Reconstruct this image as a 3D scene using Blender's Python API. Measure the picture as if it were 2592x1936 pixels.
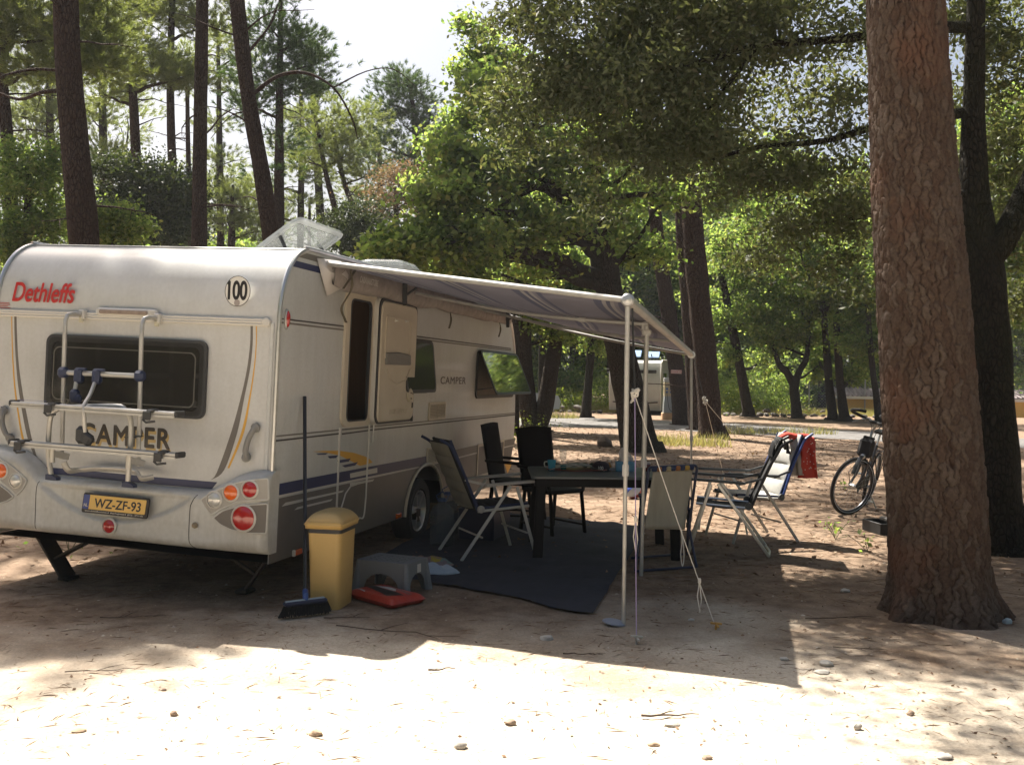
import bpy, math, random
import numpy as np
from mathutils import Vector, Matrix, noise as mnoise

for o in list(bpy.data.objects):
    bpy.data.objects.remove(o)
SC = bpy.context.scene
COL = SC.collection
rad = math.radians
PI = math.pi

# ------------------------------------------------------------------ camera
FPX, CH = 2529.0, 1.6
RHO, DLT = rad(.8), rad(.52)
_F = Vector((0, math.cos(DLT), -math.sin(DLT)))
_U0 = Vector((0, math.sin(DLT), math.cos(DLT)))
_R = Vector((1, 0, 0))*math.cos(RHO) + _U0*math.sin(RHO)
_U = _U0*math.cos(RHO) - Vector((1, 0, 0))*math.sin(RHO)
CAM = Vector((0, 0, CH))
cam = bpy.data.objects.new('camera', bpy.data.cameras.new('camera'))
COL.objects.link(cam)
m = Matrix((_R, _U, -_F)).transposed().to_4x4()
m.translation = CAM
cam.matrix_world = m
cam.data.sensor_width = 36.0
cam.data.lens = FPX/2592.0*36.0
cam.data.clip_start = .05
cam.data.clip_end = 2000
SC.camera = cam

# ------------------------------------------------------------------ sky, sun, exposure
SUN_DIR = Vector((-.76, 1.17, 2.08)).normalized()      # towards the sun
w = bpy.data.worlds.new('World'); SC.world = w; w.use_nodes = True
nt = w.node_tree; nt.nodes.clear()
sky = nt.nodes.new('ShaderNodeTexSky'); sky.sky_type = 'NISHITA'; sky.sun_disc = False
sky.sun_elevation = math.asin(SUN_DIR.z)
sky.sun_rotation = math.atan2(SUN_DIR.x, SUN_DIR.y)
sky.air_density = 1.0; sky.dust_density = 6.0; sky.ozone_density = 1.0
bg = nt.nodes.new('ShaderNodeBackground'); bg.inputs[1].default_value = .05
ow = nt.nodes.new('ShaderNodeOutputWorld')
nt.links.new(sky.outputs[0], bg.inputs[0]); nt.links.new(bg.outputs[0], ow.inputs[0])
sl = bpy.data.lights.new('sun', 'SUN'); sl.energy = 5.0; sl.angle = rad(.53); sl.color = (1, .94, .84)
so = bpy.data.objects.new('sun', sl); COL.objects.link(so)
so.rotation_euler = (-SUN_DIR).to_track_quat('-Z', 'Y').to_euler()
so.location = (-8, 12, 22)
SC.view_settings.view_transform = 'Standard'
SC.view_settings.look = 'None'
SC.view_settings.exposure = 1.7
SC.view_settings.gamma = 1.0
SC.view_settings.use_curve_mapping = False
SC.render.engine = 'CYCLES'
cy = SC.cycles
cy.max_bounces = 7; cy.diffuse_bounces = 3; cy.glossy_bounces = 3
cy.transmission_bounces = 6; cy.transparent_max_bounces = 12
cy.caustics_reflective = False; cy.caustics_refractive = False
cy.sample_clamp_indirect = 6.0

# ------------------------------------------------------------------ reading positions off the view (source pixels) onto real planes
def ray(x, y): return _R*((x-1296)/FPX) - _U*((y-968)/FPX) + _F
def at(x, y, d): return CAM + ray(x, y)*d
def G(x, y, z=0.0):
    r = ray(x, y); return CAM + r*((z-CH)/r.z)
K = 2592/2212.0
def T(xd, yd, d): return at(xd*K, yd*K, d)
def GD(xd, yd, z=0.0): return G(xd*K, yd*K, z)

# caravan frame
A = ray(1968, 975).normalized()
Wv = -(_R*(9512/FPX)) - _U*((470-968)/FPX) + _F
Wv = (Wv - A*Wv.dot(A)).normalized()
Zv = A.cross(Wv).normalized()
OV = at(688, 1199, 6.8)
def plane_hit(px, py, n, off):
    r = ray(px, py); t = ((OV-CAM).dot(n)+off)/r.dot(n); p = CAM + r*t - OV
    return (p.dot(A), p.dot(Wv), p.dot(Zv))
def rear(px, py, off=0.0):
    p = plane_hit(px, py, A, off); return (p[1], p[2])
def side(px, py, off=0.0):
    p = plane_hit(px, py, Wv, off); return (p[0], p[2])
def zz(ox, oy, s): return lambda x, y: (ox+x/s, oy+y/s)
Z1 = zz(0, 560, 2.908); Z2 = zz(0, 1000, 2.908); Z3 = zz(640, 560, 2.908); Z4 = zz(700, 1000, 2.754)
Z5 = zz(1200, 680, 2.8987); Z6 = zz(1250, 1060, 2.754); Z7 = zz(680, 1200, 4.131); Z8 = zz(1280, 1080, 4.254)
ZP = zz(190, 1230, 10.533); ZR = zz(0, 880, 4.348); ZC = zz(1100, 1080, 4.589); ZD = zz(1740, 1080, 4.5875)
ZE = zz(860, 720, 4.128); ZB = zz(2050, 940, 4.128)

# ------------------------------------------------------------------ materials
MATS = {}
def mat(name, col, rough=.6, metal=0.0, col2=None, vs=6.0, vfac=(.35, .65), bump=None, spec=.5, coat=0.0,
        stretch=None, fine=None, alpha=None, coord='Object', grime=None):
    if name in MATS: return MATS[name]
    m = bpy.data.materials.new(name); m.use_nodes = True
    n = m.node_tree.nodes; L = m.node_tree.links
    b = n['Principled BSDF']
    b.inputs['Base Color'].default_value = (*col, 1)
    b.inputs['Roughness'].default_value = rough
    b.inputs['Metallic'].default_value = metal
    b.inputs['Specular IOR Level'].default_value = spec
    b.inputs['Coat Weight'].default_value = coat
    tc = n.new('ShaderNodeTexCoord'); mp = n.new('ShaderNodeMapping')
    L.new(tc.outputs[coord], mp.inputs[0])
    if stretch: mp.inputs['Scale'].default_value = stretch
    if col2:
        t = n.new('ShaderNodeTexNoise'); t.inputs['Scale'].default_value = vs; t.inputs['Detail'].default_value = 6
        t.inputs['Roughness'].default_value = .65
        L.new(mp.outputs[0], t.inputs[0])
        r = n.new('ShaderNodeValToRGB'); r.color_ramp.elements[0].position = vfac[0]; r.color_ramp.elements[1].position = vfac[1]
        r.color_ramp.elements[0].color = (*col, 1); r.color_ramp.elements[1].color = (*col2, 1)
        L.new(t.outputs[0], r.inputs[0]); out = r.outputs[0]
        if fine:
            t2 = n.new('ShaderNodeTexNoise'); t2.inputs['Scale'].default_value = fine[0]; t2.inputs['Detail'].default_value = 3
            L.new(mp.outputs[0], t2.inputs[0])
            mx = n.new('ShaderNodeMix'); mx.data_type = 'RGBA'; mx.blend_type = 'OVERLAY'; mx.inputs[0].default_value = fine[1]
            L.new(out, mx.inputs[6]); L.new(t2.outputs[0], mx.inputs[7]); out = mx.outputs[2]
        if grime:       # road film and run marks: long vertical streaks of thin brown dirt
            g1 = n.new('ShaderNodeMapping'); g1.inputs['Scale'].default_value = (9, 9, .8); L.new(tc.outputs[coord], g1.inputs[0])
            g2 = n.new('ShaderNodeTexNoise'); g2.inputs['Scale'].default_value = 1.6; g2.inputs['Detail'].default_value = 8; g2.inputs['Roughness'].default_value = .7; L.new(g1.outputs[0], g2.inputs[0])
            g3 = n.new('ShaderNodeTexNoise'); g3.inputs['Scale'].default_value = .9; g3.inputs['Detail'].default_value = 4; L.new(tc.outputs[coord], g3.inputs[0])
            mm = n.new('ShaderNodeMath'); mm.operation = 'MULTIPLY'; L.new(g2.outputs[0], mm.inputs[0]); L.new(g3.outputs[0], mm.inputs[1])
            mr = n.new('ShaderNodeMapRange'); mr.inputs[1].default_value = .20; mr.inputs[2].default_value = .42; mr.inputs[4].default_value = grime; L.new(mm.outputs[0], mr.inputs[0])
            mg = n.new('ShaderNodeMix'); mg.data_type = 'RGBA'; mg.inputs[7].default_value = (.17, .14, .105, 1); L.new(mr.outputs[0], mg.inputs[0]); L.new(out, mg.inputs[6]); out = mg.outputs[2]
        L.new(out, b.inputs['Base Color'])
    if bump:
        t = n.new('ShaderNodeTexNoise'); t.inputs['Scale'].default_value = bump[0]; t.inputs['Detail'].default_value = 5
        L.new(mp.outputs[0], t.inputs[0])
        bp = n.new('ShaderNodeBump'); bp.inputs['Strength'].default_value = bump[1]; bp.inputs['Distance'].default_value = bump[2] if len(bump) > 2 else .01
        L.new(t.outputs[0], bp.inputs['Height']); L.new(bp.outputs[0], b.inputs['Normal'])
    if alpha is not None:
        b.inputs['Alpha'].default_value = alpha
    MATS[name] = m
    return m

def leafmat(name, cols, trans=.45, rough=.55, tcol=None, gloss=.3):
    m = bpy.data.materials.new(name); m.use_nodes = True
    n = m.node_tree.nodes; L = m.node_tree.links; n.clear()
    out = n.new('ShaderNodeOutputMaterial'); g = n.new('ShaderNodeNewGeometry')
    r = n.new('ShaderNodeValToRGB'); r.color_ramp.interpolation = 'LINEAR'
    els = r.color_ramp.elements
    while len(els) < len(cols): els.new(.5)
    for i, c in enumerate(cols):
        els[i].position = i/(len(cols)-1); els[i].color = (*c, 1)
    L.new(g.outputs['Random Per Island'], r.inputs[0])
    p = n.new('ShaderNodeBsdfPrincipled'); p.inputs['Roughness'].default_value = rough
    p.inputs['Specular IOR Level'].default_value = gloss
    tr = n.new('ShaderNodeBsdfTranslucent')
    mxc = n.new('ShaderNodeMix'); mxc.data_type = 'RGBA'; mxc.blend_type = 'MULTIPLY'; mxc.inputs[0].default_value = 1
    mxc.inputs[7].default_value = (*(tcol or (1.5, 1.6, .45)), 1)
    L.new(r.outputs[0], p.inputs['Base Color']); L.new(r.outputs[0], mxc.inputs[6]); L.new(mxc.outputs[2], tr.inputs[0])
    mx = n.new('ShaderNodeMixShader'); mx.inputs[0].default_value = trans
    L.new(p.outputs[0], mx.inputs[1]); L.new(tr.outputs[0], mx.inputs[2]); L.new(mx.outputs[0], out.inputs[0])
    MATS[name] = m
    return m

def glassmat(name, tint, alpha, rough=.05, spec=.5):
    m = bpy.data.materials.new(name); m.use_nodes = True
    n = m.node_tree.nodes; L = m.node_tree.links
    b = n['Principled BSDF']; b.inputs['Base Color'].default_value = (*tint, 1)
    b.inputs['Roughness'].default_value = rough; b.inputs['Alpha'].default_value = alpha; b.inputs['Specular IOR Level'].default_value = spec
    t = n.new('ShaderNodeTexNoise'); t.inputs['Scale'].default_value = 3; t.inputs['Detail'].default_value = 3
    mr = n.new('ShaderNodeMapRange'); mr.inputs[3].default_value = max(0, alpha-.06); mr.inputs[4].default_value = min(1, alpha+.08)
    L.new(t.outputs[0], mr.inputs[0]); L.new(mr.outputs[0], b.inputs['Alpha'])
    MATS[name] = m
    return m

# ------------------------------------------------------------------ mesh building
def basis(o, ex, ey, ez):
    m = Matrix((Vector(ex), Vector(ey), Vector(ez))).transposed().to_4x4(); m.translation = Vector(o); return m

def rrect(x0, y0, x1, y1, r, n=5):
    pts = []
    for cx, cy, a0 in ((x1-r, y0+r, -90), (x1-r, y1-r, 0), (x0+r, y1-r, 90), (x0+r, y0+r, 180)):
        for i in range(n+1):
            a = rad(a0+90*i/n); pts.append((cx+r*math.cos(a), cy+r*math.sin(a)))
    return pts

def roundpoly(pts, r, n=4):
    out = []; N = len(pts)
    for i in range(N):
        p0 = Vector(pts[i-1]); p = Vector(pts[i]); p1 = Vector(pts[(i+1) % N])
        a = (p0-p); b = (p1-p); rr = min(r, a.length*.45, b.length*.45)
        s = p + a.normalized()*rr; e = p + b.normalized()*rr
        for k in range(n+1):
            t = k/n; q = s*(1-t)**2 + p*2*t*(1-t) + e*t*t; out.append((q.x, q.y))
    return out

def spline(pts, n=8):
    P = [Vector(p) for p in pts]; out = []
    for i in range(len(P)-1):
        p0 = P[max(0, i-1)]; p1 = P[i]; p2 = P[i+1]; p3 = P[min(len(P)-1, i+2)]
        for k in range(n):
            t = k/n
            out.append(.5*((2*p1)+(p2-p0)*t+(2*p0-5*p1+4*p2-p3)*t*t+(3*p1-p0-3*p2+p3)*t**3))
    out.append(P[-1]); return out

class MB:
    def __init__(s): s.v = []; s.f = []
    def add(s, vs, fs, M=None):
        k = len(s.v)
        for p in vs:
            p = Vector(p)
            s.v.append(tuple(M @ p) if M else tuple(p))
        for f in fs: s.f.append([i+k for i in f])
        return s
    def box(s, c, d, R=None, b=0.0):
        hx, hy, hz = d[0]/2, d[1]/2, d[2]/2; c = Vector(c)
        if b <= 0:
            vs = [(x, y, z) for x in (-hx, hx) for y in (-hy, hy) for z in (-hz, hz)]
            fs = [(0, 1, 3, 2), (4, 6, 7, 5), (0, 4, 5, 1), (2, 3, 7, 6), (0, 2, 6, 4), (1, 5, 7, 3)]
        else:
            b = min(b, hx*.9, hy*.9, hz*.9); vs = []; idx = {}
            for sx in (-1, 1):
                for sy in (-1, 1):
                    for sz in (-1, 1):
                        for a in range(3):
                            q = [sx*(hx-b), sy*(hy-b), sz*(hz-b)]; h = (hx, hy, hz)[a]; q[a] = (sx, sy, sz)[a]*h
                            idx[(sx, sy, sz, a)] = len(vs); vs.append(tuple(q))
            fs = []
            S = (-1, 1)
            for a in range(3):
                o1, o2 = [(1, 2), (2, 0), (0, 1)][a]
                for sg in S:
                    q = []
                    for u, w_ in ((-1, -1), (1, -1), (1, 1), (-1, 1)):
                        k = [0, 0, 0]; k[a] = sg; k[o1] = u; k[o2] = w_; q.append(idx[(*k, a)])
                    fs.append(tuple(q if sg > 0 else q[::-1]))
            for a in range(3):          # edges along axis a
                o1, o2 = [(1, 2), (2, 0), (0, 1)][a]
                for u in S:
                    for w_ in S:
                        k0 = [0, 0, 0]; k0[a] = -1; k0[o1] = u; k0[o2] = w_; k1 = list(k0); k1[a] = 1
                        q = [idx[(*k0, o1)], idx[(*k0, o2)], idx[(*k1, o2)], idx[(*k1, o1)]]
                        fs.append(tuple(q[::-1] if u*w_ > 0 else q))
            for sx in S:
                for sy in S:
                    for sz in S:
                        q = [idx[(sx, sy, sz, 0)], idx[(sx, sy, sz, 1)], idx[(sx, sy, sz, 2)]]
                        fs.append(tuple(q if sx*sy*sz > 0 else q[::-1]))
        if R is None: R = Matrix.Identity(4)
        M = Matrix.Translation(c) @ R.to_4x4()
        return s.add(vs, fs, M)
    def tube(s, pts, r, n=8, closed=False, cap=True, flat=None):
        P = [Vector(p) for p in pts]; N = len(P); up = None; rings = []
        for i in range(N):
            if closed: d = P[(i+1) % N]-P[i-1]
            else: d = P[min(i+1, N-1)]-P[max(i-1, 0)]
            if d.length < 1e-9: d = Vector((0, 0, 1))
            d.normalize()
            if up is None:
                up = Vector((0, 0, 1)) if abs(d.z) < .9 else Vector((0, 1, 0))
            x = up - d*up.dot(d)
            if x.length < 1e-4: x = Vector((1, 0, 0)) - d*d.x
            x.normalize(); y = d.cross(x); up = x
            rr = r[i] if hasattr(r, '__len__') else r
            fx, fy = flat if flat else (1, 1)
            rings.append([P[i] + x*(math.cos(2*PI*k/n)*rr*fx) + y*(math.sin(2*PI*k/n)*rr*fy) for k in range(n)])
        k0 = len(s.v)
        for rg in rings: s.v.extend(tuple(q) for q in rg)
        M = N if closed else N-1
        for i in range(M):
            a = k0+i*n; b = k0+((i+1) % N)*n
            for k in range(n): s.f.append([a+k, a+(k+1) % n, b+(k+1) % n, b+k])
        if cap and not closed:
            s.f.append([k0+k for k in range(n)][::-1]); s.f.append([k0+(N-1)*n+k for k in range(n)])
        return s
    def bar(s, p, q, wd, th, up=(0, 0, 1), b=0.0):
        p = Vector(p); q = Vector(q); d = q-p; L_ = d.length; d.normalize(); up = Vector(up)
        x = up - d*up.dot(d)
        if x.length < 1e-4: x = Vector((1, 0, 0)) - d*d.x
        x.normalize(); y = x.cross(d)
        R = Matrix((d, y, x)).transposed()
        return s.box((p+q)/2, (L_, wd, th), R, b)
    def prism(s, poly, h, M=None, b=0.0):
        N = len(poly); ar = sum(poly[i-1][0]*poly[i][1]-poly[i][0]*poly[i-1][1] for i in range(N))
        if ar < 0: poly = poly[::-1]
        if b > 0:
            c = Vector((sum(p[0] for p in poly)/N, sum(p[1] for p in poly)/N)); ins = []
            for i in range(N):
                p0, p, p1 = Vector(poly[i-1]), Vector(poly[i]), Vector(poly[(i+1) % N])
                e = (p1-p0); nn = Vector((-e.y, e.x)).normalized() if e.length > 1e-9 else (c-p).normalized(); ins.append(p+nn*b)
            vs = [(*p, 0) for p in poly]+[(*p, h-b) for p in poly]+[(*p, h) for p in ins]
            fs = [list(range(N))[::-1], [2*N+i for i in range(N)]]
            for l in (0, 1):
                for i in range(N): j = (i+1) % N; fs.append([l*N+i, l*N+j, (l+1)*N+j, (l+1)*N+i])
        else:
            vs = [(*p, 0) for p in poly]+[(*p, h) for p in poly]
            fs = [list(range(N))[::-1], [N+i for i in range(N)]]
            for i in range(N): j = (i+1) % N; fs.append([i, j, N+j, N+i])
        return s.add(vs, fs, M)
    def ring(s, outer, inner, h, M=None):      # frame between two polygons of equal count
        N = len(outer)
        vs = [(*p, 0) for p in outer]+[(*p, h) for p in outer]+[(*p, 0) for p in inner]+[(*p, h) for p in inner]; fs = []
        for i in range(N):
            j = (i+1) % N
            fs += [[i, j, N+j, N+i], [N+i, N+j, 3*N+j, 3*N+i], [2*N+j, 2*N+i, 3*N+i, 3*N+j], [i, 2*N+i, 2*N+j, j]]
        return s.add(vs, fs, M)
    def lathe(s, prof, n=20, M=None):
        vs = []; fs = []
        for r, z in prof:
            for k in range(n): vs.append((r*math.cos(2*PI*k/n), r*math.sin(2*PI*k/n), z))
        for i in range(len(prof)-1):
            for k in range(n):
                j = (k+1) % n; fs.append([i*n+k, i*n+j, (i+1)*n+j, (i+1)*n+k])
        fs.append(list(range(n))[::-1]); fs.append([(len(prof)-1)*n+k for k in range(n)])
        return s.add(vs, fs, M)
    def grid(s, fn, nu, nv, M=None, wrap=False):
        vs = [fn(i/nu, j/nv) for i in range(nu+1) for j in range(nv+1)]; fs = []
        for i in range(nu):
            for j in range(nv):
                a = i*(nv+1)+j; fs.append([a, a+nv+1, a+nv+2, a+1])
        return s.add(vs, fs, M)
    def build(s, name, material, parent=None, ang=35, solid=0.0):
        me = bpy.data.meshes.new(name); me.from_pydata(s.v, [], s.f); me.validate(); me.update()
        if material: me.materials.append(material)
        me.shade_smooth()
        try: me.set_sharp_from_angle(angle=rad(ang))
        except Exception: pass
        o = bpy.data.objects.new(name, me); COL.objects.link(o)
        if parent is not None: o.parent = parent
        if solid:
            md = o.modifiers.new('solid', 'SOLIDIFY'); md.thickness = abs(solid); md.offset = 0 if solid > 0 else -1
        return o

def tag(o, label=None, cat=None, group=None, kind=None):
    if label: o['label'] = label
    if cat: o['category'] = cat
    if group: o['group'] = group
    if kind: o['kind'] = kind
    return o
def empty(name, M):
    o = bpy.data.objects.new(name, None); COL.objects.link(o)
    if isinstance(M, Matrix): o.matrix_world = M
    else: o.location = M
    o.empty_display_size = .1
    return o
def place(x, y, ang, z=0.0): return Matrix.Translation((x, y, z)) @ Matrix.Rotation(ang, 4, 'Z')
def copy_tree(o, parent=None):
    c = o.copy(); COL.objects.link(c); c.parent = parent
    if parent is not None: c.matrix_parent_inverse = o.matrix_parent_inverse.copy()
    for ch in o.children: copy_tree(ch, c)
    return c

def text(name, s, M, w_, h_, material, parent, shear=0.0, off=0.0, ext=.0008, space=1.0, bold=0.0):
    cu = bpy.data.curves.new(name, 'FONT'); cu.body = s; cu.shear = shear; cu.offset = off; cu.extrude = .01; cu.space_character = space
    ob = bpy.data.objects.new(name, cu); COL.objects.link(ob)
    bpy.context.view_layer.update()
    me = bpy.data.meshes.new_from_object(ob.evaluated_get(bpy.context.evaluated_depsgraph_get()))
    bpy.data.objects.remove(ob); bpy.data.curves.remove(cu)
    n = len(me.vertices); co = np.empty(n*3, 'f'); me.vertices.foreach_get('co', co); co = co.reshape(-1, 3)
    mn = co.min(0); mx = co.max(0)
    if bold:
        vs = [tuple(c) for c in co]; fs = [tuple(p.vertices) for p in me.polygons]; V_ = []; F_ = []
        k_ = bold/w_*(mx[0]-mn[0])
        for q, (dx, dy) in enumerate(((-1, 0), (1, 0), (0, .8), (0, -.8), (-.7, .6), (.7, -.6))):
            F_ += [tuple(i+len(V_) for i in f) for f in fs]; V_ += [(a+dx*k_, b+dy*k_, c*(1+.12*q)) for a, b, c in vs]
        bpy.data.meshes.remove(me); me = bpy.data.meshes.new(name); me.from_pydata(V_, [], F_); me.update()
        n = len(V_); co = np.array(V_, 'f'); mn = co.min(0); mx = co.max(0); ext *= 1.8
    co[:, 0] = (co[:, 0]-mn[0])/(mx[0]-mn[0])*w_; co[:, 1] = (co[:, 1]-mn[1])/(mx[1]-mn[1])*h_; co[:, 2] = (co[:, 2]-mn[2])/(mx[2]-mn[2])*ext
    Mn = np.array(M); co = co @ Mn[:3, :3].T + Mn[:3, 3]
    me.vertices.foreach_set('co', co.astype('f').ravel()); me.update()
    me.materials.clear(); me.materials.append(material); me.name = name
    o = bpy.data.objects.new(name, me); COL.objects.link(o); o.parent = parent
    return o

def npmesh(name, V, F, material, mats=None, midx=None, smooth=False):
    """V (n,3) float, F (m,k) int with equal-sided faces"""
    me = bpy.data.meshes.new(name); V = np.asarray(V, 'f'); F = np.asarray(F, 'i'); k = F.shape[1]
    me.vertices.add(len(V)); me.vertices.foreach_set('co', V.ravel())
    me.loops.add(F.size); me.loops.foreach_set('vertex_index', F.ravel())
    me.polygons.add(len(F)); me.polygons.foreach_set('loop_start', np.arange(0, F.size, k, dtype='i'))
    if smooth: me.polygons.foreach_set('use_smooth', np.ones(len(F), dtype=bool))
    for mm in (mats or [material]): me.materials.append(mm)
    if midx is not None: me.polygons.foreach_set('material_index', np.asarray(midx, 'i'))
    me.update(calc_edges=True); me.validate()
    return me
def nobj(name, me, parent=None):
    o = bpy.data.objects.new(name, me); COL.objects.link(o)
    if parent is not None: o.parent = parent
    return o

# ------------------------------------------------------------------ shared materials
white = mat('caravan_white', (.505, .515, .51), .38, col2=(.46, .465, .45), vs=2.2, coat=.15, bump=(160, .05, .002), fine=(45, .12), grime=.16)
cream = mat('caravan_cream', (.54, .48, .385), .45, col2=(.48, .42, .33), vs=3)
gelcoat = mat('bumper_gelcoat', (.51, .515, .505), .42, col2=(.44, .43, .40), vs=3.5, coat=.1, fine=(30, .15), grime=.26)
alu = mat('brushed_aluminium', (.62, .62, .62), .34, .85, col2=(.5, .5, .5), vs=8)
alup = mat('anodised_tube', (.50, .49, .465), .42, .5, col2=(.41, .40, .38), vs=10)
plast = mat('black_plastic', (.022, .024, .028), .5, col2=(.035, .035, .035), vs=10)
navyp = mat('navy_plastic', (.02, .03, .075), .45)
darkgl = mat('smoked_acrylic', (.016, .015, .013), .08, col2=(.03, .027, .022), vs=3, spec=.6)
navy = mat('navy_print', (.018, .025, .085), .4)
taupe = mat('taupe_print', (.15, .135, .12), .45, col2=(.125, .11, .098), vs=3)
brownst = mat('dark_brown_print', (.035, .028, .028), .45)
yellowp = mat('amber_print', (.62, .34, .05), .45)
redp = mat('red_print', (.42, .02, .02), .4)
blackp = mat('black_print', (.012, .01, .01), .45)
whitep = mat('white_print', (.54, .52, .48), .4)
reflred = mat('red_lens', (.38, .012, .012), .12, spec=.7, coat=.6)
refloran = mat('orange_lens', (.75, .13, .01), .12, spec=.7, coat=.6)
clearl = mat('clear_lens', (.62, .62, .6), .1, .3, coat=.8)
rubber = mat('rubber', (.02, .02, .02), .8, bump=(60, .3, .004))
darkmetal = mat('dark_metal', (.045, .045, .045), .5, .6, col2=(.07, .055, .04), vs=10)
rope_m = mat('rope', (.62, .58, .52), .85, bump=(300, .5, .002))

RX = (0, -1, 0); RY = (0, 0, 1); RZ = (-1, 0, 0)      # a rear wall: text runs along -y
SX = (1, 0, 0); SY = (0, 0, 1); SZ = (0, -1, 0)       # a wall facing -y
# ================================================================== GROUND
rng = np.random.default_rng(7)
def gh(x, y):
    """gentle relief of the trodden ground"""
    s = mnoise.noise(Vector((x*.35, y*.35, 1.3)))*.020 + mnoise.noise(Vector((x*1.3, y*1.3, 4.1)))*.010 + mnoise.noise(Vector((x*3.6, y*4.4, 2.2)))*.006
    f = 1.0 if y < 14 else max(.3, 1-(y-14)/20)
    return s*f - .004
def ground_material():
    m = bpy.data.materials.new('sandy_ground'); m.use_nodes = True
    n = m.node_tree.nodes; L = m.node_tree.links; b = n['Principled BSDF']
    b.inputs['Roughness'].default_value = .92; b.inputs['Specular IOR Level'].default_value = .15
    g = n.new('ShaderNodeNewGeometry')
    def noise(sc, det=5, rough=.6, vec=None, str_=None):
        t = n.new('ShaderNodeTexNoise'); t.inputs['Scale'].default_value = sc; t.inputs['Detail'].default_value = det; t.inputs['Roughness'].default_value = rough
        src = g.outputs['Position']
        if str_:
            mp = n.new('ShaderNodeMapping'); mp.inputs['Scale'].default_value = str_; mp.inputs['Rotation'].default_value = (0, 0, .25); L.new(src, mp.inputs[0]); src = mp.outputs[0]
        L.new(src, t.inputs[0]); return t.outputs[0]
    def ramp(inp, a, c, c0, c1):
        r = n.new('ShaderNodeValToRGB'); r.color_ramp.elements[0].position = a; r.color_ramp.elements[1].position = c
        r.color_ramp.elements[0].color = (*c0, 1); r.color_ramp.elements[1].color = (*c1, 1); L.new(inp, r.inputs[0]); return r.outputs[0]
    def mix(f, a, c, mode='MIX'):
        x = n.new('ShaderNodeMix'); x.data_type = 'RGBA'; x.blend_type = mode
        if isinstance(f, float): x.inputs[0].default_value = f
        else: L.new(f, x.inputs[0])
        L.new(a, x.inputs[6]); L.new(c, x.inputs[7]); return x.outputs[2]
    sand = ramp(noise(1.1, 7, .62), .32, .68, (.55, .48, .39), (.44, .37, .285))
    litter = ramp(noise(5, 8, .7), .35, .65, (.14, .092, .062), (.27, .195, .135))
    sep = n.new('ShaderNodeSeparateXYZ'); L.new(g.outputs['Position'], sep.inputs[0])
    # needle litter under the trees; starts nearer so its colour darkens the shaded ground
    mr = n.new('ShaderNodeMapRange'); mr.inputs[1].default_value = 4.6; mr.inputs[2].default_value = 8.5; L.new(sep.outputs[1], mr.inputs[0])
    pn = noise(.55, 5, .6)
    ad = n.new('ShaderNodeMath'); ad.operation = 'MULTIPLY_ADD'; L.new(mr.outputs[0], ad.inputs[0]); ad.inputs[1].default_value = .52; L.new(pn, ad.inputs[2])
    mk = ramp(ad.outputs[0], .55, .82, (0, 0, 0), (1, 1, 1))
    c = mix(mk, sand, litter)
    st = ramp(noise(9, 4, .7, str_=(1, 3.5, 1)), .58, .70, (0, 0, 0), (1, 1, 1))
    dk = n.new('ShaderNodeRGB'); dk.outputs[0].default_value = (.24, .165, .105, 1)
    c2 = n.new('ShaderNodeMath'); c2.operation = 'MULTIPLY'; L.new(st, c2.inputs[0]); c2.inputs[1].default_value = .55
    c = mix(c2.outputs[0], c, dk.outputs[0])
    fine = ramp(noise(55, 5, .75), .3, .7, (.36, .36, .36), (.64, .64, .64))
    c = mix(.8, c, fine, 'OVERLAY')
    L.new(c, b.inputs['Base Color'])
    bp = n.new('ShaderNodeBump'); bp.inputs['Strength'].default_value = .8; bp.inputs['Distance'].default_value = .012
    L.new(noise(32, 7, .75), bp.inputs['Height'])
    bp2 = n.new('ShaderNodeBump'); bp2.inputs['Strength'].default_value = .6; bp2.inputs['Distance'].default_value = .04
    L.new(noise(6, 5, .6), bp2.inputs['Height']); L.new(bp.outputs[0], bp2.inputs['Normal']); L.new(bp2.outputs[0], b.inputs['Normal'])
    return m
groundm = ground_material()
xs_ = np.concatenate([-np.geomspace(600, 9, 14)[:-1], np.linspace(-9, 10, 200), np.linspace(10, 42, 26)[1:], np.geomspace(42, 600, 10)[1:]])
ys_ = np.concatenate([-np.geomspace(200, 2, 8)[:-1], np.linspace(-2, 16, 210), np.linspace(16, 60, 60)[1:], np.geomspace(60, 700, 12)[1:]])
V = []
for y in ys_:
    for x in xs_:
        near = abs(x) < 12 and -2.2 < y < 60
        V.append((x, y, (gh(x, y) if near else 0) - 1.0*min(1, max(0, (y-43.2)/2.6))*min(1, max(0, (x-10.5)/3))))
nx = len(xs_); ny = len(ys_)
ii = (np.arange(ny-1)[:, None]*nx+np.arange(nx-1)[None, :]).ravel()
F = np.stack([ii, ii+1, ii+nx+1, ii+nx], 1)
ground = nobj('ground', npmesh('ground', V, F, groundm, smooth=True)); tag(ground, 'sandy trodden ground of the pitch strewn with pine needles', kind='structure')
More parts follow.
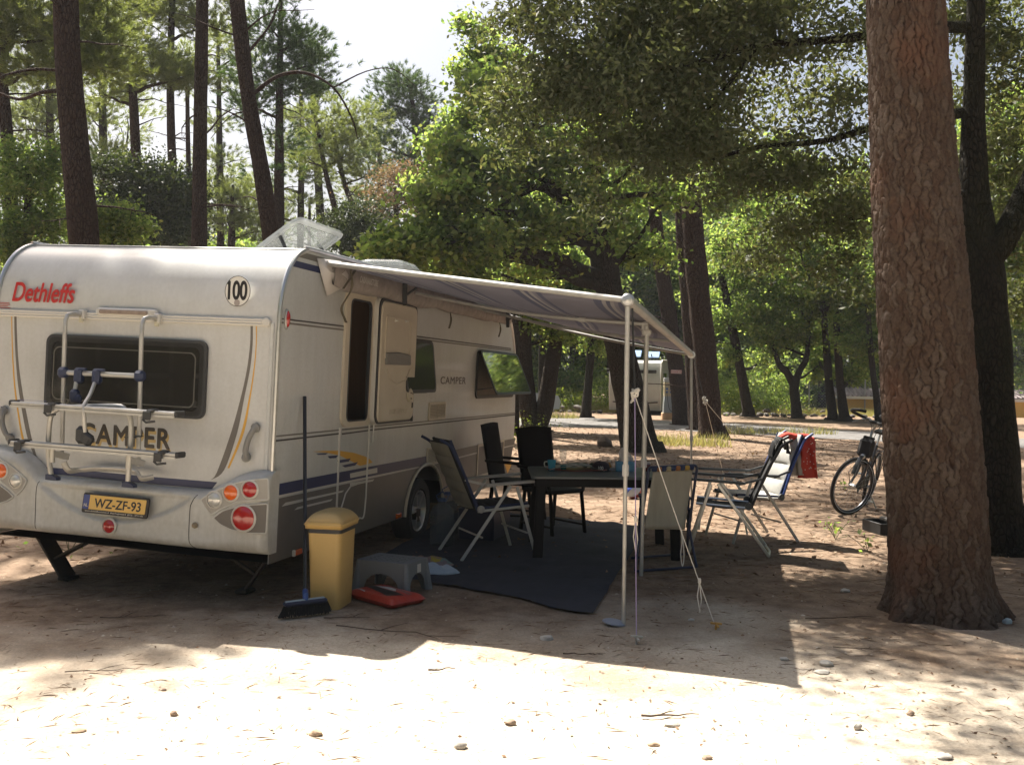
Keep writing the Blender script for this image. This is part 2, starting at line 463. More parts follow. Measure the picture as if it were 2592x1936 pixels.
# gravel road across the back
gm = mat('gravel_road_mat', (.16, .15, .143), .9, col2=(.085, .078, .072), vs=2.2, fine=(22, .8), bump=(30, .8, .02))
ct = [(-60, 37, 3.6), (-20, 36, 3.4), (0, 33.6, 3.2), (3, 33.0, 3.0), (6, 31.5, 2.6), (9, 28.6, 2.2), (13, 25.5, 2.2), (20, 22, 2.2), (40, 18, 2.2)]
cs = spline([Vector(c) for c in ct], 12); rv = []; rf = []
for i, c in enumerate(cs):
    t = (cs[min(i+1, len(cs)-1)]-cs[max(i-1, 0)]); t.z = 0; t.normalize(); nrm = Vector((-t.y, t.x, 0))
    for k in range(9):
        s_ = (k/8-.5)*2; wob = .35*mnoise.noise(Vector((i*.3, k, 0)))
        p = Vector((c.x, c.y, 0))+nrm*(s_*c.z+ (wob if k in (0, 8) else 0)); rv.append((p.x, p.y, gh(p.x, p.y)+.012+.03*(1-s_*s_)))
for i in range(len(cs)-1):
    for k in range(8): a = i*9+k; rf.append((a, a+9, a+10, a+1))
road = nobj('gravel_road', npmesh('gravel_road', rv, rf, gm, smooth=True)); tag(road, 'pale grey gravel track crossing behind the pitches', kind='structure')

# ================================================================== TREES
bark_pine = None
def barkmat(name, c0, c1, c2, sc=14, st=.9, moss=None):
    m = bpy.data.materials.new(name); m.use_nodes = True
    n = m.node_tree.nodes; L = m.node_tree.links; b = n['Principled BSDF']
    b.inputs['Roughness'].default_value = .95; b.inputs['Specular IOR Level'].default_value = .1
    g = n.new('ShaderNodeNewGeometry'); mp = n.new('ShaderNodeMapping'); mp.inputs['Scale'].default_value = (1, 1, .38); L.new(g.outputs['Position'], mp.inputs[0])
    nz = n.new('ShaderNodeTexNoise'); nz.inputs['Scale'].default_value = 5; nz.inputs['Detail'].default_value = 4; L.new(mp.outputs[0], nz.inputs[0])
    mxv = n.new('ShaderNodeMix'); mxv.data_type = 'VECTOR'; mxv.inputs[0].default_value = .07; L.new(mp.outputs[0], mxv.inputs[4]); L.new(nz.outputs['Color'], mxv.inputs[5])
    v = n.new('ShaderNodeTexVoronoi'); v.feature = 'DISTANCE_TO_EDGE'; v.inputs['Scale'].default_value = sc; L.new(mxv.outputs[1], v.inputs[0])
    r = n.new('ShaderNodeValToRGB'); r.color_ramp.elements[0].position = .02; r.color_ramp.elements[1].position = .16
    r.color_ramp.elements[0].color = (*c0, 1); r.color_ramp.elements[1].color = (*c1, 1); L.new(v.outputs[0], r.inputs[0])
    t = n.new('ShaderNodeTexNoise'); t.inputs['Scale'].default_value = 3; t.inputs['Detail'].default_value = 8; L.new(mp.outputs[0], t.inputs[0])
    rr_ = n.new('ShaderNodeValToRGB'); rr_.color_ramp.elements[0].position = .4; rr_.color_ramp.elements[1].position = .62; L.new(t.outputs[0], rr_.inputs[0])
    mx = n.new('ShaderNodeMix'); mx.data_type = 'RGBA'; mx.inputs[7].default_value = (*c2, 1); L.new(r.outputs[0], mx.inputs[6])
    mm = n.new('ShaderNodeMath'); mm.operation = 'MULTIPLY'; mm.inputs[1].default_value = .6; L.new(rr_.outputs[0], mm.inputs[0]); L.new(mm.outputs[0], mx.inputs[0]); L.new(mx.outputs[2], b.inputs['Base Color'])
    bp = n.new('ShaderNodeBump'); bp.inputs['Strength'].default_value = st; bp.inputs['Distance'].default_value = .03
    mr = n.new('ShaderNodeMapRange'); mr.inputs[2].default_value = .2; L.new(v.outputs[0], mr.inputs[0]); L.new(mr.outputs[0], bp.inputs['Height'])
    L.new(bp.outputs[0], b.inputs['Normal'])
    return m
bkP = barkmat('pine_bark', (.028, .018, .014), (.070, .050, .039), (.055, .035, .027), 22)
bkO = barkmat('oak_bark', (.024, .019, .015), (.060, .047, .037), (.04, .036, .025), 30)
lfOak = leafmat('oak_leaf', [(.042, .072, .026), (.078, .118, .042), (.130, .175, .066), (.090, .120, .052), (.19, .23, .095), (.14, .135, .07)], .60, tcol=(2.5, 2.6, 1.2))
lfHolm = leafmat('holm_oak_leaf', [(.048, .062, .028), (.088, .104, .050), (.135, .150, .085), (.064, .078, .036), (.115, .108, .062)], .40, .55, (1.7, 1.7, .8), .3)
lfPine = leafmat('pine_needle', [(.085, .115, .045), (.14, .17, .07), (.20, .22, .11), (.10, .135, .055)], .45, .5, (1.9, 1.9, .8))
lfPineD = leafmat('pine_needle_dark', [(.035, .065, .030), (.055, .095, .045), (.09, .13, .06)], .35, .5)
lfTan = leafmat('dry_leaf', [(.15, .115, .07), (.22, .16, .10), (.12, .11, .06), (.26, .17, .11)], .4, .6, (1.3, 1.1, .8))
lfDark = leafmat('dark_shrub_leaf', [(.022, .035, .018), (.04, .058, .028), (.06, .08, .042), (.09, .10, .07)], .25)
lfYel = leafmat('sunny_shrub_leaf', [(.10, .15, .025), (.17, .22, .05), (.24, .25, .08), (.12, .17, .04)], .45)

def leaf_quads(P, rs, L_, W_, up=.35, curl=.0):
    """diamond leaves at points P"""
    n = len(P); nrm = rs.normal(size=(n, 3)); nrm[:, 2] += up*2; nrm /= np.linalg.norm(nrm, axis=1, keepdims=True)
    a = rs.normal(size=(n, 3)); u = np.cross(nrm, a); u /= np.linalg.norm(u, axis=1, keepdims=True); v = np.cross(nrm, u)
    s = rs.uniform(.65, 1.3, (n, 1)); u = u*s*L_/2; v = v*s*W_/2
    V = np.stack([P-u, P-u*.05+v+nrm*curl*L_*.2, P+u, P-u*.05-v+nrm*curl*L_*.2], 1).reshape(-1, 3)
    F = np.arange(n*4).reshape(-1, 4)
    return V, F
def clump_points(blobs, cr, per, rs, shell=.55, flat=.6, tier=.30):
    """leaves sit in small clumps, clumps in loose tiers, tiers in the blob: leaves gaps where the sky shows"""
    out = []
    for (c, r, n) in blobs:
        ns = max(4, int(n/7)); d = rs.normal(size=(ns, 3)); d /= np.linalg.norm(d, axis=1, keepdims=True)
        q = rs.uniform(.25, 1.12, (ns, 1))
        k = np.array([1+.25*mnoise.noise(Vector(dd*2.3)+Vector((c[0], c[1], c[2]))) for dd in d])[:, None]
        sub = np.array(c)+d*np.array(r)*q*k
        m_ = float(np.mean(r)); cc = sub[rs.integers(0, ns, n)]+rs.normal(size=(n, 3))*np.array([tier*m_, tier*m_, tier*m_*.38])
        s = rs.uniform(.5, 1.4, (n, 1, 1))
        pts = cc[:, None, :]+rs.normal(size=(n, max(2, per), 3))*np.array([cr, cr, cr*flat])*s
        out.append(pts.reshape(-1, 3))
    return np.concatenate(out), None
def needle_tufts(blobs, rs, per_blob_tufts, nn, ln, wd, spread=.9):
    Vs = []
    for (c, r, n) in blobs:
        # branch whorls: tufts grouped round sprays
        ns = max(3, n//7)
        d = rs.normal(size=(ns, 3)); d /= np.linalg.norm(d, axis=1, keepdims=True)
        sc = np.array(c)+d*np.array(r)*(rs.uniform(.35, 1, (ns, 1)))
        idx = rs.integers(0, ns, n)
        T_ = sc[idx]+rs.normal(size=(n, 3))*np.array([.34, .34, .13])
        ax = (T_-np.array(c)); ax /= np.linalg.norm(ax, axis=1, keepdims=True)+1e-6; ax[:, 2] += .55; ax /= np.linalg.norm(ax, axis=1, keepdims=True)
        dirs = ax[:, None, :]*1.0+rs.normal(size=(n, nn, 3))*spread*.62; dirs /= np.linalg.norm(dirs, axis=2, keepdims=True)
        base = T_[:, None, :]+ax[:, None, :]*rs.uniform(-.08, .08, (n, nn, 1))
        tip = base+dirs*ln*rs.uniform(.7, 1.2, (n, nn, 1))
        sd = np.cross(dirs, rs.normal(size=(n, nn, 3))); sd /= np.linalg.norm(sd, axis=2, keepdims=True)+1e-6
        Vs.append(np.stack([base-sd*wd/2, base+sd*wd/2, tip], 2).reshape(-1, 3))
    V = np.concatenate(Vs); return V, np.arange(len(V)).reshape(-1, 3)

KIND = dict(
    oak=dict(k=1.25, cr=.20, per=26, L=.13, W=.088, mat=lfOak, up=.45),
    oakn=dict(k=1.4, cr=.17, per=28, L=.10, W=.055, mat=lfOak, up=.45),
    holm=dict(k=.92, cr=.13, per=32, L=.072, W=.028, mat=lfHolm, up=.05),
    dark=dict(k=1.6, cr=.22, per=28, L=.10, W=.06, mat=lfDark, up=.2),
    tan=dict(k=2, cr=.25, per=18, L=.09, W=.055, mat=lfTan, up=.2),
    yel=dict(cr=.22, per=16, L=.10, W=.05, mat=lfYel, up=.2),
    pine=dict(nn=30, ln=.21, wd=.017, mat=lfPine, k=3.1), pined=dict(nn=30, ln=.20, wd=.018, mat=lfPineD, k=2.9),
    holmb=dict(cr=.26, per=22, L=.095, W=.042, mat=lfHolm, up=.05),
)
KIND['far'] = dict(cr=.34, per=22, L=.20, W=.13, mat=lfOak, up=.45)
KIND['farpine'] = dict(nn=12, ln=.30, wd=.03, mat=lfPineD)
KIND['farpinel'] = dict(nn=12, ln=.30, wd=.03, mat=lfPine)
KIND['fardark'] = dict(cr=.42, per=16, L=.18, W=.11, mat=lfDark, up=.3)
def crown_mesh(blobs, kind, seed):
    rs = np.random.default_rng(seed); k = KIND[kind]; blobs = [(c, r, max(2, int(n*k.get('k', 1)))) for c, r, n in blobs]
    if 'nn' in k: V, F = needle_tufts(blobs, rs, None, k['nn'], k['ln'], k['wd'])
    else:
        P, _ = clump_points(blobs, k['cr'], k['per'], rs); V, F = leaf_quads(P, rs, k['L'], k['W'], k['up'], .3)
    return npmesh('crown', V, F, k['mat'])
def wob_tube(mb, pts, rads, n, seed, amp=.10):
    """tapered limb with an uneven surface"""
    P = [Vector(p) for p in pts]; up = None; k0 = len(mb.v); N = len(P)
    for i in range(N):
        d = (P[min(i+1, N-1)]-P[max(i-1, 0)])
        d = d.normalized() if d.length > 1e-6 else Vector((0, 0, 1))
        if up is None: up = Vector((1, 0, 0)) if abs(d.z) > .7 else Vector((0, 0, 1))
        x = (up-d*up.dot(d)); x = x.normalized() if x.length > 1e-3 else d.orthogonal().normalized(); y = d.cross(x); up = x
        for k in range(n):
            a = 2*PI*k/n; r = rads[i]*(1+amp*mnoise.noise(Vector((math.cos(a)*1.7, math.sin(a)*1.7, i*.33+seed))))
            q = P[i]+x*math.cos(a)*r+y*math.sin(a)*r; mb.v.append(tuple(q))
    for i in range(N-1):
        for k in range(n): a = k0+i*n; b = a+n; mb.f.append([a+k, a+(k+1) % n, b+(k+1) % n, b+k])
    mb.f.append([k0+(N-1)*n+k for k in range(n)])
def limb(mb, p, q, r0, r1, rnd, n=6, sag=.12, seg=7):
    p, q = Vector(p), Vector(q); L_ = (q-p).length; off = Vector((rnd.uniform(-1, 1), rnd.uniform(-1, 1), rnd.uniform(-.2, 1)))*L_*sag
    pts = []
    for i in range(seg+1):
        t = i/seg; b = p*(1-t)**2+((p+q)/2+off)*2*t*(1-t)+q*t*t
        j = Vector((rnd.uniform(-1, 1), rnd.uniform(-1, 1), rnd.uniform(-1, 1)))*L_*.018*(0 if i in (0, seg) else 1); pts.append(b+j)
    wob_tube(mb, pts, [r0+(r1-r0)*(i/seg) for i in range(seg+1)], n, rnd.random()*9, .12)
    return pts
def tree(name, label, cat, trunk, blobs, kind, bark, seed, group=None, extra=(), flare=1.6, twigs=3, sides=12, limbs=True, bare=0, shared=None, lr=1.0, shade_crown=None):
    """trunk: list of (Vector, radius) from the ground up. blobs: ((x,y,z),(rx,ry,rz),n)"""
    rnd = random.Random(seed)
    p0 = trunk[0][0]; root = tag(empty(name, Matrix.Translation(p0)), label, cat, group)
    mb = MB(); P = spline([t[0] for t in trunk], 5); R = []
    for i in range(len(P)):
        u = i/(len(P)-1)*(len(trunk)-1); k = min(int(u), len(trunk)-2); f = u-k; r = trunk[k][1]*(1-f)+trunk[k+1][1]*f
        R.append(r)
    if flare > 1:
        base = [P[0]-Vector((0, 0, .15)), P[0]+Vector((0, 0, .02)), P[0]+(P[1]-P[0])*.12+Vector((0, 0, .05)), P[0]+(P[1]-P[0])*.35]
        P = base+P[1:]; R = [R[0]*flare*1.15, R[0]*flare, R[0]*(1+(flare-1)*.5), R[0]*(1+(flare-1)*.12)]+R[1:]
    off = p0
    wob_tube(mb, [p-off for p in P], R, sides, seed, .13)
    if limbs:
        top = len(P)
        for bi, (c, r, n) in enumerate(blobs):
            c = Vector(c)
            # start on the trunk a little below the blob
            cand = [i for i in range(top//4, top)]
            j = min(cand, key=lambda i: (P[i]-c).length+max(0, P[i].z-c.z+.3)*2)
            d = (c-P[j]).length
            r0 = min(R[j]*.55, .04+.022*d)*lr
            lp = limb(mb, P[j]-off, c-off, r0, r0*.35, rnd, 7)
            for t in range(twigs):
                e = c+Vector((rnd.uniform(-1, 1)*r[0], rnd.uniform(-1, 1)*r[1], rnd.uniform(-.8, .9)*r[2]))*.85
                s_ = lp[rnd.randint(3, 7)]
                limb(mb, s_, e-off, r0*.34, r0*.08, rnd, 5, .15, 5)
    for j in range(bare):
        i = rnd.randint(len(P)//3, len(P)-1); a = rnd.uniform(0, 2*PI); L_ = rnd.uniform(.8, 2.2)
        s_ = P[i]-off; e = s_+Vector((math.cos(a)*L_, math.sin(a)*L_, rnd.uniform(-.3, .5)))
        lp = limb(mb, s_, e, .028, .006, rnd, 5, .22, 5)
        limb(mb, lp[3], lp[3]+Vector((rnd.uniform(-.6, .6), rnd.uniform(-.6, .6), rnd.uniform(-.5, .2))), .010, .003, rnd, 4, .2, 4)
    for (a, b_, r0, r1) in extra: 
        Q = spline([Vector(q)-off for q in a], 4) if isinstance(a, list) else None
        wob_tube(mb, Q, [r0+(r1-r0)*i/(len(Q)-1) for i in range(len(Q))], 8, seed+r0, .12)
    mb.build('trunk', bark, root, ang=80)
    if blobs:
        bl = [((c[0]-off.x, c[1]-off.y, c[2]-off.z), r, n) for c, r, n in blobs]
        me = shared or crown_mesh(bl, kind, seed); nobj('crown', me, root)
    if shade_crown:
        k2, b2 = shade_crown; nobj('crown', crown_mesh([((c[0]-p0.x, c[1]-p0.y, c[2]-p0.z), r, n) for c, r, n in b2], k2, seed+500), root)  # extra foliage added for the shade it casts
    return root
def TP(pts, D):      # trunk points: (xd, yd, dia_d) at depth D; bottom on the ground
    out = []
    for x, y, w_ in pts: out.append((T(x, y, D), w_/2158*D/2))
    (a, ra), (b, rb) = out[0], out[1]
    if a.z > .05:     # carry the stem down to the ground
        d = (a-b); g = a+d*((a.z)/(-d.z)) if d.z < -1e-3 else Vector((a.x, a.y, 0))
        out.insert(0, (Vector((a.x+(g.x-a.x)*.5, a.y, 0)), ra*1.12))
    else: a.z = 0.0
    return out
def BL(lst, D):      # blobs (xd, yd, rxd, ryd, n[, dD, rD])
    out = []
    for b in lst:
        d = D+(b[5] if len(b) > 5 else 0); rd = b[6] if len(b) > 6 else None
        c = T(b[0], b[1], d); rx = b[2]/2158*d; rz = b[3]/2158*d; out.append((tuple(c), (rx, rd or (rx+rz)*.5, rz), b[4]))
    return out

# ---- the big pine in front on the right: bark plates are real relief
def big_pine():
    D = 6.88; base = GD(2033, 1322)
    ctr = [(2033, 1322, 268), (2032, 1300, 236), (2030, 1270, 214), (2028, 1220, 204), (2026, 1150, 200), (2016, 1000, 198), (2003, 800, 190), (1990, 600, 184), (1975, 400, 175), (1965, 200, 164), (1955, 0, 155), (1935, -400, 150), (1925, -900, 140), (1920, -1600, 120)]
    P = [T(x, y, base.y) for x, y, w_ in ctr]; R = [w_/2158*base.y/2 for _, _, w_ in ctr]
    P[0].z = -.06
    zs = np.array([p.z for p in P]); xsx = np.array([p.x for p in P]); ysy = np.array([p.y for p in P]); rr_ = np.array(R)
    z1 = T(1950, -60, base.y).z
    nz, na = 500, 330
    z = np.linspace(-.06, z1, nz); a = np.linspace(0, 2*np.pi, na, endpoint=False)
    cx = np.interp(z, zs, xsx); cyy = np.interp(z, zs, ysy); r = np.interp(z, zs, rr_)
    A_, Zg = np.meshgrid(a, z)
    Rg = r[:, None]*np.ones_like(A_)
    # roots flare in lobes
    fl = np.clip(1-Zg/.55, 0, 1)**2
    Rg = Rg*(1+fl*(.10*np.cos(5*A_+.7)+.07*np.cos(8*A_+2.1)))
    # plates: jittered cells on the unrolled bark
    per = 2*np.pi*.31; cw, chh = .040, .135; ncol = int(round(per/cw)); nrow = int((z1+.4)/chh)+3
    rs = np.random.default_rng(5)
    jx = rs.uniform(-.50, .50, (nrow, ncol)); jz = rs.uniform(-.50, .50, (nrow, ncol)); jh = rs.uniform(0, 1, (nrow, ncol))
    wx = .014*np.sin(Zg*9+3*A_)+.010*np.sin(Zg*23+7*A_+1)+.007*np.sin(Zg*61-11*A_)+.004*np.sin(Zg*117+23*A_); wz = .02*np.sin(A_*9+Zg*4)+.012*np.sin(A_*23+Zg*13)
    U = (A_/(2*np.pi)*ncol+wx/cw*1.0) % ncol; W_ = (Zg+.2+wz)/chh
    iu = np.floor(U).astype(int); iw = np.floor(W_).astype(int)
    c1x = np.zeros(U.shape); c1z = np.zeros(U.shape); c2x = np.zeros(U.shape); c2z = np.zeros(U.shape)
    d1 = np.full(U.shape, 9.); d2 = np.full(U.shape, 9.); hh = np.zeros(U.shape)
    for dj in (-1, 0, 1):
        for di in (-1, 0, 1):
            ci = (iu+di) % ncol; cj = np.clip(iw+dj, 0, nrow-1)
            px = iu+di+.5+jx[cj, ci]+.5*(cj % 2); px = px-.25; pz = iw+dj+.5+jz[cj, ci]
            dx = (U-px); dz = (W_-pz)*1.35
            dd = np.sqrt(dx*dx+dz*dz)
            m1 = dd < d1; m2 = (~m1) & (dd < d2)
            c2x = np.where(m1, c1x, np.where(m2, dx, c2x)); c2z = np.where(m1, c1z, np.where(m2, dz, c2z)); c1x = np.where(m1, dx, c1x); c1z = np.where(m1, dz, c1z)
            d2 = np.where(m1, d1, np.minimum(d2, dd)); hh = np.where(m1, jh[cj, ci], hh); d1 = np.where(m1, dd, d1)
    edge = d2-d1
    vert = np.abs(c1x-c2x)/(np.hypot(c1x-c2x, c1z-c2z)+1e-6); dep = .22+.78*vert**1.5      # upright furrows run deep, cross cracks stay shallow
    k = np.clip(edge/.20, 0, 1); k = k*k*(3-2*k)
    fn = np.sin(A_*140+np.sin(Zg*40)*3)*.0012+rs.normal(size=U.shape)*.0009
    Rg = Rg-.019*(1-k)*dep+.010*hh*k+fn+.003*np.sin(Zg*31+hh*9)*k
    X = cx[:, None]+Rg*np.cos(A_); Y = cyy[:, None]+Rg*np.sin(A_); 
    V = np.stack([X-base.x, Y-base.y, Zg], 2).reshape(-1, 3)
    i = np.arange(nz-1)[:, None]*na; j = np.arange(na)[None, :]; j2 = (j+1) % na
    F = np.stack([(i+j), (i+j2), (i+na+j2), (i+na+j)], 2).reshape(-1, 4)
    m = bpy.data.materials.new('bark_plates'); m.use_nodes = True; n = m.node_tree.nodes; L = m.node_tree.links; b = n['Principled BSDF']
    b.inputs['Roughness'].default_value = .95; b.inputs['Specular IOR Level'].default_value = .08
    at_ = n.new('ShaderNodeAttribute'); at_.attribute_name = 'plate'; sp_ = n.new('ShaderNodeSeparateColor'); L.new(at_.outputs['Color'], sp_.inputs[0])
    r1_ = n.new('ShaderNodeValToRGB'); e = r1_.color_ramp.elements; e.new(.5); e[0].color = (.072, .046, .033, 1); e[1].color = (.086, .060, .045, 1); e[2].color = (.105, .079, .062, 1); L.new(sp_.outputs[1], r1_.inputs[0])
    g = n.new('ShaderNodeNewGeometry'); t = n.new('ShaderNodeTexNoise'); t.inputs['Scale'].default_value = 38; t.inputs['Detail'].default_value = 8; t.inputs['Roughness'].default_value = .7; L.new(g.outputs['Position'], t.inputs[0])
    ov = n.new('ShaderNodeMix'); ov.data_type = 'RGBA'; ov.blend_type = 'OVERLAY'; ov.inputs[0].default_value = .85; L.new(r1_.outputs[0], ov.inputs[6]); L.new(t.outputs[0], ov.inputs[7])
    t2 = n.new('ShaderNodeTexNoise'); t2.inputs['Scale'].default_value = 1.6; t2.inputs['Detail'].default_value = 5; L.new(g.outputs['Position'], t2.inputs[0])
    rd_ = n.new('ShaderNodeValToRGB'); rd_.color_ramp.elements[0].position = .56; rd_.color_ramp.elements[1].position = .7; rd_.color_ramp.elements[1].color = (.75, .75, .75, 1); L.new(t2.outputs[0], rd_.inputs[0])
    red = n.new('ShaderNodeMix'); red.data_type = 'RGBA'; red.inputs[7].default_value = (.13, .065, .042, 1); L.new(rd_.outputs[0], red.inputs[0]); L.new(ov.outputs[2], red.inputs[6])
    cr = n.new('ShaderNodeMix'); cr.data_type = 'RGBA'; cr.inputs[6].default_value = (.04, .025, .019, 1); L.new(sp_.outputs[0], cr.inputs[0]); L.new(red.outputs[2], cr.inputs[7]); L.new(cr.outputs[2], b.inputs['Base Color'])
    bp = n.new('ShaderNodeBump'); bp.inputs['Strength'].default_value = .7; bp.inputs['Distance'].default_value = .006
    t3 = n.new('ShaderNodeTexNoise'); t3.inputs['Scale'].default_value = 90; t3.inputs['Detail'].default_value = 6; L.new(g.outputs['Position'], t3.inputs[0]); L.new(t3.outputs[0], bp.inputs['Height']); L.new(bp.outputs[0], b.inputs['Normal'])
    me = npmesh('trunk', V, F, m, smooth=True)
    ca = me.color_attributes.new('plate', 'FLOAT_COLOR', 'POINT'); col = np.ones((len(V), 4), 'f'); col[:, 0] = (1-(1-np.clip(edge/.15, 0, 1))*dep).ravel(); col[:, 1] = hh.ravel(); col[:, 2] = 0; ca.data.foreach_set('color', col.ravel())
    root = tag(empty('pine_tree', Matrix.Translation((base.x, base.y, 0))), 'huge pine trunk with cracked plated bark standing nearest, right of the chairs', 'tree')
    nobj('trunk', me, root)
    # upper stem and crown above the picture
    mb = MB(); tp_ = P[10:]; off = Vector((base.x, base.y, 0))
    wob_tube(mb, [p-off-Vector((0, 0, .1)) for p in tp_], R[10:], 16, 3, .08)
    rnd = random.Random(4); top = tp_[-1]
    bl = []
    for i in range(9):
        a = rnd.uniform(0, 2*PI); q = rnd.uniform(.8, 3.2); c = Vector((top.x+math.cos(a)*q, top.y+math.sin(a)*q, top.z+rnd.uniform(-1.6, 2.6)))
        limb(mb, tp_[-2]-off, c-off, .06, .02, rnd); bl.append(((c.x-off.x, c.y-off.y, c.z), (1.3, 1.3, .7), 150))
    mb.build('upper_trunk', bkP, root)
    nobj('crown', crown_mesh(bl, 'pine', 12), root)
    return base
big_pine()

# ---- holm oak behind it, its crown hanging over the middle
D = 9.45
holm_tr = TP([(2159, 1186, 128), (2148, 1080, 112), (2138, 900, 104), (2128, 700, 98), (2118, 560, 92), (2104, 400, 60), (2104, 200, 44), (2108, 0, 36), (2115, -250, 22)], D)
hb = BL([(1180, 40, 120, 70, 80, .2), (1260, 130, 130, 110, 150, .3), (1200, 235, 95, 90, 85, .4), (1400, 60, 170, 90, 190, .2), (1400, 210, 150, 120, 190, 0), (1530, 110, 150, 110, 165, .5), (1490, 300, 120, 80, 100, .3),
         (1340, 330, 95, 55, 55, .5), (1620, 40, 160, 70, 120, .4), (1650, 230, 150, 90, 46, .6), (1760, 120, 120, 100, 34, .5), (1850, 40, 110, 70, 46, .3), (1820, 250, 90, 80, 22, .6), (1640, 370, 110, 60, 70, .8),
         (1780, 380, 130, 60, 90, .8), (1860, 470, 80, 55, 60, .9), (1700, 470, 100, 45, 60, 1.0), (1300, 430, 45, 45, 14, .3), (1430, 400, 45, 60, 20, .3), (1555, 430, 50, 50, 18, .5), (1660, 560, 60, 40, 22, 1), (1830, 580, 60, 50, 26, 1), (1120, 310, 45, 45, 20, .4), (1085, 200, 30, 40, 14, .3), (1560, 20, 200, 80, 100, 1.5), (1300, -60, 250, 60, 120, .8), (1700, -60, 250, 60, 120, .9),
         (2150, 130, 90, 120, 90, .5), (2170, 330, 80, 80, 70, .8), (2190, 480, 60, 60, 60, .9), (2110, 470, 40, 70, 40, 1.2), (2200, 640, 40, 60, 40, 1.6), (2100, 20, 90, 70, 60, .6)], D)
ex_l = [([T(2106, 240, D), T(2010, 255, D+.1), T(1900, 272, D+.2), T(1780, 305, D+.4), T(1640, 318, D+.5), T(1540, 345, D+.4)], 0, .055, .014),
        ([T(2106, 60, D), T(1960, 62, D), T(1820, 85, D+.3), T(1640, 100, D+.3), T(1450, 150, D+.1), T(1260, 165, D+.3)], 0, .06, .015),
        ([T(1640, 100, D+.3), T(1560, 200, D+.2), T(1500, 280, D+.3)], 0, .025, .008),
        ([T(2110, 420, D), T(2000, 425, D), T(1860, 470, D+.8), T(1700, 490, D+1)], 0, .04, .01),
        ([T(2118, 575, D), T(2165, 520, D-.1), T(2205, 440, D-.1), T(2260, 300, D), T(2290, 100, D)], 0, .15, .06)]
bkH = barkmat('holm_bark_shade_tone', (.012, .010, .008), (.030, .025, .018), (.026, .026, .014), 34)  # oak bark with the deep shade here darkened into its colour
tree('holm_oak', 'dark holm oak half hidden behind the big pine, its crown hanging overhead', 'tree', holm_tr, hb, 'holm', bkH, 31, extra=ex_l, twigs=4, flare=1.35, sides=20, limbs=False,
     shade_crown=('holmb', [((x, y, z), (rx, ry, rz), n) for x, y, z, rx, ry, rz, n in ((2.6, 13.2, 5.2, 1.3, 1.5, 1.1, 120), (4.0, 13.0, 5.4, 1.4, 1.5, 1.1, 50), (5.4, 12.2, 5.3, 1.4, 1.5, 1.1, 50), (2.0, 15.0, 7.0, 1.6, 1.6, 1.2, 120), (3.8, 15.2, 7.2, 1.6, 1.6, 1.2, 60), (5.6, 14.8, 7.2, 1.6, 1.6, 1.2, 50), (7.2, 13.2, 6.6, 1.6, 1.6, 1.2, 100), (6.6, 11.0, 6.6, 1.6, 1.6, 1.2, 100), (8.6, 11.6, 6.0, 1.5, 1.6, 1.2, 80), (3.0, 11.0, 7.4, 1.5, 1.4, 1.0, 90), (4.6, 10.6, 7.8, 1.5, 1.4, 1.0, 90), (1.2, 11.6, 7.6, 1.4, 1.4, 1.0, 80), (7.4, 9.6, 7.4, 1.5, 1.4, 1.1, 80), (-.7, 10.3, 8.2, 1.0, .8, .5, 75), (.6, 10.0, 8.5, 1.0, .8, .5, 80), (1.9, 9.6, 8.3, 1.0, .9, .6, 80), (3.0, 9.3, 8.5, 1.1, 1.0, .7, 70), (-.7, 8.8, 8.2, .65, .45, .4, 44), (-1.1, 10.9, 8.2, 1.0, .8, .5, 75), (-.2, 11.6, 8.2, 1.0, .7, .5, 60), (4.0, 8.4, 8.3, 1.2, 1.0, .7, 80), (2.6, 10.6, 8.2, 1.2, 1.1, .7, 110), (5.2, 8.0, 8.4, 1.2, 1.0, .7, 80), (1.2, 11.4, 8.2, 1.2, 1.0, .7, 110), (5.0, 9.6, 8.6, 1.3, 1.1, .7, 80), (-.2, 12.6, 8.6, 1.1, 1.0, .7, 60))]))

# ---- left pines beyond the caravan
def pine(label, pts, D, blobs, seed, shade_crown=None, bd=0, kind='pine', bare=4, extra=(), group=None, sides=12, name='pine_tree', cat='tree', flare=1.3, twigs=2):
    return tree(name, label, cat, TP(pts, D), BL(blobs, D), kind, bkP, seed, group=group, bare=bare, extra=extra, sides=sides, flare=flare, twigs=twigs, shade_crown=('farpinel', BL(shade_crown, D)) if shade_crown else None)
pine('thick pine trunk rising furthest left behind the caravan roof', [(188, 620, 66), (182, 520, 64), (168, 380, 60), (152, 200, 56), (142, 0, 54), (141, -300, 48), (150, -700, 36), (155, -1000, 20)], 19,
     [(120, -760, 230, 90, 300), (330, -900, 200, 80, 240), (-60, -1000, 200, 90, 220), (160, -1060, 200, 90, 220), (420, -640, 150, 60, 160), (-150, -1130, 80, 50, 90, -5), (-60, -1190, 90, 50, 100, -4.6), (-230, -1000, 90, 50, 90, -5)], 41,  # blobs pulled nearer are added out of view to shade the caravan roof
     extra=[([T(148, 195, 19), T(90, 200, 19), T(40, 215, 19.3), T(-30, 190, 19.5)], 0, .05, .02), ([T(146, 155, 19), T(80, 150, 19), T(20, 160, 18.6), T(-20, 175, 18.4)], 0, .035, .012)])
pine('straight dark pine trunk between the two leaning ones behind the caravan', [(428, 640, 36), (430, 530, 34), (432, 300, 30), (437, 0, 27), (440, -300, 24), (445, -650, 14)], 26,
     [(440, -480, 190, 70, 240), (330, -620, 150, 70, 180), (560, -660, 150, 60, 180), (450, -760, 150, 60, 160)], 42, bare=9)
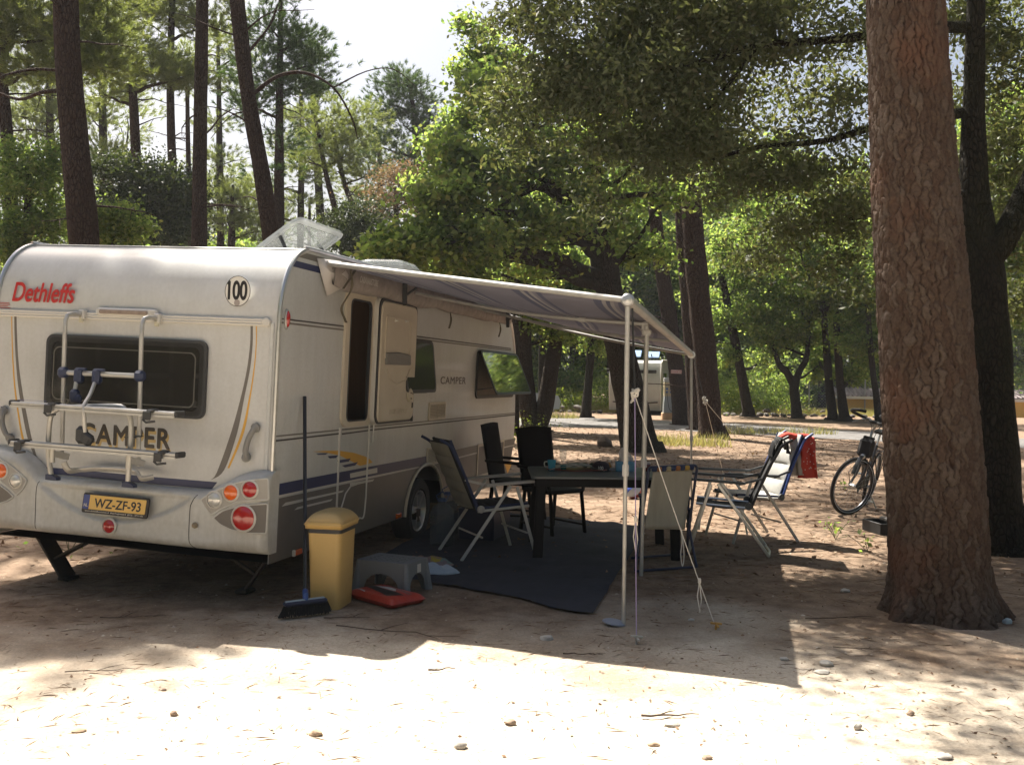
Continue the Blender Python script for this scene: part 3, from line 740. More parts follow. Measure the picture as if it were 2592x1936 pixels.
pine('pine trunk leaning left just behind the open roof hatch', [(600, 640, 42), (588, 530, 40), (566, 380, 36), (535, 200, 33), (512, 0, 32), (498, -200, 28), (490, -550, 16)], 25,
     [(520, -440, 180, 60, 220), (650, -560, 140, 60, 160), (400, -300, 130, 50, 120), (560, -700, 150, 60, 160)], 43, shade_crown=[(720, -330, 110, 50, 260, 0), (860, -360, 110, 50, 260, .5), (980, -330, 110, 50, 240, 1), (800, -450, 120, 50, 240, 2.5), (950, -480, 110, 50, 220, 3)], bare=7,
     extra=[([T(545, 205, 25), T(600, 165, 25), T(660, 158, 24.6), T(720, 190, 24.3), T(760, 255, 24.1), T(772, 300, 24)], 0, .055, .012),
            ([T(720, 190, 24.3), T(790, 155, 24), T(850, 150, 23.9), T(900, 190, 23.8)], 0, .02, .008), ([T(530, 120, 25), T(580, 60, 25), T(600, 10, 25)], 0, .04, .02),
            ([T(548, 240, 25), T(500, 250, 25.2), T(455, 300, 25.4)], 0, .02, .008)])
pine('slim green-crowned pine standing alone right of the leaning trunk', [(600, 600, 26), (602, 500, 25), (603, 350, 21), (604, 200, 16), (606, 60, 11), (606, -60, 6)], 35,
     [(605, -30, 60, 60, 70), (585, 60, 90, 50, 110), (650, 90, 70, 45, 90), (680, 140, 45, 40, 60), (560, 150, 80, 50, 100), (640, 190, 70, 35, 80), (540, 230, 60, 35, 60), (600, 300, 80, 25, 40), (590, 370, 60, 20, 25)], 44, kind='pined', bare=8, cat='tree')
pine('pine with flat light crown above its bare branches, left of the middle trunk', [(300, 640, 24), (303, 450, 23), (296, 380, 22), (290, 250, 20), (285, 170, 17), (282, 100, 10)], 32,
     [(330, 145, 100, 35, 140), (240, 150, 60, 30, 70), (290, 95, 90, 35, 110), (400, 170, 45, 22, 50), (225, 205, 45, 16, 30)], 45, bare=14)
pine('second slim pine beside it whose top leaves the picture', [(372, 640, 22), (374, 420, 20), (370, 300, 18), (368, 150, 16), (372, 0, 13), (375, -120, 8)], 34,
     [(360, 20, 90, 45, 120), (440, 60, 50, 35, 60), (300, 10, 70, 40, 80), (380, -80, 110, 50, 130), (460, -20, 60, 50, 60)], 46, bare=14)
pine('thin pine stem close to the left of the straight trunk', [(410, 640, 13), (410, 480, 12), (406, 300, 10), (404, 150, 8)], 38, [(400, 170, 40, 20, 30), (405, 120, 45, 25, 50)], 47, bare=8)
pine('pine at the left picture edge with a forked dark stem', [(30, 640, 34), (22, 400, 30), (12, 260, 26), (5, 170, 20), (0, 60, 14)], 24,
     [(40, 60, 110, 50, 150), (-40, 20, 120, 60, 120), (180, 60, 80, 60, 120), (210, 130, 60, 50, 90), (100, 150, 70, 40, 70), (60, -60, 150, 60, 150), (230, -20, 90, 60, 130)], 48, bare=9)
# crooked little pines in the gap
pine('small pine leaning left above the open roof hatch', [(742, 560, 15), (728, 470, 14), (705, 380, 11), (690, 300, 9), (680, 250, 6)], 40, [(690, 300, 60, 35, 60), (720, 250, 60, 40, 70), (660, 350, 50, 25, 40), (740, 340, 45, 30, 40)], 49, bare=6)
pine('small pine leaning left beside the hatch and its twin', [(795, 560, 15), (772, 470, 14), (745, 400, 11), (728, 330, 9), (715, 260, 6)], 41, [(760, 300, 60, 40, 70), (730, 370, 50, 30, 40), (790, 250, 45, 40, 50), (800, 380, 50, 30, 45)], 50, bare=6)
pine('round-topped green pine below the open sky', [(908, 560, 22), (906, 420, 20), (902, 340, 17), (895, 260, 13), (885, 180, 7)], 45,
     [(870, 180, 55, 35, 110), (900, 215, 55, 40, 100), (840, 225, 50, 40, 90), (870, 270, 80, 35, 110), (930, 270, 40, 30, 50), (830, 320, 50, 25, 50), (880, 350, 55, 20, 40)], 51, kind='pined', bare=6)
pine('low pine filling the gap between the two leaning trunks', [(500, 640, 18), (500, 520, 16), (502, 440, 10), (503, 400, 5)], 44, [(490, 480, 55, 30, 70), (540, 450, 45, 30, 60), (500, 420, 35, 25, 40), (560, 500, 40, 25, 45), (470, 430, 30, 20, 25)], 52, bare=3)
pine('pine behind the light crowned one, dark stem in its own foliage', [(230, 640, 22), (226, 450, 20), (222, 250, 16), (220, 100, 12), (222, 0, 8)], 42,
     [(215, 50, 80, 50, 110), (150, 110, 70, 45, 80), (250, 200, 70, 40, 80), (200, 260, 60, 30, 50), (100, 230, 70, 40, 60), (230, 330, 60, 25, 40)], 53, bare=6)
pine('tall pine partly behind the slim green-crowned one', [(700, 640, 20), (690, 430, 18), (682, 300, 15), (675, 180, 11), (672, 90, 6)], 50, [(672, 110, 40, 35, 50), (660, 170, 50, 30, 60), (700, 200, 50, 30, 60), (650, 250, 50, 25, 50), (700, 300, 60, 25, 50)], 54, kind='pined', bare=8)

pine('pine filling the far left gap behind the forked stem', [(110, 640, 20), (112, 450, 18), (108, 300, 15), (106, 150, 12), (104, 40, 8)], 40, [(110, 120, 60, 40, 60), (90, 190, 60, 35, 60), (130, 250, 60, 30, 60), (80, 290, 50, 25, 40), (120, 60, 60, 40, 60), (40, 150, 50, 40, 60), (30, 250, 50, 35, 50), (230, 330, 50, 25, 40)], 55, bare=6)
pine('distant pine seen between the straight and the leaning trunk', [(478, 640, 18), (476, 450, 16), (474, 300, 13), (472, 150, 9), (470, 60, 5)], 46, [(480, 80, 50, 35, 50), (460, 150, 45, 30, 45), (500, 190, 50, 28, 45), (470, 260, 45, 22, 35), (520, 120, 40, 30, 40), (480, 340, 50, 25, 45), (520, 420, 55, 25, 50), (450, 400, 45, 25, 40)], 56, bare=8)
pine('distant pine right of the slim green-crowned one', [(648, 640, 16), (650, 450, 14), (652, 300, 11), (650, 200, 7)], 48, [(650, 250, 50, 30, 55), (620, 320, 50, 25, 50), (680, 380, 50, 25, 50), (640, 430, 60, 22, 45), (560, 400, 50, 25, 50), (700, 330, 50, 30, 50), (590, 470, 60, 25, 50)], 57, bare=8)
pine('distant pine beside the round-topped green one', [(820, 640, 16), (822, 480, 14), (820, 360, 11), (818, 280, 7)], 50, [(820, 300, 50, 30, 55), (790, 350, 50, 25, 50), (850, 390, 50, 25, 50), (810, 430, 60, 25, 50), (760, 420, 50, 25, 50), (740, 480, 60, 25, 50), (860, 340, 40, 25, 40)], 58, bare=6)

def broad(label, pts, D, blobs, seed, kind='oak', name='oak_tree', extra=(), twigs=4, bark=None, flare=1.4, sides=12, bare=0, group=None, cat='tree', shade_crown=None):
    return tree(name, label, cat, TP(pts, D), BL(blobs, D), kind, bark or bkO, seed, shade_crown=('far', BL(shade_crown, D)) if shade_crown else None, extra=extra, twigs=twigs, flare=flare, sides=sides, bare=bare, group=group)
broad('bright green oak filling the left edge above the caravan roof', [(55, 640, 22), (58, 520, 20), (60, 450, 16), (62, 380, 9)], 23,
      [(40, 400, 90, 60, 100), (100, 350, 60, 50, 55), (30, 480, 80, 50, 80), (110, 470, 60, 60, 70), (60, 540, 100, 40, 70), (10, 330, 50, 50, 40)], 61, 'oakn')
broad('low sunlit green oak right of the thick left trunk', [(245, 600, 12), (245, 520, 10), (248, 460, 6)], 22, [(240, 460, 55, 35, 50), (270, 500, 45, 30, 40), (215, 510, 40, 35, 35)], 62, 'oakn')
broad('dark rounded holm oak bush between the left trunks', [(330, 640, 20), (330, 520, 18), (332, 430, 10)], 29,
      [(330, 410, 75, 60, 150), (280, 450, 60, 60, 110), (385, 450, 50, 70, 110), (330, 500, 95, 50, 140), (240, 360, 60, 40, 60)], 63, 'dark', name='holm_oak', twigs=2)
broad('tan dry-leaved tree left of the bright green oaks', [(860, 640, 16), (858, 520, 14), (855, 430, 8)], 36, [(850, 400, 55, 40, 60), (890, 430, 50, 40, 55), (830, 450, 50, 35, 50), (870, 370, 40, 25, 30), (905, 390, 35, 25, 30)], 64, 'tan', name='dry_tree')
broad('dark olive tree left of the tan one behind the roof', [(780, 640, 18), (782, 540, 16), (784, 470, 9)], 34, [(780, 470, 60, 40, 90), (800, 520, 60, 35, 80), (750, 520, 50, 40, 70), (830, 540, 50, 30, 60)], 65, 'dark', name='olive_tree', twigs=2)

# ---- oaks in the middle
D = 21
oak1 = TP([(1385, 972, 84), (1362, 860, 66), (1340, 760, 62), (1318, 640, 62), (1300, 540, 56), (1288, 440, 40), (1280, 360, 34), (1284, 280, 24), (1292, 200, 12)], D)
ex1 = [([T(1290, 480, D), T(1230, 430, D-.5), T(1180, 400, D-1), T(1110, 430, D-1.5), T(1040, 470, D-2)], 0, .10, .02),
       ([T(1285, 400, D), T(1330, 395, D), T(1380, 355, D), T(1430, 340, D)], 0, .06, .02),
       ([T(1305, 560, D), T(1270, 545, D-.3), T(1262, 520, D-.3)], 0, .11, .06),
       ([T(1310, 600, D), T(1390, 500, D), T(1420, 450, D+.3), T(1480, 430, D+.3)], 0, .05, .015),
       ([T(1180, 400, D-1), T(1130, 350, D-1), T(1080, 330, D-1)], 0, .05, .015),
       ([T(1290, 470, D), T(1200, 500, D-.6), T(1100, 520, D-1.2), T(1000, 500, D-2)], 0, .06, .015)]
tree('oak_tree', 'stout leaning oak trunk behind the awning, spreading light green crown', 'tree', oak1,
     BL([(1200, 200, 90, 60, 60, -1), (1110, 260, 90, 60, 70, -1.2), (1300, 260, 90, 60, 50, 0), (1160, 330, 100, 60, 70, -1.5), (1060, 370, 90, 60, 65, -2), (960, 440, 90, 55, 60, -2.5), (900, 520, 90, 40, 85, -3), (850, 545, 60, 25, 40, -3), (1020, 520, 100, 50, 80, -2.5), (1130, 480, 100, 60, 60, -1.5), (1240, 520, 80, 60, 22, -1), (980, 330, 60, 40, 35, -2), (1050, 200, 50, 40, 30, -1),
         (1240, 420, 70, 50, 25, -.5), (1350, 470, 70, 60, 32, 0), (1430, 420, 60, 40, 34, .5), (1280, 330, 80, 50, 40, 0), (1400, 540, 60, 40, 28, .5), (1150, 590, 100, 40, 36, -.5), (1000, 600, 90, 30, 40, -2)], D), 'oak', bkO, 71, extra=ex1, flare=1.25, sides=18, twigs=5)
broad('tall thin oak reaching into the open sky, behind the stout one', [(1108, 820, 26), (1108, 700, 24), (1100, 560, 21), (1090, 420, 18), (1078, 300, 14), (1072, 180, 9), (1068, 80, 5)], 26,
      [(1030, 60, 32, 28, 24), (1050, 110, 40, 28, 28), (1000, 150, 24, 20, 12), (1060, 180, 50, 30, 34), (1010, 260, 60, 40, 50), (960, 310, 50, 35, 40), (1090, 270, 50, 35, 40), (1130, 210, 40, 40, 36), (940, 380, 60, 40, 50), (1030, 340, 60, 40, 50), (1100, 120, 30, 30, 22)], 72, twigs=5)
D = 28
broad('oak with two stems parting near the ground, beyond the black chairs', [(1157, 935, 62), (1145, 900, 42), (1135, 820, 36), (1130, 700, 34), (1122, 600, 28), (1115, 500, 20)], D,
      [(1110, 600, 80, 50, 80), (1170, 620, 70, 50, 70), (1130, 690, 60, 40, 45), (1230, 660, 60, 50, 60), (1190, 550, 70, 40, 60), (1260, 600, 60, 50, 60), (1215, 720, 45, 30, 30)], 73, kind='oak',
      extra=[([T(1160, 925, D), T(1176, 880, D), T(1190, 800, D), T(1203, 720, D), T(1210, 640, D), T(1212, 520, D), T(1210, 430, D)], 0, .27, .12)], flare=1.2)
broad('slim dark tree between the double oak and the stout oak', [(1266, 888, 25), (1270, 840, 18), (1276, 760, 17), (1285, 660, 15), (1292, 560, 11)], 37,
      [(1270, 690, 60, 40, 60), (1300, 640, 60, 50, 60), (1240, 620, 60, 40, 50), (1330, 700, 45, 45, 40), (1290, 750, 40, 20, 20)], 74, shade_crown=[(1180, 330, 70, 50, 60, -1), (1260, 290, 70, 50, 60, 0), (1340, 270, 70, 50, 60, -2), (1420, 330, 70, 50, 60, 1), (1480, 280, 70, 50, 60, -1), (1220, 410, 60, 40, 50, 1), (1380, 420, 60, 40, 50, 2)])
broad('thin dark tree framed between the stems of the double oak', [(1170, 905, 18), (1171, 850, 17), (1172, 740, 16), (1168, 600, 12)], 33, [(1150, 650, 50, 40, 40), (1180, 600, 50, 40, 40)], 75)

# ---- trunks behind the awning's right end
pine('pine carrying a small red and white sign', [(1476, 905, 48), (1468, 850, 37), (1456, 760, 34), (1440, 650, 33), (1425, 550, 30), (1412, 430, 27), (1402, 300, 25), (1395, 150, 22), (1390, 0, 20), (1386, -200, 12)], 32,
     [(1390, -60, 150, 50, 160), (1300, -160, 120, 50, 120), (1500, -160, 120, 50, 120)], 81, bare=9, extra=[([T(1410, 400, 32), T(1350, 345, 32), T(1310, 350, 32)], 0, .06, .02), ([T(1408, 420, 32), T(1360, 410, 31.8), T(1330, 440, 31.6)], 0, .05, .02)])
pine('middle one of the three dark pines by the far pole', [(1508, 925, 42), (1502, 880, 34), (1494, 760, 32), (1482, 600, 31), (1470, 430, 28), (1462, 300, 24), (1458, 100, 20), (1455, -100, 12)], 29.5,
     [(1450, -140, 150, 60, 160), (1560, -200, 120, 50, 110)], 82, shade_crown=[(1150, -200, 110, 50, 240, -1), (1280, -240, 110, 50, 240, 0), (1380, -200, 110, 50, 220, 1), (1200, -320, 110, 50, 200, 3), (1340, -340, 110, 50, 200, 4), (1500, -330, 110, 50, 200, 3)], bare=6)
pine('darkest and thickest pine right of the awning pole', [(1537, 946, 64), (1534, 900, 52), (1526, 800, 49), (1514, 680, 48), (1502, 560, 47), (1490, 400, 44), (1480, 250, 40), (1472, 50, 36), (1465, -200, 28), (1462, -500, 16)], 26.1,
     [(1470, -420, 220, 80, 240), (1340, -540, 150, 60, 140), (1620, -560, 180, 70, 160), (1480, -700, 180, 70, 160)], 83, shade_crown=[(1250, -420, 130, 60, 260, -3), (1120, -480, 120, 60, 240, -4), (1380, -520, 130, 60, 240, -5), (1000, -560, 120, 60, 200, -5), (1560, -480, 130, 60, 240, -3)], bare=5, flare=1.25)
pine('bright green round pine far behind, right of the dark pines', [(1530, 700, 12), (1530, 560, 11), (1528, 470, 8), (1527, 400, 4)], 60, [(1522, 395, 32, 28, 60), (1510, 430, 32, 25, 50), (1545, 440, 34, 28, 50), (1525, 480, 38, 20, 40)], 84, bare=2, sides=8)

# ---- right background oaks
broad('oak stem leaning left with a pale patch, right of the dark pines', [(1617, 893, 28), (1611, 860, 22), (1600, 800, 21), (1588, 740, 20), (1572, 660, 17), (1556, 580, 13)], 40,
      [(1600, 620, 90, 55, 110), (1570, 540, 70, 50, 80), (1650, 560, 80, 60, 100), (1640, 690, 70, 45, 80), (1560, 690, 50, 50, 55), (1620, 470, 60, 40, 50), (1570, 770, 40, 40, 40), (1650, 780, 45, 35, 40, 1)], 91)
broad('small oak forking in a Y above its short dark stem', [(1721, 903, 26), (1719, 870, 21), (1716, 835, 20), (1728, 800, 14), (1743, 770, 12), (1747, 700, 9)], 39,
      [(1700, 700, 80, 45, 90), (1760, 650, 80, 50, 90), (1690, 620, 80, 50, 90), (1750, 730, 60, 35, 60), (1665, 745, 40, 30, 30), (1760, 800, 35, 30, 35, 1), (1700, 560, 90, 50, 80, 2), (1800, 480, 90, 50, 80, 3)], 92, extra=[([T(1716, 833, 39), T(1700, 805, 39), T(1684, 788, 39), T(1672, 755, 39), T(1655, 700, 39)], 0, .17, .06)])
broad('left one of the twin oaks before the yellow hut', [(1800, 906, 30), (1798, 890, 20), (1791, 830, 18), (1786, 760, 17), (1780, 680, 13)], 38,
      [(1790, 640, 80, 50, 90), (1830, 580, 80, 60, 90), (1760, 560, 70, 50, 70), (1720, 500, 90, 50, 90), (1860, 500, 80, 50, 80, 2), (1770, 780, 30, 30, 30, 2)], 93, shade_crown=[(1640, 420, 70, 45, 55, 0), (1740, 400, 70, 45, 55, -2), (1830, 390, 70, 45, 55, 0), (1560, 440, 50, 40, 40, -3), (1680, 330, 60, 40, 35, 1)])
broad('right one of the twin oaks before the yellow hut', [(1825, 906, 32), (1822, 890, 22), (1815, 830, 18), (1810, 760, 16), (1806, 680, 12)], 37,
      [(1840, 700, 60, 45, 60), (1860, 640, 70, 50, 80), (1880, 560, 60, 60, 70), (1850, 760, 50, 30, 35), (1845, 815, 40, 20, 25, 1), (1900, 440, 70, 50, 60, 3)], 94)
broad('thin leaning oak rising in front of the yellow hut', [(1898, 903, 18), (1892, 850, 14), (1884, 790, 13), (1878, 720, 12), (1872, 640, 9)], 36,
      [(1880, 660, 50, 40, 50), (1900, 600, 50, 50, 50), (1920, 740, 50, 40, 50), (1860, 730, 45, 35, 40)], 95)
broad('oak thicket tree seen right of the holm oak trunk', [(2250, 900, 30), (2245, 700, 26), (2235, 560, 18), (2225, 430, 10)], 24,
      [(2180, 420, 60, 60, 80), (2210, 560, 50, 60, 70), (2150, 300, 60, 60, 70), (2220, 250, 60, 60, 70), (2190, 660, 40, 50, 40), (2090, 330, 40, 60, 50), (2080, 480, 40, 50, 40)], 96)

# ---- the wood behind: a few shared trees stood in rows
def variant(seed, kind, H_, nb, tall):
    rnd = random.Random(seed); bl = []
    for i in range(nb):
        a = rnd.uniform(0, 2*PI); q = rnd.uniform(.2, 1)*H_*.22
        bl.append(((math.cos(a)*q, math.sin(a)*q, H_*rnd.uniform(tall, .95)), (H_*.14, H_*.14, H_*.09), 46 if kind != 'pine' else 60))
    root = empty('background_tree', (0, 0, 0)); mb = MB()
    pts = [Vector((0, 0, -.1)), Vector((rnd.uniform(-.1, .1), 0, H_*.3)), Vector((rnd.uniform(-.5, .5), 0, H_*.62)), Vector((rnd.uniform(-.6, .6), 0, H_*.9))]
    P = spline(pts, 4); wob_tube(mb, P, [.26*(1-i/len(P)*.8) for i in range(len(P))], 8, seed, .1)
    for c, r, n in bl: limb(mb, P[rnd.randint(4, len(P)-2)], Vector(c), .07, .02, rnd, 5)
    mb.build('trunk', bkO if kind != 'pine' else bkP, root)
    nobj('crown', crown_mesh(bl, kind, seed), root)
    return root
vs_ = [variant(201, 'far', 9.5, 20, .06), variant(202, 'fardark', 8.5, 18, .06), variant(203, 'farpine', 12.5, 12, .40), variant(204, 'far', 11.5, 22, .08), variant(205, 'farpinel', 13.5, 12, .45), variant(206, 'fardark', 6.0, 16, .05)]
vlab = ['leafy green tree in the far wood behind the fence', 'dark evergreen tree in the far wood behind the fence', 'dark slender pine in the far wood behind the fence', 'tall broad-crowned green tree in the far wood behind the fence', 'tall light green pine in the far wood behind the fence', 'low dark bushy tree in the far wood behind the fence']
rnd = random.Random(99)
spots = []
for row, (yy, st_) in enumerate(((50, 3.2), (56, 3.2), (64, 3.8), (74, 4.6), (88, 5.6))):
    x = -.62*yy-6
    while x < .60*yy+8:
        spots.append((x+rnd.uniform(-1.2, 1.2), yy+rnd.uniform(-2.5, 2.5), row)); x += st_*rnd.uniform(.75, 1.25)
first = [True]*6
for x, y, row in spots:
    xd = 1106+2158*x/y
    right = xd > 980
    if 11.5 < x < 24 and y < 55: continue
    ch = rnd.choice([0, 3, 1, 0, 3, 0, 3, 4]) if right else rnd.choice([2, 4, 1, 5, 4, 2, 0])
    if 640 < xd < 1010: ch = rnd.choice([5, 2, 1, 5])
    if xd < 200: ch = rnd.choice([2, 4, 1, 5])
    sc_ = rnd.uniform(.85, 1.25)
    if right: sc_ *= 1.1
    if 640 < xd < 1010: sc_ = rnd.uniform(.75, .95)
    src = vs_[ch]
    if first[ch]: o = src; first[ch] = False
    else: o = copy_tree(src)
    o.location = (x, y, 0); o.rotation_euler = (0, 0, rnd.uniform(0, 6.28)); o.scale = (sc_, sc_, sc_*rnd.uniform(.9, 1.1))
    tag(o, vlab[ch], 'tree', 'trees of the far wood, kind %s' % ['leafy', 'evergreen', 'slender pine', 'broad', 'light pine', 'low'][ch])
# unseen trees added behind and beside the viewpoint to cut sky fill
rnd = random.Random(17)
for k in range(34):
    if k < 20: a = rad(-170+k*8.5+rnd.uniform(-3, 3)); q = rnd.uniform(15, 24)
    elif k < 27: a = rad(rnd.uniform(-12, 26)); q = rnd.uniform(14, 22)
    else: a = rad(180-rnd.uniform(-8, 26)); q = rnd.uniform(15, 22)
    x, y = math.cos(a)*q, math.sin(a)*q+1.5
    if y > 2 and abs(x) < .75*y: continue
    if -12 < x < -3 and 0 < y < 14: continue
    ch = rnd.choice([0, 1, 3, 1]); src = vs_[ch]; o = copy_tree(src) if not first[ch] else src; first[ch] = False
    o.location = (x, y, 0); o.rotation_euler = (0, 0, rnd.uniform(0, 6.28)); o.scale = (.9, .9, .9)
    tag(o, 'unseen tree added round the viewpoint to hold back sky light', 'tree', 'unseen trees added to block sky light')
for i, u in enumerate(first):
    if u:
        for c_ in list(vs_[i].children): bpy.data.objects.remove(c_)
        bpy.data.objects.remove(vs_[i])
# undergrowth along the fence and beyond
def shrub_mass(name, label, spots_, kind, seed):
    bl = [((x, y, h*.45), (r, r, h*.5), n) for x, y, r, h, n in spots_]
    o = nobj(name, crown_mesh(bl, kind, seed)); tag(o, label, kind='stuff'); return o
rnd = random.Random(5)
sp_ = [q for q in [(rnd.uniform(-34, 36), rnd.uniform(45, 52), rnd.uniform(.8, 1.8), rnd.uniform(1.0, 2.6), 22) for _ in range(52)] if not (12.5 < q[0] < 24)]
shrub_mass('undergrowth', 'green undergrowth below the far wood', sp_, 'far', 301)
sp_ = [(rnd.uniform(-34, 36), rnd.uniform(47, 60), rnd.uniform(.9, 2.0), rnd.uniform(1.4, 3.6), 24) for _ in range(26)]
shrub_mass('undergrowth', 'dark undergrowth between the far trees', sp_, 'fardark', 302)
sp_ = [(rnd.uniform(4.5, 13), rnd.uniform(43, 48), rnd.uniform(.7, 1.3), rnd.uniform(1.4, 3.2), 26) for _ in range(22)]
shrub_mass('undergrowth', 'light green bushes behind the oaks at right', sp_, 'oakn', 304)
sp_ = [(rnd.uniform(1.8, 4.4), rnd.uniform(42.5, 46), rnd.uniform(.5, .9), rnd.uniform(.6, 1.5), 12) for _ in range(14)]+[(rnd.uniform(8.0, 12.6), rnd.uniform(42, 45), rnd.uniform(.4, .8), rnd.uniform(.6, 1.5), 12) for _ in range(22)]
shrub_mass('undergrowth', 'sunny yellow-green undergrowth at the far edge of the track', sp_, 'yel', 303)
# dry grass as stuff
def grass(name, label, boxes, n, seed, h=(.15, .5), cols=None):
    rs = np.random.default_rng(seed); Vs = []
    for (x0, x1, y0, y1, f) in boxes:
        k = int(n*f); x = rs.uniform(x0, x1, k); y = rs.uniform(y0, y1, k); hh = rs.uniform(*h, k); a = rs.uniform(0, 6.28, k); ln = rs.normal(size=(k, 2))*.35*hh[:, None]
        w_ = .006+.010*rs.random(k); dx = np.cos(a)*w_; dy = np.sin(a)*w_
        Vs.append(np.stack([np.stack([x-dx, y-dy, 0*x-.01], 1), np.stack([x+dx, y+dy, 0*x-.01], 1), np.stack([x+ln[:, 0], y+ln[:, 1], hh], 1)], 1).reshape(-1, 3))
    V = np.concatenate(Vs); o = nobj(name, npmesh(name, V, np.arange(len(V)).reshape(-1, 3), cols)); tag(o, label, kind='stuff'); return o
lfStraw = leafmat('straw', [(.30, .26, .12), (.42, .36, .18), (.22, .24, .09), (.36, .33, .14)], .35, .7, (1.2, 1.2, .7))
grass('dry_grass', 'dry yellow grass along the track and under the far trees', [(1.2, 5.2, 42.5, 47, .35), (8, 20, 41.5, 46, .4), (3.4, 5.0, 22.5, 24.5, .03), (-1, 2.4, 35.5, 37, .06), (5.8, 9, 27.5, 28.4, .03)], 22000, 8, (.06, .32), lfStraw)

# ================================================================== FAR BUILT THINGS
# stone edging at the track's far side
sw = tag(empty('stone_wall', (2.0, 40.5, 0)), 'low dry stone edging along the far side of the track', 'stone wall')
stm = mat('field_stone', (.07, .06, .052), .9, col2=(.13, .115, .10), vs=3, bump=(20, .6, .03))
def rock(seed, n1=8, n2=5, sx=1, sy=1, sz=.7):
    rnd = random.Random(seed); vs = []; fs = []
    sd = rnd.uniform(0, 50)
    for j in range(n2+1):
        ph = PI*j/n2
        for i in range(n1):
            th = 2*PI*i/n1; d = Vector((math.sin(ph)*math.cos(th), math.sin(ph)*math.sin(th), math.cos(ph)))
            r = 1+.38*mnoise.noise(d*1.3+Vector((sd, 0, 0)))+.16*mnoise.noise(d*3.1+Vector((0, sd, 0)))
            vs.append((d.x*r*sx, d.y*r*sy, d.z*r*sz))
    for j in range(n2):
        for i in range(n1): fs.append([j*n1+i, (j+1)*n1+i, (j+1)*n1+(i+1) % n1, j*n1+(i+1) % n1])
    return vs, fs
rocks = []
for s_ in range(5):
    vs, fs = rock(s_+400); me = bpy.data.meshes.new('stone'); me.from_pydata(vs, [], fs); me.materials.append(stm); me.update(); me.validate(); rocks.append(me)
rnd = random.Random(3)
x = -1.0
while x < 15.5:
    if 4.0 < x < 8.3: x = 8.4
    for lay in range(2):
        if lay and rnd.random() < .8: continue
        o = bpy.data.objects.new('stone', rnd.choice(rocks)); COL.objects.link(o); o.parent = sw
        s_ = rnd.uniform(.08, .17); o.location = (x-2.0+rnd.uniform(-.05, .05), rnd.uniform(-.15, .15)+(.9 if x < 5 else 0), .07+lay*.17); o.scale = (s_*1.35, s_, s_*.8); o.rotation_euler = (rnd.uniform(-.2, .2), rnd.uniform(-.2, .2), rnd.uniform(0, 6))
    x += rnd.uniform(.26, .42)
# wire fence
fence = tag(empty('wire_fence', (9, 46.4, 0)), 'chain-link fence on thin grey posts at the edge of the wood', 'fence')
fm = mat('galvanised', (.30, .31, .30), .5, .5)
for i in range(9):
    MB().tube([((i*2.6-3), 0, 0), ((i*2.6-3), 0, 1.55)], .035, 8).build('fence_post', fm, fence)
wm = MB()
for k in range(150):
    x0 = -3+k*.14; wm.tube([(x0, -.03, .05), (x0+1.4, -.03, 1.45)], .004, 3, cap=False); wm.tube([(x0+1.4, -.025, .05), (x0, -.025, 1.45)], .004, 3, cap=False)
for z in (.06, .75, 1.45): wm.tube([(-3, -.03, z), (17.8, -.03, z)], .005, 3, cap=False)
o = wm.build('wire_mesh', fm, fence); o['kind'] = 'stuff'

# yellow hut
hut = tag(empty('yellow_hut', (18.6, 46.0, -1.0)), 'low yellow rendered hut with a pale tiled roof behind the twin oaks', 'hut')
ym = mat('yellow_render', (.66, .44, .13), .85, col2=(.58, .38, .11), vs=1.2); tm = mat('faded_tiles', (.20, .165, .165), .85, col2=(.14, .115, .115), vs=2.5, fine=(14, .5))
hut.rotation_euler = (0, 0, rad(-14))
w_ = MB(); L_, Dp, Hh = 8.6, 5.5, 1.80
w_.add([(-3.2, 0, 0), (5.4, 0, 0), (5.4, 0, Hh), (-3.2, 0, Hh), (-3.2, Dp, 0), (5.4, Dp, 0), (5.4, Dp, Hh), (-3.2, Dp, Hh), (-3.2, Dp/2, Hh+.22), (5.4, Dp/2, Hh+.22)],
       [(0, 1, 2, 3), (5, 4, 7, 6), (4, 0, 3, 8, 7), (1, 5, 6, 9, 2)]); w_.build('wall', ym, hut)
rf_ = MB(); rf_.add([(-3.5, -.35, Hh-.06), (5.7, -.35, Hh-.06), (5.7, Dp/2, Hh+.27), (-3.5, Dp/2, Hh+.27)], [(0, 1, 2, 3)]); rf_.add([(-3.5, Dp+.35, Hh-.06), (5.7, Dp+.35, Hh-.06), (5.7, Dp/2, Hh+.27), (-3.5, Dp/2, Hh+.27)], [(3, 2, 1, 0)])
r_ = rf_.build('roof', tm, hut, solid=.08)
for i in range(46): 
    if i == 0: t0 = MB().tube([(0, -.36, Hh-.01), (0, Dp/2, Hh+.33)], .05, 5).build('roof_tile_row', tm, r_); me_t = t0.data; t0.location = (-3.4, 0, 0)
    else: t_ = bpy.data.objects.new('roof_tile_row', me_t); COL.objects.link(t_); t_.parent = r_; t_.location = (-3.4+i*.2, 0, 0)
MB().box((1.1, -.35, Hh-.1), (9.3, .06, .12)).build('fascia', whitep, hut)
wf = MB().ring(rrect(1.15, .25, 1.95, .86, .01, 1), rrect(1.23, .33, 1.87, .78, .01, 1), .06, basis((0, 0, 0), SX, SY, SZ)).build('window', whitep, hut)
MB().box((1.55, -.008, .55), (.66, .01, .48)).build('pane', darkgl, wf)
for i in range(5): MB().box((1.55, -.03, .38+i*.09), (.64, .03, .03)).build('slat', whitep, wf)
MB().box((-1.3, -.03, .85), (.85, .05, 1.7), b=.01).build('door', mat('hut_door', (.42, .30, .14), .7), hut)

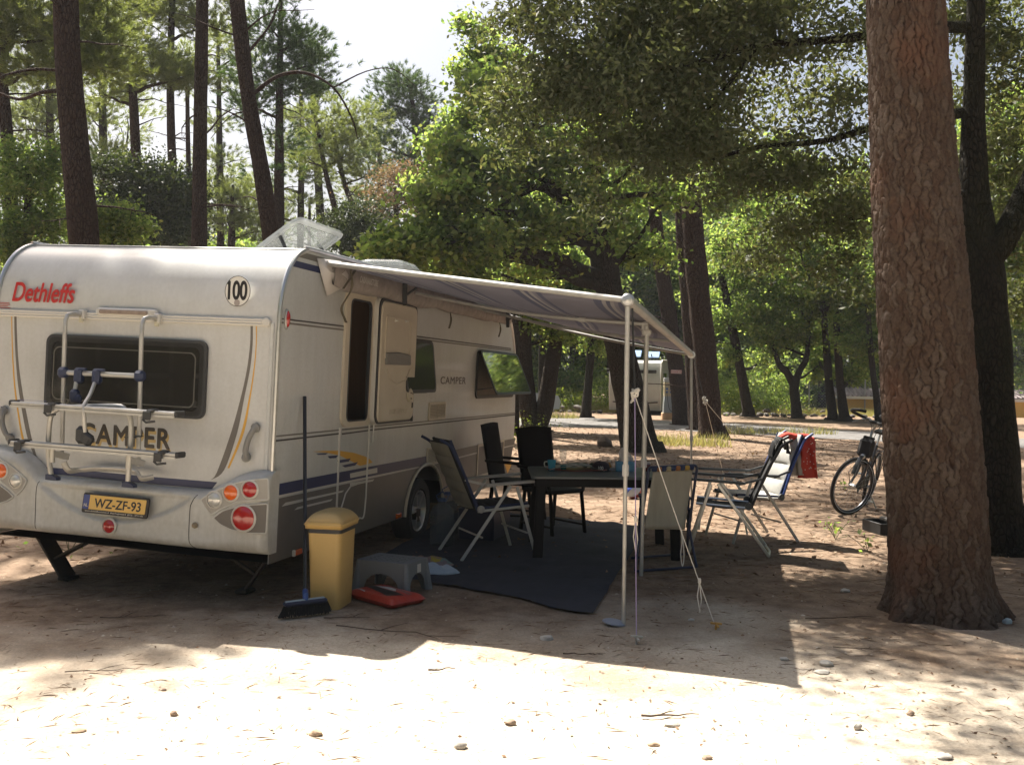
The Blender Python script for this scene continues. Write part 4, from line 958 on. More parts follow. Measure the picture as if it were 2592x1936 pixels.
# the other caravan between the trunks
oc = tag(empty('caravan', (0, 0, 0)), 'silvery white caravan parked beyond the track, half hidden by the stout oak', 'caravan')
p = GD(1392, 902); oc.matrix_world = Matrix.Translation((p.x+.05, 41.0, 0)) @ Matrix.Rotation(rad(-14), 4, 'Z')
om = mat('old_caravan_skin', (.45, .45, .43), .35, col2=(.36, .36, .34), vs=1.5, coat=.2)
pr = [(.1, .15), (-.16, 1.1), (.02, 1.75), (.22, 2.1), (.6, 2.22), (4.0, 2.25), (4.4, 2.1), (4.6, 1.5), (4.5, .15)]
mb = MB(); W2 = 2.1
bd = [(-W2/2*(1 if z < 1.2 else .97), x, z) for x, z in pr]+[(W2/2*(1 if z < 1.2 else .97), x, z) for x, z in pr]; N_ = len(pr)
mb.add(bd, [list(range(N_)), list(range(N_, 2*N_))[::-1]]+[[i, i+N_, (i+1) % N_+N_, (i+1) % N_] for i in range(N_)]); mb.build('body', om, oc)
MB().box((0, -.09, 1.12), (2.14, .05, .05), b=.01).build('waist_rail', whitep, oc)
MB().tube([(-W2/2-.01, x-.01, z+.01) for x, z in pr[:7]], .03, 6).tube([(W2/2*.97+.01, x-.01, z+.01) for x, z in pr[:7]], .03, 6).build('edge_trim', whitep, oc)
MB().box((0, .0, 1.75), (1.7, .05, .14), b=.02).build('front_locker_lid', darkgl, oc)
w3 = MB().box((W2/2-.01, 1.6, 1.45), (.05, 1.1, .5), b=.02).build('window', darkgl, oc)
MB().box((-.35, 1.3, 2.50), (.85, .55, .05), Matrix.Rotation(.55, 3, 'X'), b=.02).box((.55, 1.5, 2.47), (.55, .5, .05), Matrix.Rotation(.55, 3, 'X'), b=.02).build('roof_hatch', mat('blue_acrylic', (.22, .32, .5), .2), oc)
MB().bar((-.3, 1.25, 2.25), (-.3, 1.15, 2.5), .04, .04).bar((.5, 1.4, 2.25), (.5, 1.3, 2.5), .04, .04).build('hatch_stay', plast, oc)
for sx_ in (-1, 1):
    MB().lathe([(.12, -.08), (.30, -.09), (.32, -.05), (.32, .05), (.30, .09), (.12, .08)], 20, basis((sx_*.93, 2.3, .32), (0, 1, 0), (0, 0, 1), (1, 0, 0))).build('wheel', rubber, oc)
MB().bar((-.9, -.05, .5), (0, -1.1, .45), .06, .05).bar((.9, -.05, .5), (0, -1.1, .45), .06, .05).tube([(0, -1.0, 0), (0, -1.0, .6)], .03, 8).build('drawbar', darkmetal, oc)
MB().tube([(-1.02, -.2, 1.2), (-1.02, -.2, 2.0)], .02, 6).bar((-1.25, -.2, 1.85), (-.8, -.2, 1.85), .02, .02).bar((-1.15, -.2, 1.7), (-.9, -.2, 1.7), .02, .02).build('antenna', alu, oc)

# small white car behind the double oak
cr_ = tag(empty('parked_car', (0, 0, 0)), 'small white car seen low between the stems of the double oak', 'car')
p = GD(1170, 895); cr_.matrix_world = Matrix.Translation((-.35, 37.0, 0)) @ Matrix.Rotation(rad(188), 4, 'Z')
cm_ = mat('car_white', (.45, .45, .44), .3, coat=.5)
pf = [(-2.0, .32), (-2.05, .6), (-1.95, .82), (-1.1, .90), (-.45, 1.36), (.7, 1.40), (1.35, 1.05), (1.62, .98), (1.78, .62), (1.74, .32)]
mb = MB()
hw = lambda z: .80 if z < .95 else .66
bd = [(x, -hw(z), z) for x, z in pf]+[(x, hw(z), z) for x, z in pf]; N_ = len(pf)
mb.add(bd, [list(range(N_))[::-1], list(range(N_, 2*N_))]+[[(i+1) % N_, (i+1) % N_+N_, i+N_, i] for i in range(N_)]); mb.build('body', cm_, cr_)
for s_ in (-1, 1):
    MB().prism([(-.95, .93), (-.42, 1.28), (.62, 1.32), (1.15, 1.02), (1.1, .93)], .02, basis((0, s_*.765, 0), (1, 0, 0), (0, .18*-s_, .98), (0, s_, 0))).build('side_window', darkgl, cr_)
    for wx in (-1.25, 1.1):
        wl_ = MB().lathe([(.10, -.08), (.27, -.09), (.29, 0), (.27, .09), (.10, .08)], 20, basis((wx, s_*.76, .29), (1, 0, 0), (0, 0, 1), (0, 1, 0))).build('wheel', rubber, cr_)
MB().box((-1.75, -.79, .62), (.25, .04, .12), b=.01).build('headlight', clearl, cr_)
MB().box((-.1, -.81, .55), (2.2, .03, .05), b=.01).build('side_moulding', plast, cr_)

# electricity pedestal
pd = tag(empty('power_pedestal', GD(1443, 906)), 'grey and cream power pedestal on a stone block beside the track', 'power pedestal')
cb = MB().box((0, 0, .12), (.46, .42, .26), b=.02).build('base_block', mat('sandstone', (.42, .25, .14), .85, col2=(.5, .33, .2), vs=4), pd)
MB().prism([(-.19, 0), (.19, 0), (.155, .6), (-.155, .6)], .28, basis((0, .14, .25), (1, 0, 0), (0, 0, 1), (0, -1, 0)), b=.01).build('column', mat('pedestal_grey', (.30, .33, .34), .6), pd)
hd_ = MB().box((0, 0, 1.10), (.33, .30, .50), b=.015).build('socket_panel', mat('pedestal_cream', (.50, .42, .26), .6), pd)
MB().box((0, 0, 1.44), (.34, .32, .16), b=.02).build('cap', mat('pedestal_cap', (.42, .42, .40), .6), pd)
for x in (-.08, .07):
    for z in (1.0, 1.12): MB().lathe([(.04, 0), (.04, .04), (.02, .05)], 10, basis((x, -.148, z), SX, SY, SZ)).build('socket', mat('socket_blue', (.04, .09, .3), .5), hd_)
MB().tube(spline([Vector((-.08, -.19, 1.0)), Vector((-.06, -.26, .7)), Vector((0, -.25, .4)), Vector((.12, -.26, .26)), Vector((.2, -.4, .02))], 5), .012, 6).tube(spline([Vector((.07, -.19, 1.0)), Vector((.09, -.25, .6)), Vector((.16, -.27, .3)), Vector((.3, -.5, .02))], 5), .012, 6).build('cable', plast, pd)
# sign on the pine
sg = tag(empty('tree_sign', T(1461, 803, 31.55)), 'small white sign with red print nailed to a pine trunk', 'sign')
MB().box((0, 0, 0), (.34, .015, .12), Matrix.Rotation(.02, 3, 'Y'), b=.003).build('board', mat('sign_white', (.66, .62, .58), .5), sg)
MB().ring(rrect(-.165, -.055, .165, .055, .01, 2), rrect(-.155, -.045, .155, .045, .008, 2), .003, basis((0, -.008, 0), SX, SY, SZ)).build('border', redp, sg)
text('sign_lettering', 'DANGER 20', basis((-.14, -.0095, -.022), SX, SY, SZ), .28, .045, redp, sg, off=.03)
# ================================================================== THE CARAVAN
CM = basis(OV, A, Wv, Zv)
car = tag(empty('caravan', CM), 'white touring caravan with a folded bike rack on its rear wall', 'caravan')
WD = 2.30                                   # width
def RF(off=0.0): return basis((off, 0, 0), RX, RY, RZ)
def SF(off=0.0): return basis((0, off, 0), SX, SY, SZ)
def rp(pts, z, off=0.0):                    # zoom pixels -> rear frame 2D
    o = []
    for p in pts:
        y, q = rear(*z(*p), off); o.append((-y, q))
    return o
def sp(pts, z, off=0.0): return [side(*z(*p), off) for p in pts]

zb = -.62                                   # skirt bottom
# side profile: x forward, z up
prof = [(0.0, zb), (0.0, 1.02), (.012, 1.16), (.05, 1.30), (.12, 1.42), (.22, 1.51), (.36, 1.565), (.6, 1.58), (3.0, 1.59), (5.2, 1.58),
        (5.72, 1.53), (6.02, 1.40), (6.22, 1.15), (6.36, .8), (6.45, .4), (6.48, .1), (6.44, -.22), (6.30, -.46), (6.05, zb+.02), (5.6, zb)]
wx0, wx1, wz = 2.58, 3.62, -.20             # wheel arch
arch = [(wx1, zb)] + [(3.1+.52*math.cos(rad(a)), -.62+.43*math.sin(rad(a))) for a in range(12, 169, 12)] + [(wx0, zb)]
xd0, _z = side(*ZE(70, 700)); xd1, _z = side(*ZE(290, 900))
zd1 = side(*ZE(180, 145))[1]; zd0 = side(*ZE(160, 1440))[1]
xd0 -= .015; xd1 += .02
def clipx(poly, x, keep_left):
    out = []
    for i in range(len(poly)):
        p, q = poly[i-1], poly[i]; ip = (p[0] <= x) == keep_left or p[0] == x; iq = (q[0] <= x) == keep_left or q[0] == x
        if ip != iq:
            t = (x-p[0])/(q[0]-p[0]); out.append((x, p[1]+t*(q[1]-p[1])))
        if iq: out.append(q)
    return out
full = prof[:] + arch
mb = MB()
def sidewall(y, flip):
    pieces = []
    if y == 0:
        pieces.append(clipx(full, xd0, True)); mid = clipx(clipx(full, xd0, False), xd1, True)
        pieces.append([(x, max(z, zd1)) for x, z in mid]); pieces.append([(x, min(z, zd0)) for x, z in mid])
        pieces.append(clipx(full, xd1, False))
    else: pieces.append(full)
    for pc in pieces:
        q = [p for i, p in enumerate(pc) if (Vector(p)-Vector(pc[i-1])).length > 1e-5]
        mb.add([(x, y, z) for x, z in q], [list(range(len(q)))[::1 if flip else -1]])
sidewall(0, False); sidewall(WD, True)
mb.build('side_wall', white, car)
# roof, rear and front skin
mb = MB()
sk = prof
sk = [(0.0, -.5), (0, .3), (0, .85)] + [tuple(q) for q in spline([Vector(p) for p in sk[1:]], 3)]
for i in range(len(sk)): mb.v += [(sk[i][0], 0, sk[i][1]), (sk[i][0], WD, sk[i][1])]
for i in range(len(sk)-1): mb.f.append([2*i, 2*i+1, 2*i+3, 2*i+2])
mb.build('roof_shell', mat('skin_white', (.55, .55, .54), .28, col2=(.50, .495, .475), vs=2.0, coat=.25, bump=(120, .04, .002), fine=(40, .1), grime=.12), car, ang=45)
MB().add([(0.05, 0.02, zb), (wx0-.02, 0.02, zb), (wx0-.02, WD-.02, zb), (0.05, WD-.02, zb)], [(0, 1, 2, 3)]) \
    .add([(wx1+.02, 0.02, zb), (6.05, 0.02, zb), (6.05, WD-.02, zb), (wx1+.02, WD-.02, zb)], [(0, 1, 2, 3)]) \
    .add([(wx0-.02, 0.02, zb+.55), (wx1+.02, 0.02, zb+.55), (wx1+.02, WD, zb+.55), (wx0-.02, WD, zb+.55)], [(0, 1, 2, 3)]) \
    .build('floor_pan', mat('underbody', (.03, .028, .025), .9), car)
# aluminium edge trim on both rear corners, along the roof edge
for y in (-.004, WD+.004):
    pts = [(x, y, z) for x, z in spline([Vector((a, b)) for a, b in prof[1:14]], 4)]
    pts = [(-.006, y, -.25)] + [(-.006, y, z) for z in (.2, .6, .95)] + [(p[0]-.004, p[1], p[2]+.003) for p in pts[1:]]
    MB().tube(pts, .017, 8).build('edge_trim', alu, car)
MB().box((-.004, .045, .39), (.01, .028, 1.27), b=.004).build('corner_cover', white, car)

# --- interior seen through the doorway
br = mat('interior_wood', (.105, .062, .034), .55, col2=(.08, .045, .024), vs=3, stretch=(6, 6, .6))
dk = mat('interior_dark', (.03, .026, .024), .8)
MB().box(((xd0+xd1)/2, .95, .4), (1.3, .03, 2.0)).build('interior_cupboard', br, car)
MB().box((xd0-.30, .5, .4), (.03, .95, 2.0)).box((xd1+.30, .5, .4), (.03, .95, 2.0)).build('interior_partition', br, car)
MB().box(((xd0+xd1)/2, .5, zd0-.03), (1.3, .95, .04)).build('interior_floor', dk, car)
MB().box(((xd0+xd1)/2+.1, .925, .15), (.42, .02, 1.0), b=.008).build('interior_cupboard_door', dk, car)
MB().box(((xd0+xd1)/2+.12, .92, .86), (.3, .02, .1), b=.005).build('interior_shelf', dk, car)

# --- doorway surround and door
o_ = sp([(48, 1450), (330, 1450), (350, 900), (365, 500), (375, 250), (350, 150), (300, 115), (120, 85), (80, 110), (62, 200), (52, 700)], ZE)
i_ = sp([(68, 1440), (285, 1440), (297, 900), (305, 500), (312, 250), (302, 190), (285, 172), (100, 138), (90, 150), (80, 220), (73, 700)], ZE)
ox0, ox1, oz0, oz1 = xd0-.06, xd1+.075, zd0-.03, zd1+.085
MB().ring(rrect(ox0, oz0, ox1, oz1, .10), rrect(xd0+.02, zd0+.012, xd1-.035, zd1-.01, .06), .022, SF(0)).build('door_frame', cream, car)
MB().ring(rrect(xd0+.018, zd0+.01, xd1-.033, zd1-.008, .06), rrect(xd0+.03, zd0+.022, xd1-.045, zd1-.02, .055), .026, SF(0)).build('door_seal', plast, car)
# thin trim lines of the closed lower door / skirt panel
lower = sp([(418, 200), (1, 1)], Z4)
MB().bar((ox0+.005, -.006, oz0), (ox0+.015, -.006, side(*Z4(423, 790))[1]), .018, .012).build('door_post_trim', whitep, car)
xa, za = side(*Z4(455, 232)); xb, zb2 = side(*Z4(662, 200)); xc, zc = side(*Z4(655, 700)); xe, ze = side(*Z4(560, 860)); xf, zf = side(*Z4(445, 785))
xg, zg = side(*Z4(510, 635))
MB().tube([(ox1-.02, -.008, oz0), (ox1-.02, -.008, zc)] + [(p.x, -.008, p.y) for p in spline([Vector((ox1-.02, zc)), Vector((ox1-.05, zc-.16)), Vector((xe+.02, ze)), Vector((xe-.12, ze-.05))], 5)], .0075, 6) \
    .tube([(xf, -.008, zf), (xf+.07, -.008, (zf+zg)/2+.03), (xg, -.008, zg), (ox1-.03, -.008, zc+.14)], .006, 6) \
    .tube([(ox0+.03, -.008, oz0-.03), (ox1-.02, -.008, oz0-.03)], .005, 6).build('skirt_door_trim', whitep, car)
# open door leaf folded flat forward against the wall
lx0, _q = side(*ZE(385, 900), -.06); lx1, _q = side(*ZE(775, 700), -.06)
lz1 = side(*ZE(620, 190), -.06)[1]; lz0 = side(*ZE(560, 1450), -.06)[1]
leaf = MB().prism(rrect(lx0-.02, lz0, lx1+.03, lz1+.02, .10), .05, SF(-.01), b=.012).build('door', whitep, car)
MB().ring(rrect(lx0-.012, lz0+.006, lx1+.022, lz1+.012, .09), rrect(lx0+.012, lz0+.02, lx1, lz1-.012, .08), .012, SF(-.06)).build('door_gasket', plast, leaf)
MB().prism(rrect(lx0+.014, lz0+.022, lx1-.002, lz1-.014, .08), .022, SF(-.061), b=.01).build('inner_panel', cream, leaf)
q = [(x-.035, z) for x, z in sp([(490, 715), (740, 740), (740, 845), (490, 838)], ZE, -.085)]
MB().ring(rrect(q[0][0]-.01, q[2][1]+.04, q[1][0]+.01, lz1-.13, .04), rrect(q[0][0]+.006, q[2][1]+.055, q[1][0]-.006, lz1-.147, .03), .008, SF(-.083)).build('panel_moulding', cream, leaf)
MB().prism(roundpoly([q[0], (q[0][0]*.5+q[1][0]*.5, q[0][1]+.012), q[1], q[2], q[3]], .008), .022, SF(-.084), b=.008).build('waste_pocket', mat('grey_plastic', (.17, .165, .155), .5), leaf)
MB().tube([(*p, 0) for p in ()] or [(sp([p], ZE, -.085)[0][0], -.086, sp([p], ZE, -.085)[0][1]) for p in ((495, 880), (520, 980), (600, 1040), (690, 1000), (735, 880))], .005, 6).build('panel_moulding', cream, leaf)
for hx_, hy_ in ((583, 378), (690, 385)):
    x, z = side(*ZE(hx_, hy_), -.085)
    MB().lathe([(.014, 0), (.014, .006), (.006, .012), (.006, .022), (.010, .026)], 10, basis((x, -.083, z), (1, 0, 0), (0, 0, 1), (0, -1, 0))).build('coat_hook', whitep, leaf)
x, z = side(*ZE(725, 1155), -.085)
lk = MB().lathe([(.062, 0), (.062, .012), (.052, .020), (.0, .022)], 20, basis((x, -.083, z), (1, 0, 0), (0, 0, 1), (0, -1, 0))).build('lock_cover', cream, leaf)
MB().bar((x-.03, -.112, z+.022), (x+.035, -.112, z+.012), .012, .012, b=.004).bar((x-.02, -.112, z-.03), (x+.0, -.112, z-.03), .012, .012, b=.004).build('lock_lever', mat('lever_brown', (.2, .16, .12), .5), leaf)
for yy in (1260, 1400):
    x, z = side(*ZE(752, yy), -.08); MB().box((x, -.075, z), (.022, .03, .05), b=.004).build('strike_plate', plast, leaf)
x, z = side(*ZE(700, 1335), -.085); x2, z2 = side(*ZE(525, 1330), -.085)
text('embossed_lettering', 'EUROPA 1', basis((x2, -.0835, z2-.028), SX, SY, SZ), x-x2, .05, cream, leaf, ext=.003)
for yy in (390, 510, 1330, 1420):
    x, z = side(*ZE(387, yy), -.02); MB().tube([(x, -.018, z-.045), (x, -.018, z+.045)], .008, 8).bar((x-.03, -.012, z), (x+.02, -.012, z), .006, .06).build('hinge', alup, car)
p0 = side(*ZE(345, 1390), -.02); p1 = side(*ZE(330, 1650), -.02)
MB().tube([(p0[0], -.035, p0[1]), (p1[0]-.01, -.035, p1[1])], .007, 8).build('door_catch_rod', alup, car)

# --- side windows (frame, pane hinged at its top, stays)
def side_window(x0, z0, x1, z1, openang, rec=True, glassm=darkgl):
    fr = MB().ring(rrect(x0, z0, x1, z1, .07), rrect(x0+.035, z0+.035, x1-.035, z1-.035, .05), .02, SF(0)).build('window', plast, car)
    MB().prism(rrect(x0+.03, z0+.03, x1-.03, z1-.03, .05), .004, SF(0)).build('window_blind', mat('blind_grey', (.20, .18, .155), .8, col2=(.15, .14, .12), vs=4), fr)
    a = rad(openang); h = z1-z0
    M = basis((0, -.028, z1), (1, 0, 0), (0, math.sin(a), math.cos(a)), (0, -math.cos(a), math.sin(a)))
    MB().prism(rrect(x0+.005, -h+.01, x1-.005, 0, .06), .012, M, b=.006).build('pane', glassm, fr)
    MB().ring(rrect(x0+.001, -h+.006, x1-.001, .004, .064), rrect(x0+.03, -h+.035, x1-.03, -.025, .05), .016, M @ Matrix.Translation((0, 0, -.003))).build('pane_edge', plast, fr)
    MB().box((0, 0, 0), (0, 0, 0))
    for x in (x0+.03, x1-.03):
        MB().tube([(x, -.01, z0+.10), M @ Vector((x, -h+.10, -.012))], .006, 6).build('stay', plast, fr)
    return fr
glass_sky = mat('reflecting_acrylic', (.03, .035, .04), .03, spec=1.0, coat=1.0)
xw0, zw1 = side(*Z3(1650, 935)); xw1, _q = side(*Z3(1900, 1000)); zw0 = side(*Z3(1640, 1305))[1]
xw0 += .0; side_window(xw0, zw0, 6.28, zw1-.02, 24, glassm=glass_sky)
xk1, zk1 = side(*Z3(1300, 885)); zk0 = side(*Z3(1345, 1262))[1]
side_window(xk1-.80, zk0, xk1+.0, zk1, 7)
# front window swung open beyond the nose
M = basis((6.30, 0, .95), (0, 1, 0), (math.sin(rad(28)), 0, math.cos(rad(28))), (math.cos(rad(28)), 0, -math.sin(rad(28))))
fw = MB().prism(rrect(.2, -.72, 2.1, 0, .08), .02, M, b=.008).build('front_window', mat('green_acrylic', (.22, .30, .28), .12, alpha=.9, spec=.8), car)
MB().ring(rrect(.2, -.72, 2.1, 0, .08), rrect(.25, -.67, 2.05, -.05, .06), .03, M).build('pane_edge', plast, fw)

# --- vents
def vent(x0, z0, x1, z1, n, m_):
    fr = MB().ring(rrect(x0, z0, x1, z1, .012, 2), rrect(x0+.022, z0+.022, x1-.022, z1-.022, .004, 2), .014, SF(0)).build('vent', m_, car)
    MB().prism(rrect(x0+.01, z0+.01, x1-.01, z1-.01, .004, 1), .002, SF(0)).build('vent_recess', plast, fr)
    me0 = None
    for i in range(n):
        z = z0+.03+(z1-z0-.06)*i/(n-1)
        if me0 is None:
            s_ = MB().box((0, 0, 0), (x1-x0-.04, .008, (z1-z0)/n*.5), Matrix.Rotation(.5, 3, 'X')).build('slat', m_, fr); me0 = s_.data
        else:
            s_ = bpy.data.objects.new('slat', me0); COL.objects.link(s_); s_.parent = fr
        s_.location = ((x0+x1)/2, -.009, z)
    MB().box(((x0+x1)/2, -.013, (z0+z1)/2), (.012, .006, z1-z0-.03)).build('vent_mullion', m_, fr)
a_ = sp([(1060, 50), (1175, 40), (1175, 165), (1060, 178)], Z4); vent(a_[0][0], a_[2][1], a_[1][0], a_[0][1], 9, cream)
a_ = sp([(1045, 368), (1165, 355), (1165, 480), (1045, 495)], Z4); vent(a_[0][0], a_[3][1]+.01, a_[1][0], a_[0][1], 9, cream)

# --- printed stripes on the side (thin films 1-2 mm thick)
def sdec(name, pts, z, m_, d=.0015, r=0):
    P = sp(pts, z)
    if r: P = roundpoly(P, r)
    return MB().prism(P, d, SF(-.0005)).build(name, m_, car)
ztop = [(235, 280), (240, 262), (300, 232), (330, 232), (535, 300), (860, 420), (1400, 560)]
# lower taupe field
lw = [(0, 722), (418, 632), (1040, 497), (1200, 458), (1385, 410), (1575, 372), (1655, 350)]
P = sp(lw, Z4); P[0] = (.01, P[0][1]); P[-1] = (6.47, P[-1][1])
fld = P + [(6.44, -.22), (6.30, -.46), (6.05, zb+.02), (5.6, zb)] + [(x, z) for x, z in arch] + [(0.01, zb)]
MB().prism(fld, .0012, SF(-.0005)).build('lower_stripe_field', taupe, car)
# navy band
P1 = sp([(0, 620), (420, 540), (1040, 425), (1200, 390), (1385, 350), (1665, 300)], Z4); P2 = sp([(0, 700), (418, 612), (1040, 487), (1200, 447), (1385, 400), (1655, 345)], Z4)
P1[0] = (.012, P1[0][1]); P2[0] = (.012, P2[0][1]); k = min(3, len(P1))
xs = 3.9
def lerpat(P, x):
    for i in range(len(P)-1):
        if P[i][0] <= x <= P[i+1][0]: t = (x-P[i][0])/(P[i+1][0]-P[i][0]); return P[i][1]+t*(P[i+1][1]-P[i][1])
    return P[-1][1]
MB().prism([p for p in P1 if p[0] < xs]+[(xs, lerpat(P1, xs)), (xs, lerpat(P2, xs))]+[p for p in P2 if p[0] < xs][::-1], .002, SF(-.0005)).build('navy_band', navy, car)
MB().prism([(xs, lerpat(P1, xs))]+[p for p in P1 if p[0] > xs]+[p for p in P2 if p[0] > xs][::-1]+[(xs, lerpat(P2, xs))], .002, SF(-.0005)).build('taupe_band', taupe, car)
P3 = [(x, z-.012) for x, z in P2]
MB().prism(P2+P3[::-1], .0026, SF(-.0005)).build('pinstripe', whitep, car)
sdec('pinstripe', [(35, 775), (60, 748), (468, 662), (455, 676)], Z4, whitep, .0026)
sdec('pinstripe', [(122, 800), (145, 780), (390, 722), (375, 738)], Z4, whitep, .0026)
sdec('pinstripe', [(510, 612), (680, 585), (668, 600), (512, 632)], Z4, whitep, .0026)
sdec('white_badge', [(510, 545), (700, 505), (700, 540), (512, 578)], Z4, whitep, .003, .006)
sdec('amber_swoosh', [(250, 393), (330, 388), (430, 386), (540, 402), (620, 428), (650, 448), (668, 468), (640, 478), (580, 492), (540, 470), (440, 420), (350, 400)], Z4, yellowp, .0026)
for q_ in ([(275, 408), (355, 402), (340, 414), (290, 416)], [(355, 425), (430, 418), (410, 438), (370, 440)], [(420, 455), (515, 440), (500, 462), (435, 472)], [(455, 490), (565, 465), (545, 490), (475, 503)]):
    sdec('navy_block', q_, Z4, navy, .0034)
sdec('amber_patch', [(1583, 465), (1645, 455), (1630, 500), (1610, 545)], Z4, yellowp, .0026)
# paired pin stripes above and below the windows
def stripes(name, seq, z):
    for y0, y1, m_ in seq:
        P = sp(y0, z)+sp(y1, z)[::-1]; MB().prism(P, .0018, SF(-.0005)).build(name, m_, car)
stripes('waist_stripe', [([(165, 1578), (640, 1530)], [(165, 1588), (640, 1540)], taupe), ([(165, 1610), (640, 1556)], [(165, 1622), (640, 1568)], brownst)], Z3)
stripes('waist_stripe', [([(655, 1528), (880, 1505), (1930, 1407)], [(655, 1537), (880, 1514), (1930, 1415)], taupe), ([(655, 1560), (880, 1530), (1930, 1418)], [(655, 1571), (880, 1540), (1930, 1428)], brownst)], Z3)
stripes('upper_stripe', [([(205, 712), (668, 768)], [(205, 722), (668, 779)], brownst), ([(205, 738), (668, 795)], [(205, 752), (668, 806)], taupe)], Z3)
stripes('upper_stripe', [([(1205, 842), (1900, 934)], [(1205, 852), (1900, 942)], brownst), ([(1205, 862), (1900, 945)], [(1205, 872), (1900, 954)], taupe)], Z3)
P = sp([(230, 300), (545, 372)], Z3)+sp([(545, 388), (232, 320)], Z3); P = [(max(.06, p[0]), p[1]) for p in P]
a0, a1 = sp([(232, 292)], Z3)[0], sp([(545, 366)], Z3)[0]; b0 = sp([(232, 318)], Z3)[0]; b1 = sp([(545, 390)], Z3)[0]
zz0 = a0[1]; zz1 = b0[1]
MB().prism([(.125, zz1), (1.3, zz1-.004), (1.3, zz1+.045), (.16, zz1+.045)], .0018, SF(-.0005)).build('roof_edge_stripe', navy, car)
MB().prism([(.20, zz1+.075), (1.3, zz1+.075), (1.3, 1.555), (.36, 1.545), (.27, 1.515)], .0018, SF(-.0005)).build('roof_edge_field', taupe, car)

# lettering on the side
x0, z0 = side(*Z3(1380, 1198)); x1, z1 = side(*Z3(1568, 1148))
text('side_lettering', 'CAMPER', basis((x0, -.0005, z0), SX, SY, SZ), x1-x0, abs(z1-z0)*1.02, mat('letter_brown', (.07, .05, .04), .45), car, bold=.004, space=1.12)
# gas locker hatch with lettering
h0 = sp([(1390, 345), (1583, 310), (1570, 545), (1385, 600)], Z4)
hx0, hx1, hz1, hz0 = h0[0][0]+.05, h0[1][0], h0[0][1], h0[3][1]+.03
hf = MB().ring(rrect(hx0, hz0, hx1, hz1, .02, 3), rrect(hx0+.035, hz0+.03, hx1-.035, hz1-.03, .012, 3), .012, SF(0)).build('service_hatch', cream, car)
MB().prism(rrect(hx0+.03, hz0+.03, hx1-.03, hz1-.03, .01, 2), .004, SF(0)).build('hatch_panel', taupe, hf)
for t in (.25, .7):
    MB().box((hx0+(hx1-hx0)*t, -.022, hz1-.04), (.05, .024, .10), b=.006).build('hatch_latch', plast, hf)
text('hatch_lettering', 'Dethleffs', basis((hx0+(hx1-hx0)*.38, -.0045, (hz0+hz1)/2-.02), SX, SY, SZ), (hx1-hx0)*.42, .07, mat('pale_lettering', (.38, .36, .33), .5), hf, shear=.2, off=.02)
MB().box((hx0+(hx1-hx0)*.58, -.006, (hz0+hz1)/2-.06), ((hx1-hx0)*.45, .003, .008)).build('hatch_line', MATS['pale_lettering'], hf)
# side markers
for q_ in ((138, 1092), (842, 838)):
    x, z = side(*Z4(*q_)); b_ = MB().box((x, -.012, z), (.11, .022, .045), b=.007).build('side_marker_lamp', refloran, car)
x, z = side(*Z4(108, 1100)); MB().box((x, -.014, z), (.022, .024, .046), b=.005).build('side_marker_lamp', whitep, car)
cx_, cz_ = side(*Z3(242, 720)); Mr = basis((cx_, 0, cz_), SX, SY, SZ) @ Matrix.Diagonal((.55, 1.35, 1, 1))
MB().lathe([(.052, 0), (.052, .012), (.044, .018), (.044, .012), (.0, .012)], 24, Mr).build('marker_bezel', alup, car)
MB().lathe([(.043, .0), (.041, .02), (.03, .028), (0, .031)], 24, Mr).build('side_reflector', reflred, car)

# --- wheel
wc = (3.1, .13, -.62-.01)
wz_ = side(*Z4(1020, 985))[1]
wheel = empty('wheel', Matrix.Identity(4)); wheel.parent = car; wheel.location = wc
WM = basis((0, 0, 0), (1, 0, 0), (0, 0, 1), (0, -1, 0))
tyre = MB().lathe([(.19, -.09), (.29, -.095), (.315, -.07), (.322, 0), (.315, .07), (.29, .095), (.215, .09), (.20, .02)], 36, WM).build('tyre', rubber, wheel)
rim = MB().lathe([(.19, .03), (.20, .085), (.185, .08), (.17, .035), (.06, .03), (.05, .05), (0, .052)], 30, WM)
for k in range(6):
    a = k*PI/3; rim.bar((.05*math.cos(a), -.055, .05*math.sin(a)), (.18*math.cos(a), -.07, .18*math.sin(a)), .02, .045, up=(0, 1, 0))
rim.build('rim', alu, wheel)
MB().tube([(3.1+.54*math.cos(rad(a)), -.012, -.62+.45*math.sin(rad(a))) for a in range(0, 181, 10)], .016, 6).build('wheel_arch_lip', cream, car)
MB().box((3.1, .25, -.68), (.12, .4, .12)).box((3.1, 1.15, -.68), (.09, 1.9, .09)).build('axle', darkmetal, car)

# --- corner steadies under the rear
def steady(foot, topA, topB, wdt):
    s_ = MB()
    s_.bar(foot, topA, wdt, .02, up=(0, 1, 0), b=.004).bar(((Vector(foot)*.55+Vector(topA)*.45)), topB, wdt*.6, .018, up=(0, 1, 0), b=.003)
    s_.box(Vector(foot)+Vector((0, 0, -.0)), (.14, .10, .03), b=.01)
    return s_.build('corner_steady', darkmetal, car)
iC = CM.inverted()
f1 = iC @ GD(148, 1247, .02); f2 = iC @ GD(530, 1275, .02)
steady(f1, (f1.x-.05, f1.y+.20, zb), (f1.x-.02, f1.y-.22, zb), .15)
steady(f2, (f2.x, f2.y-.18, zb), (f2.x, f2.y+.20, zb), .05)

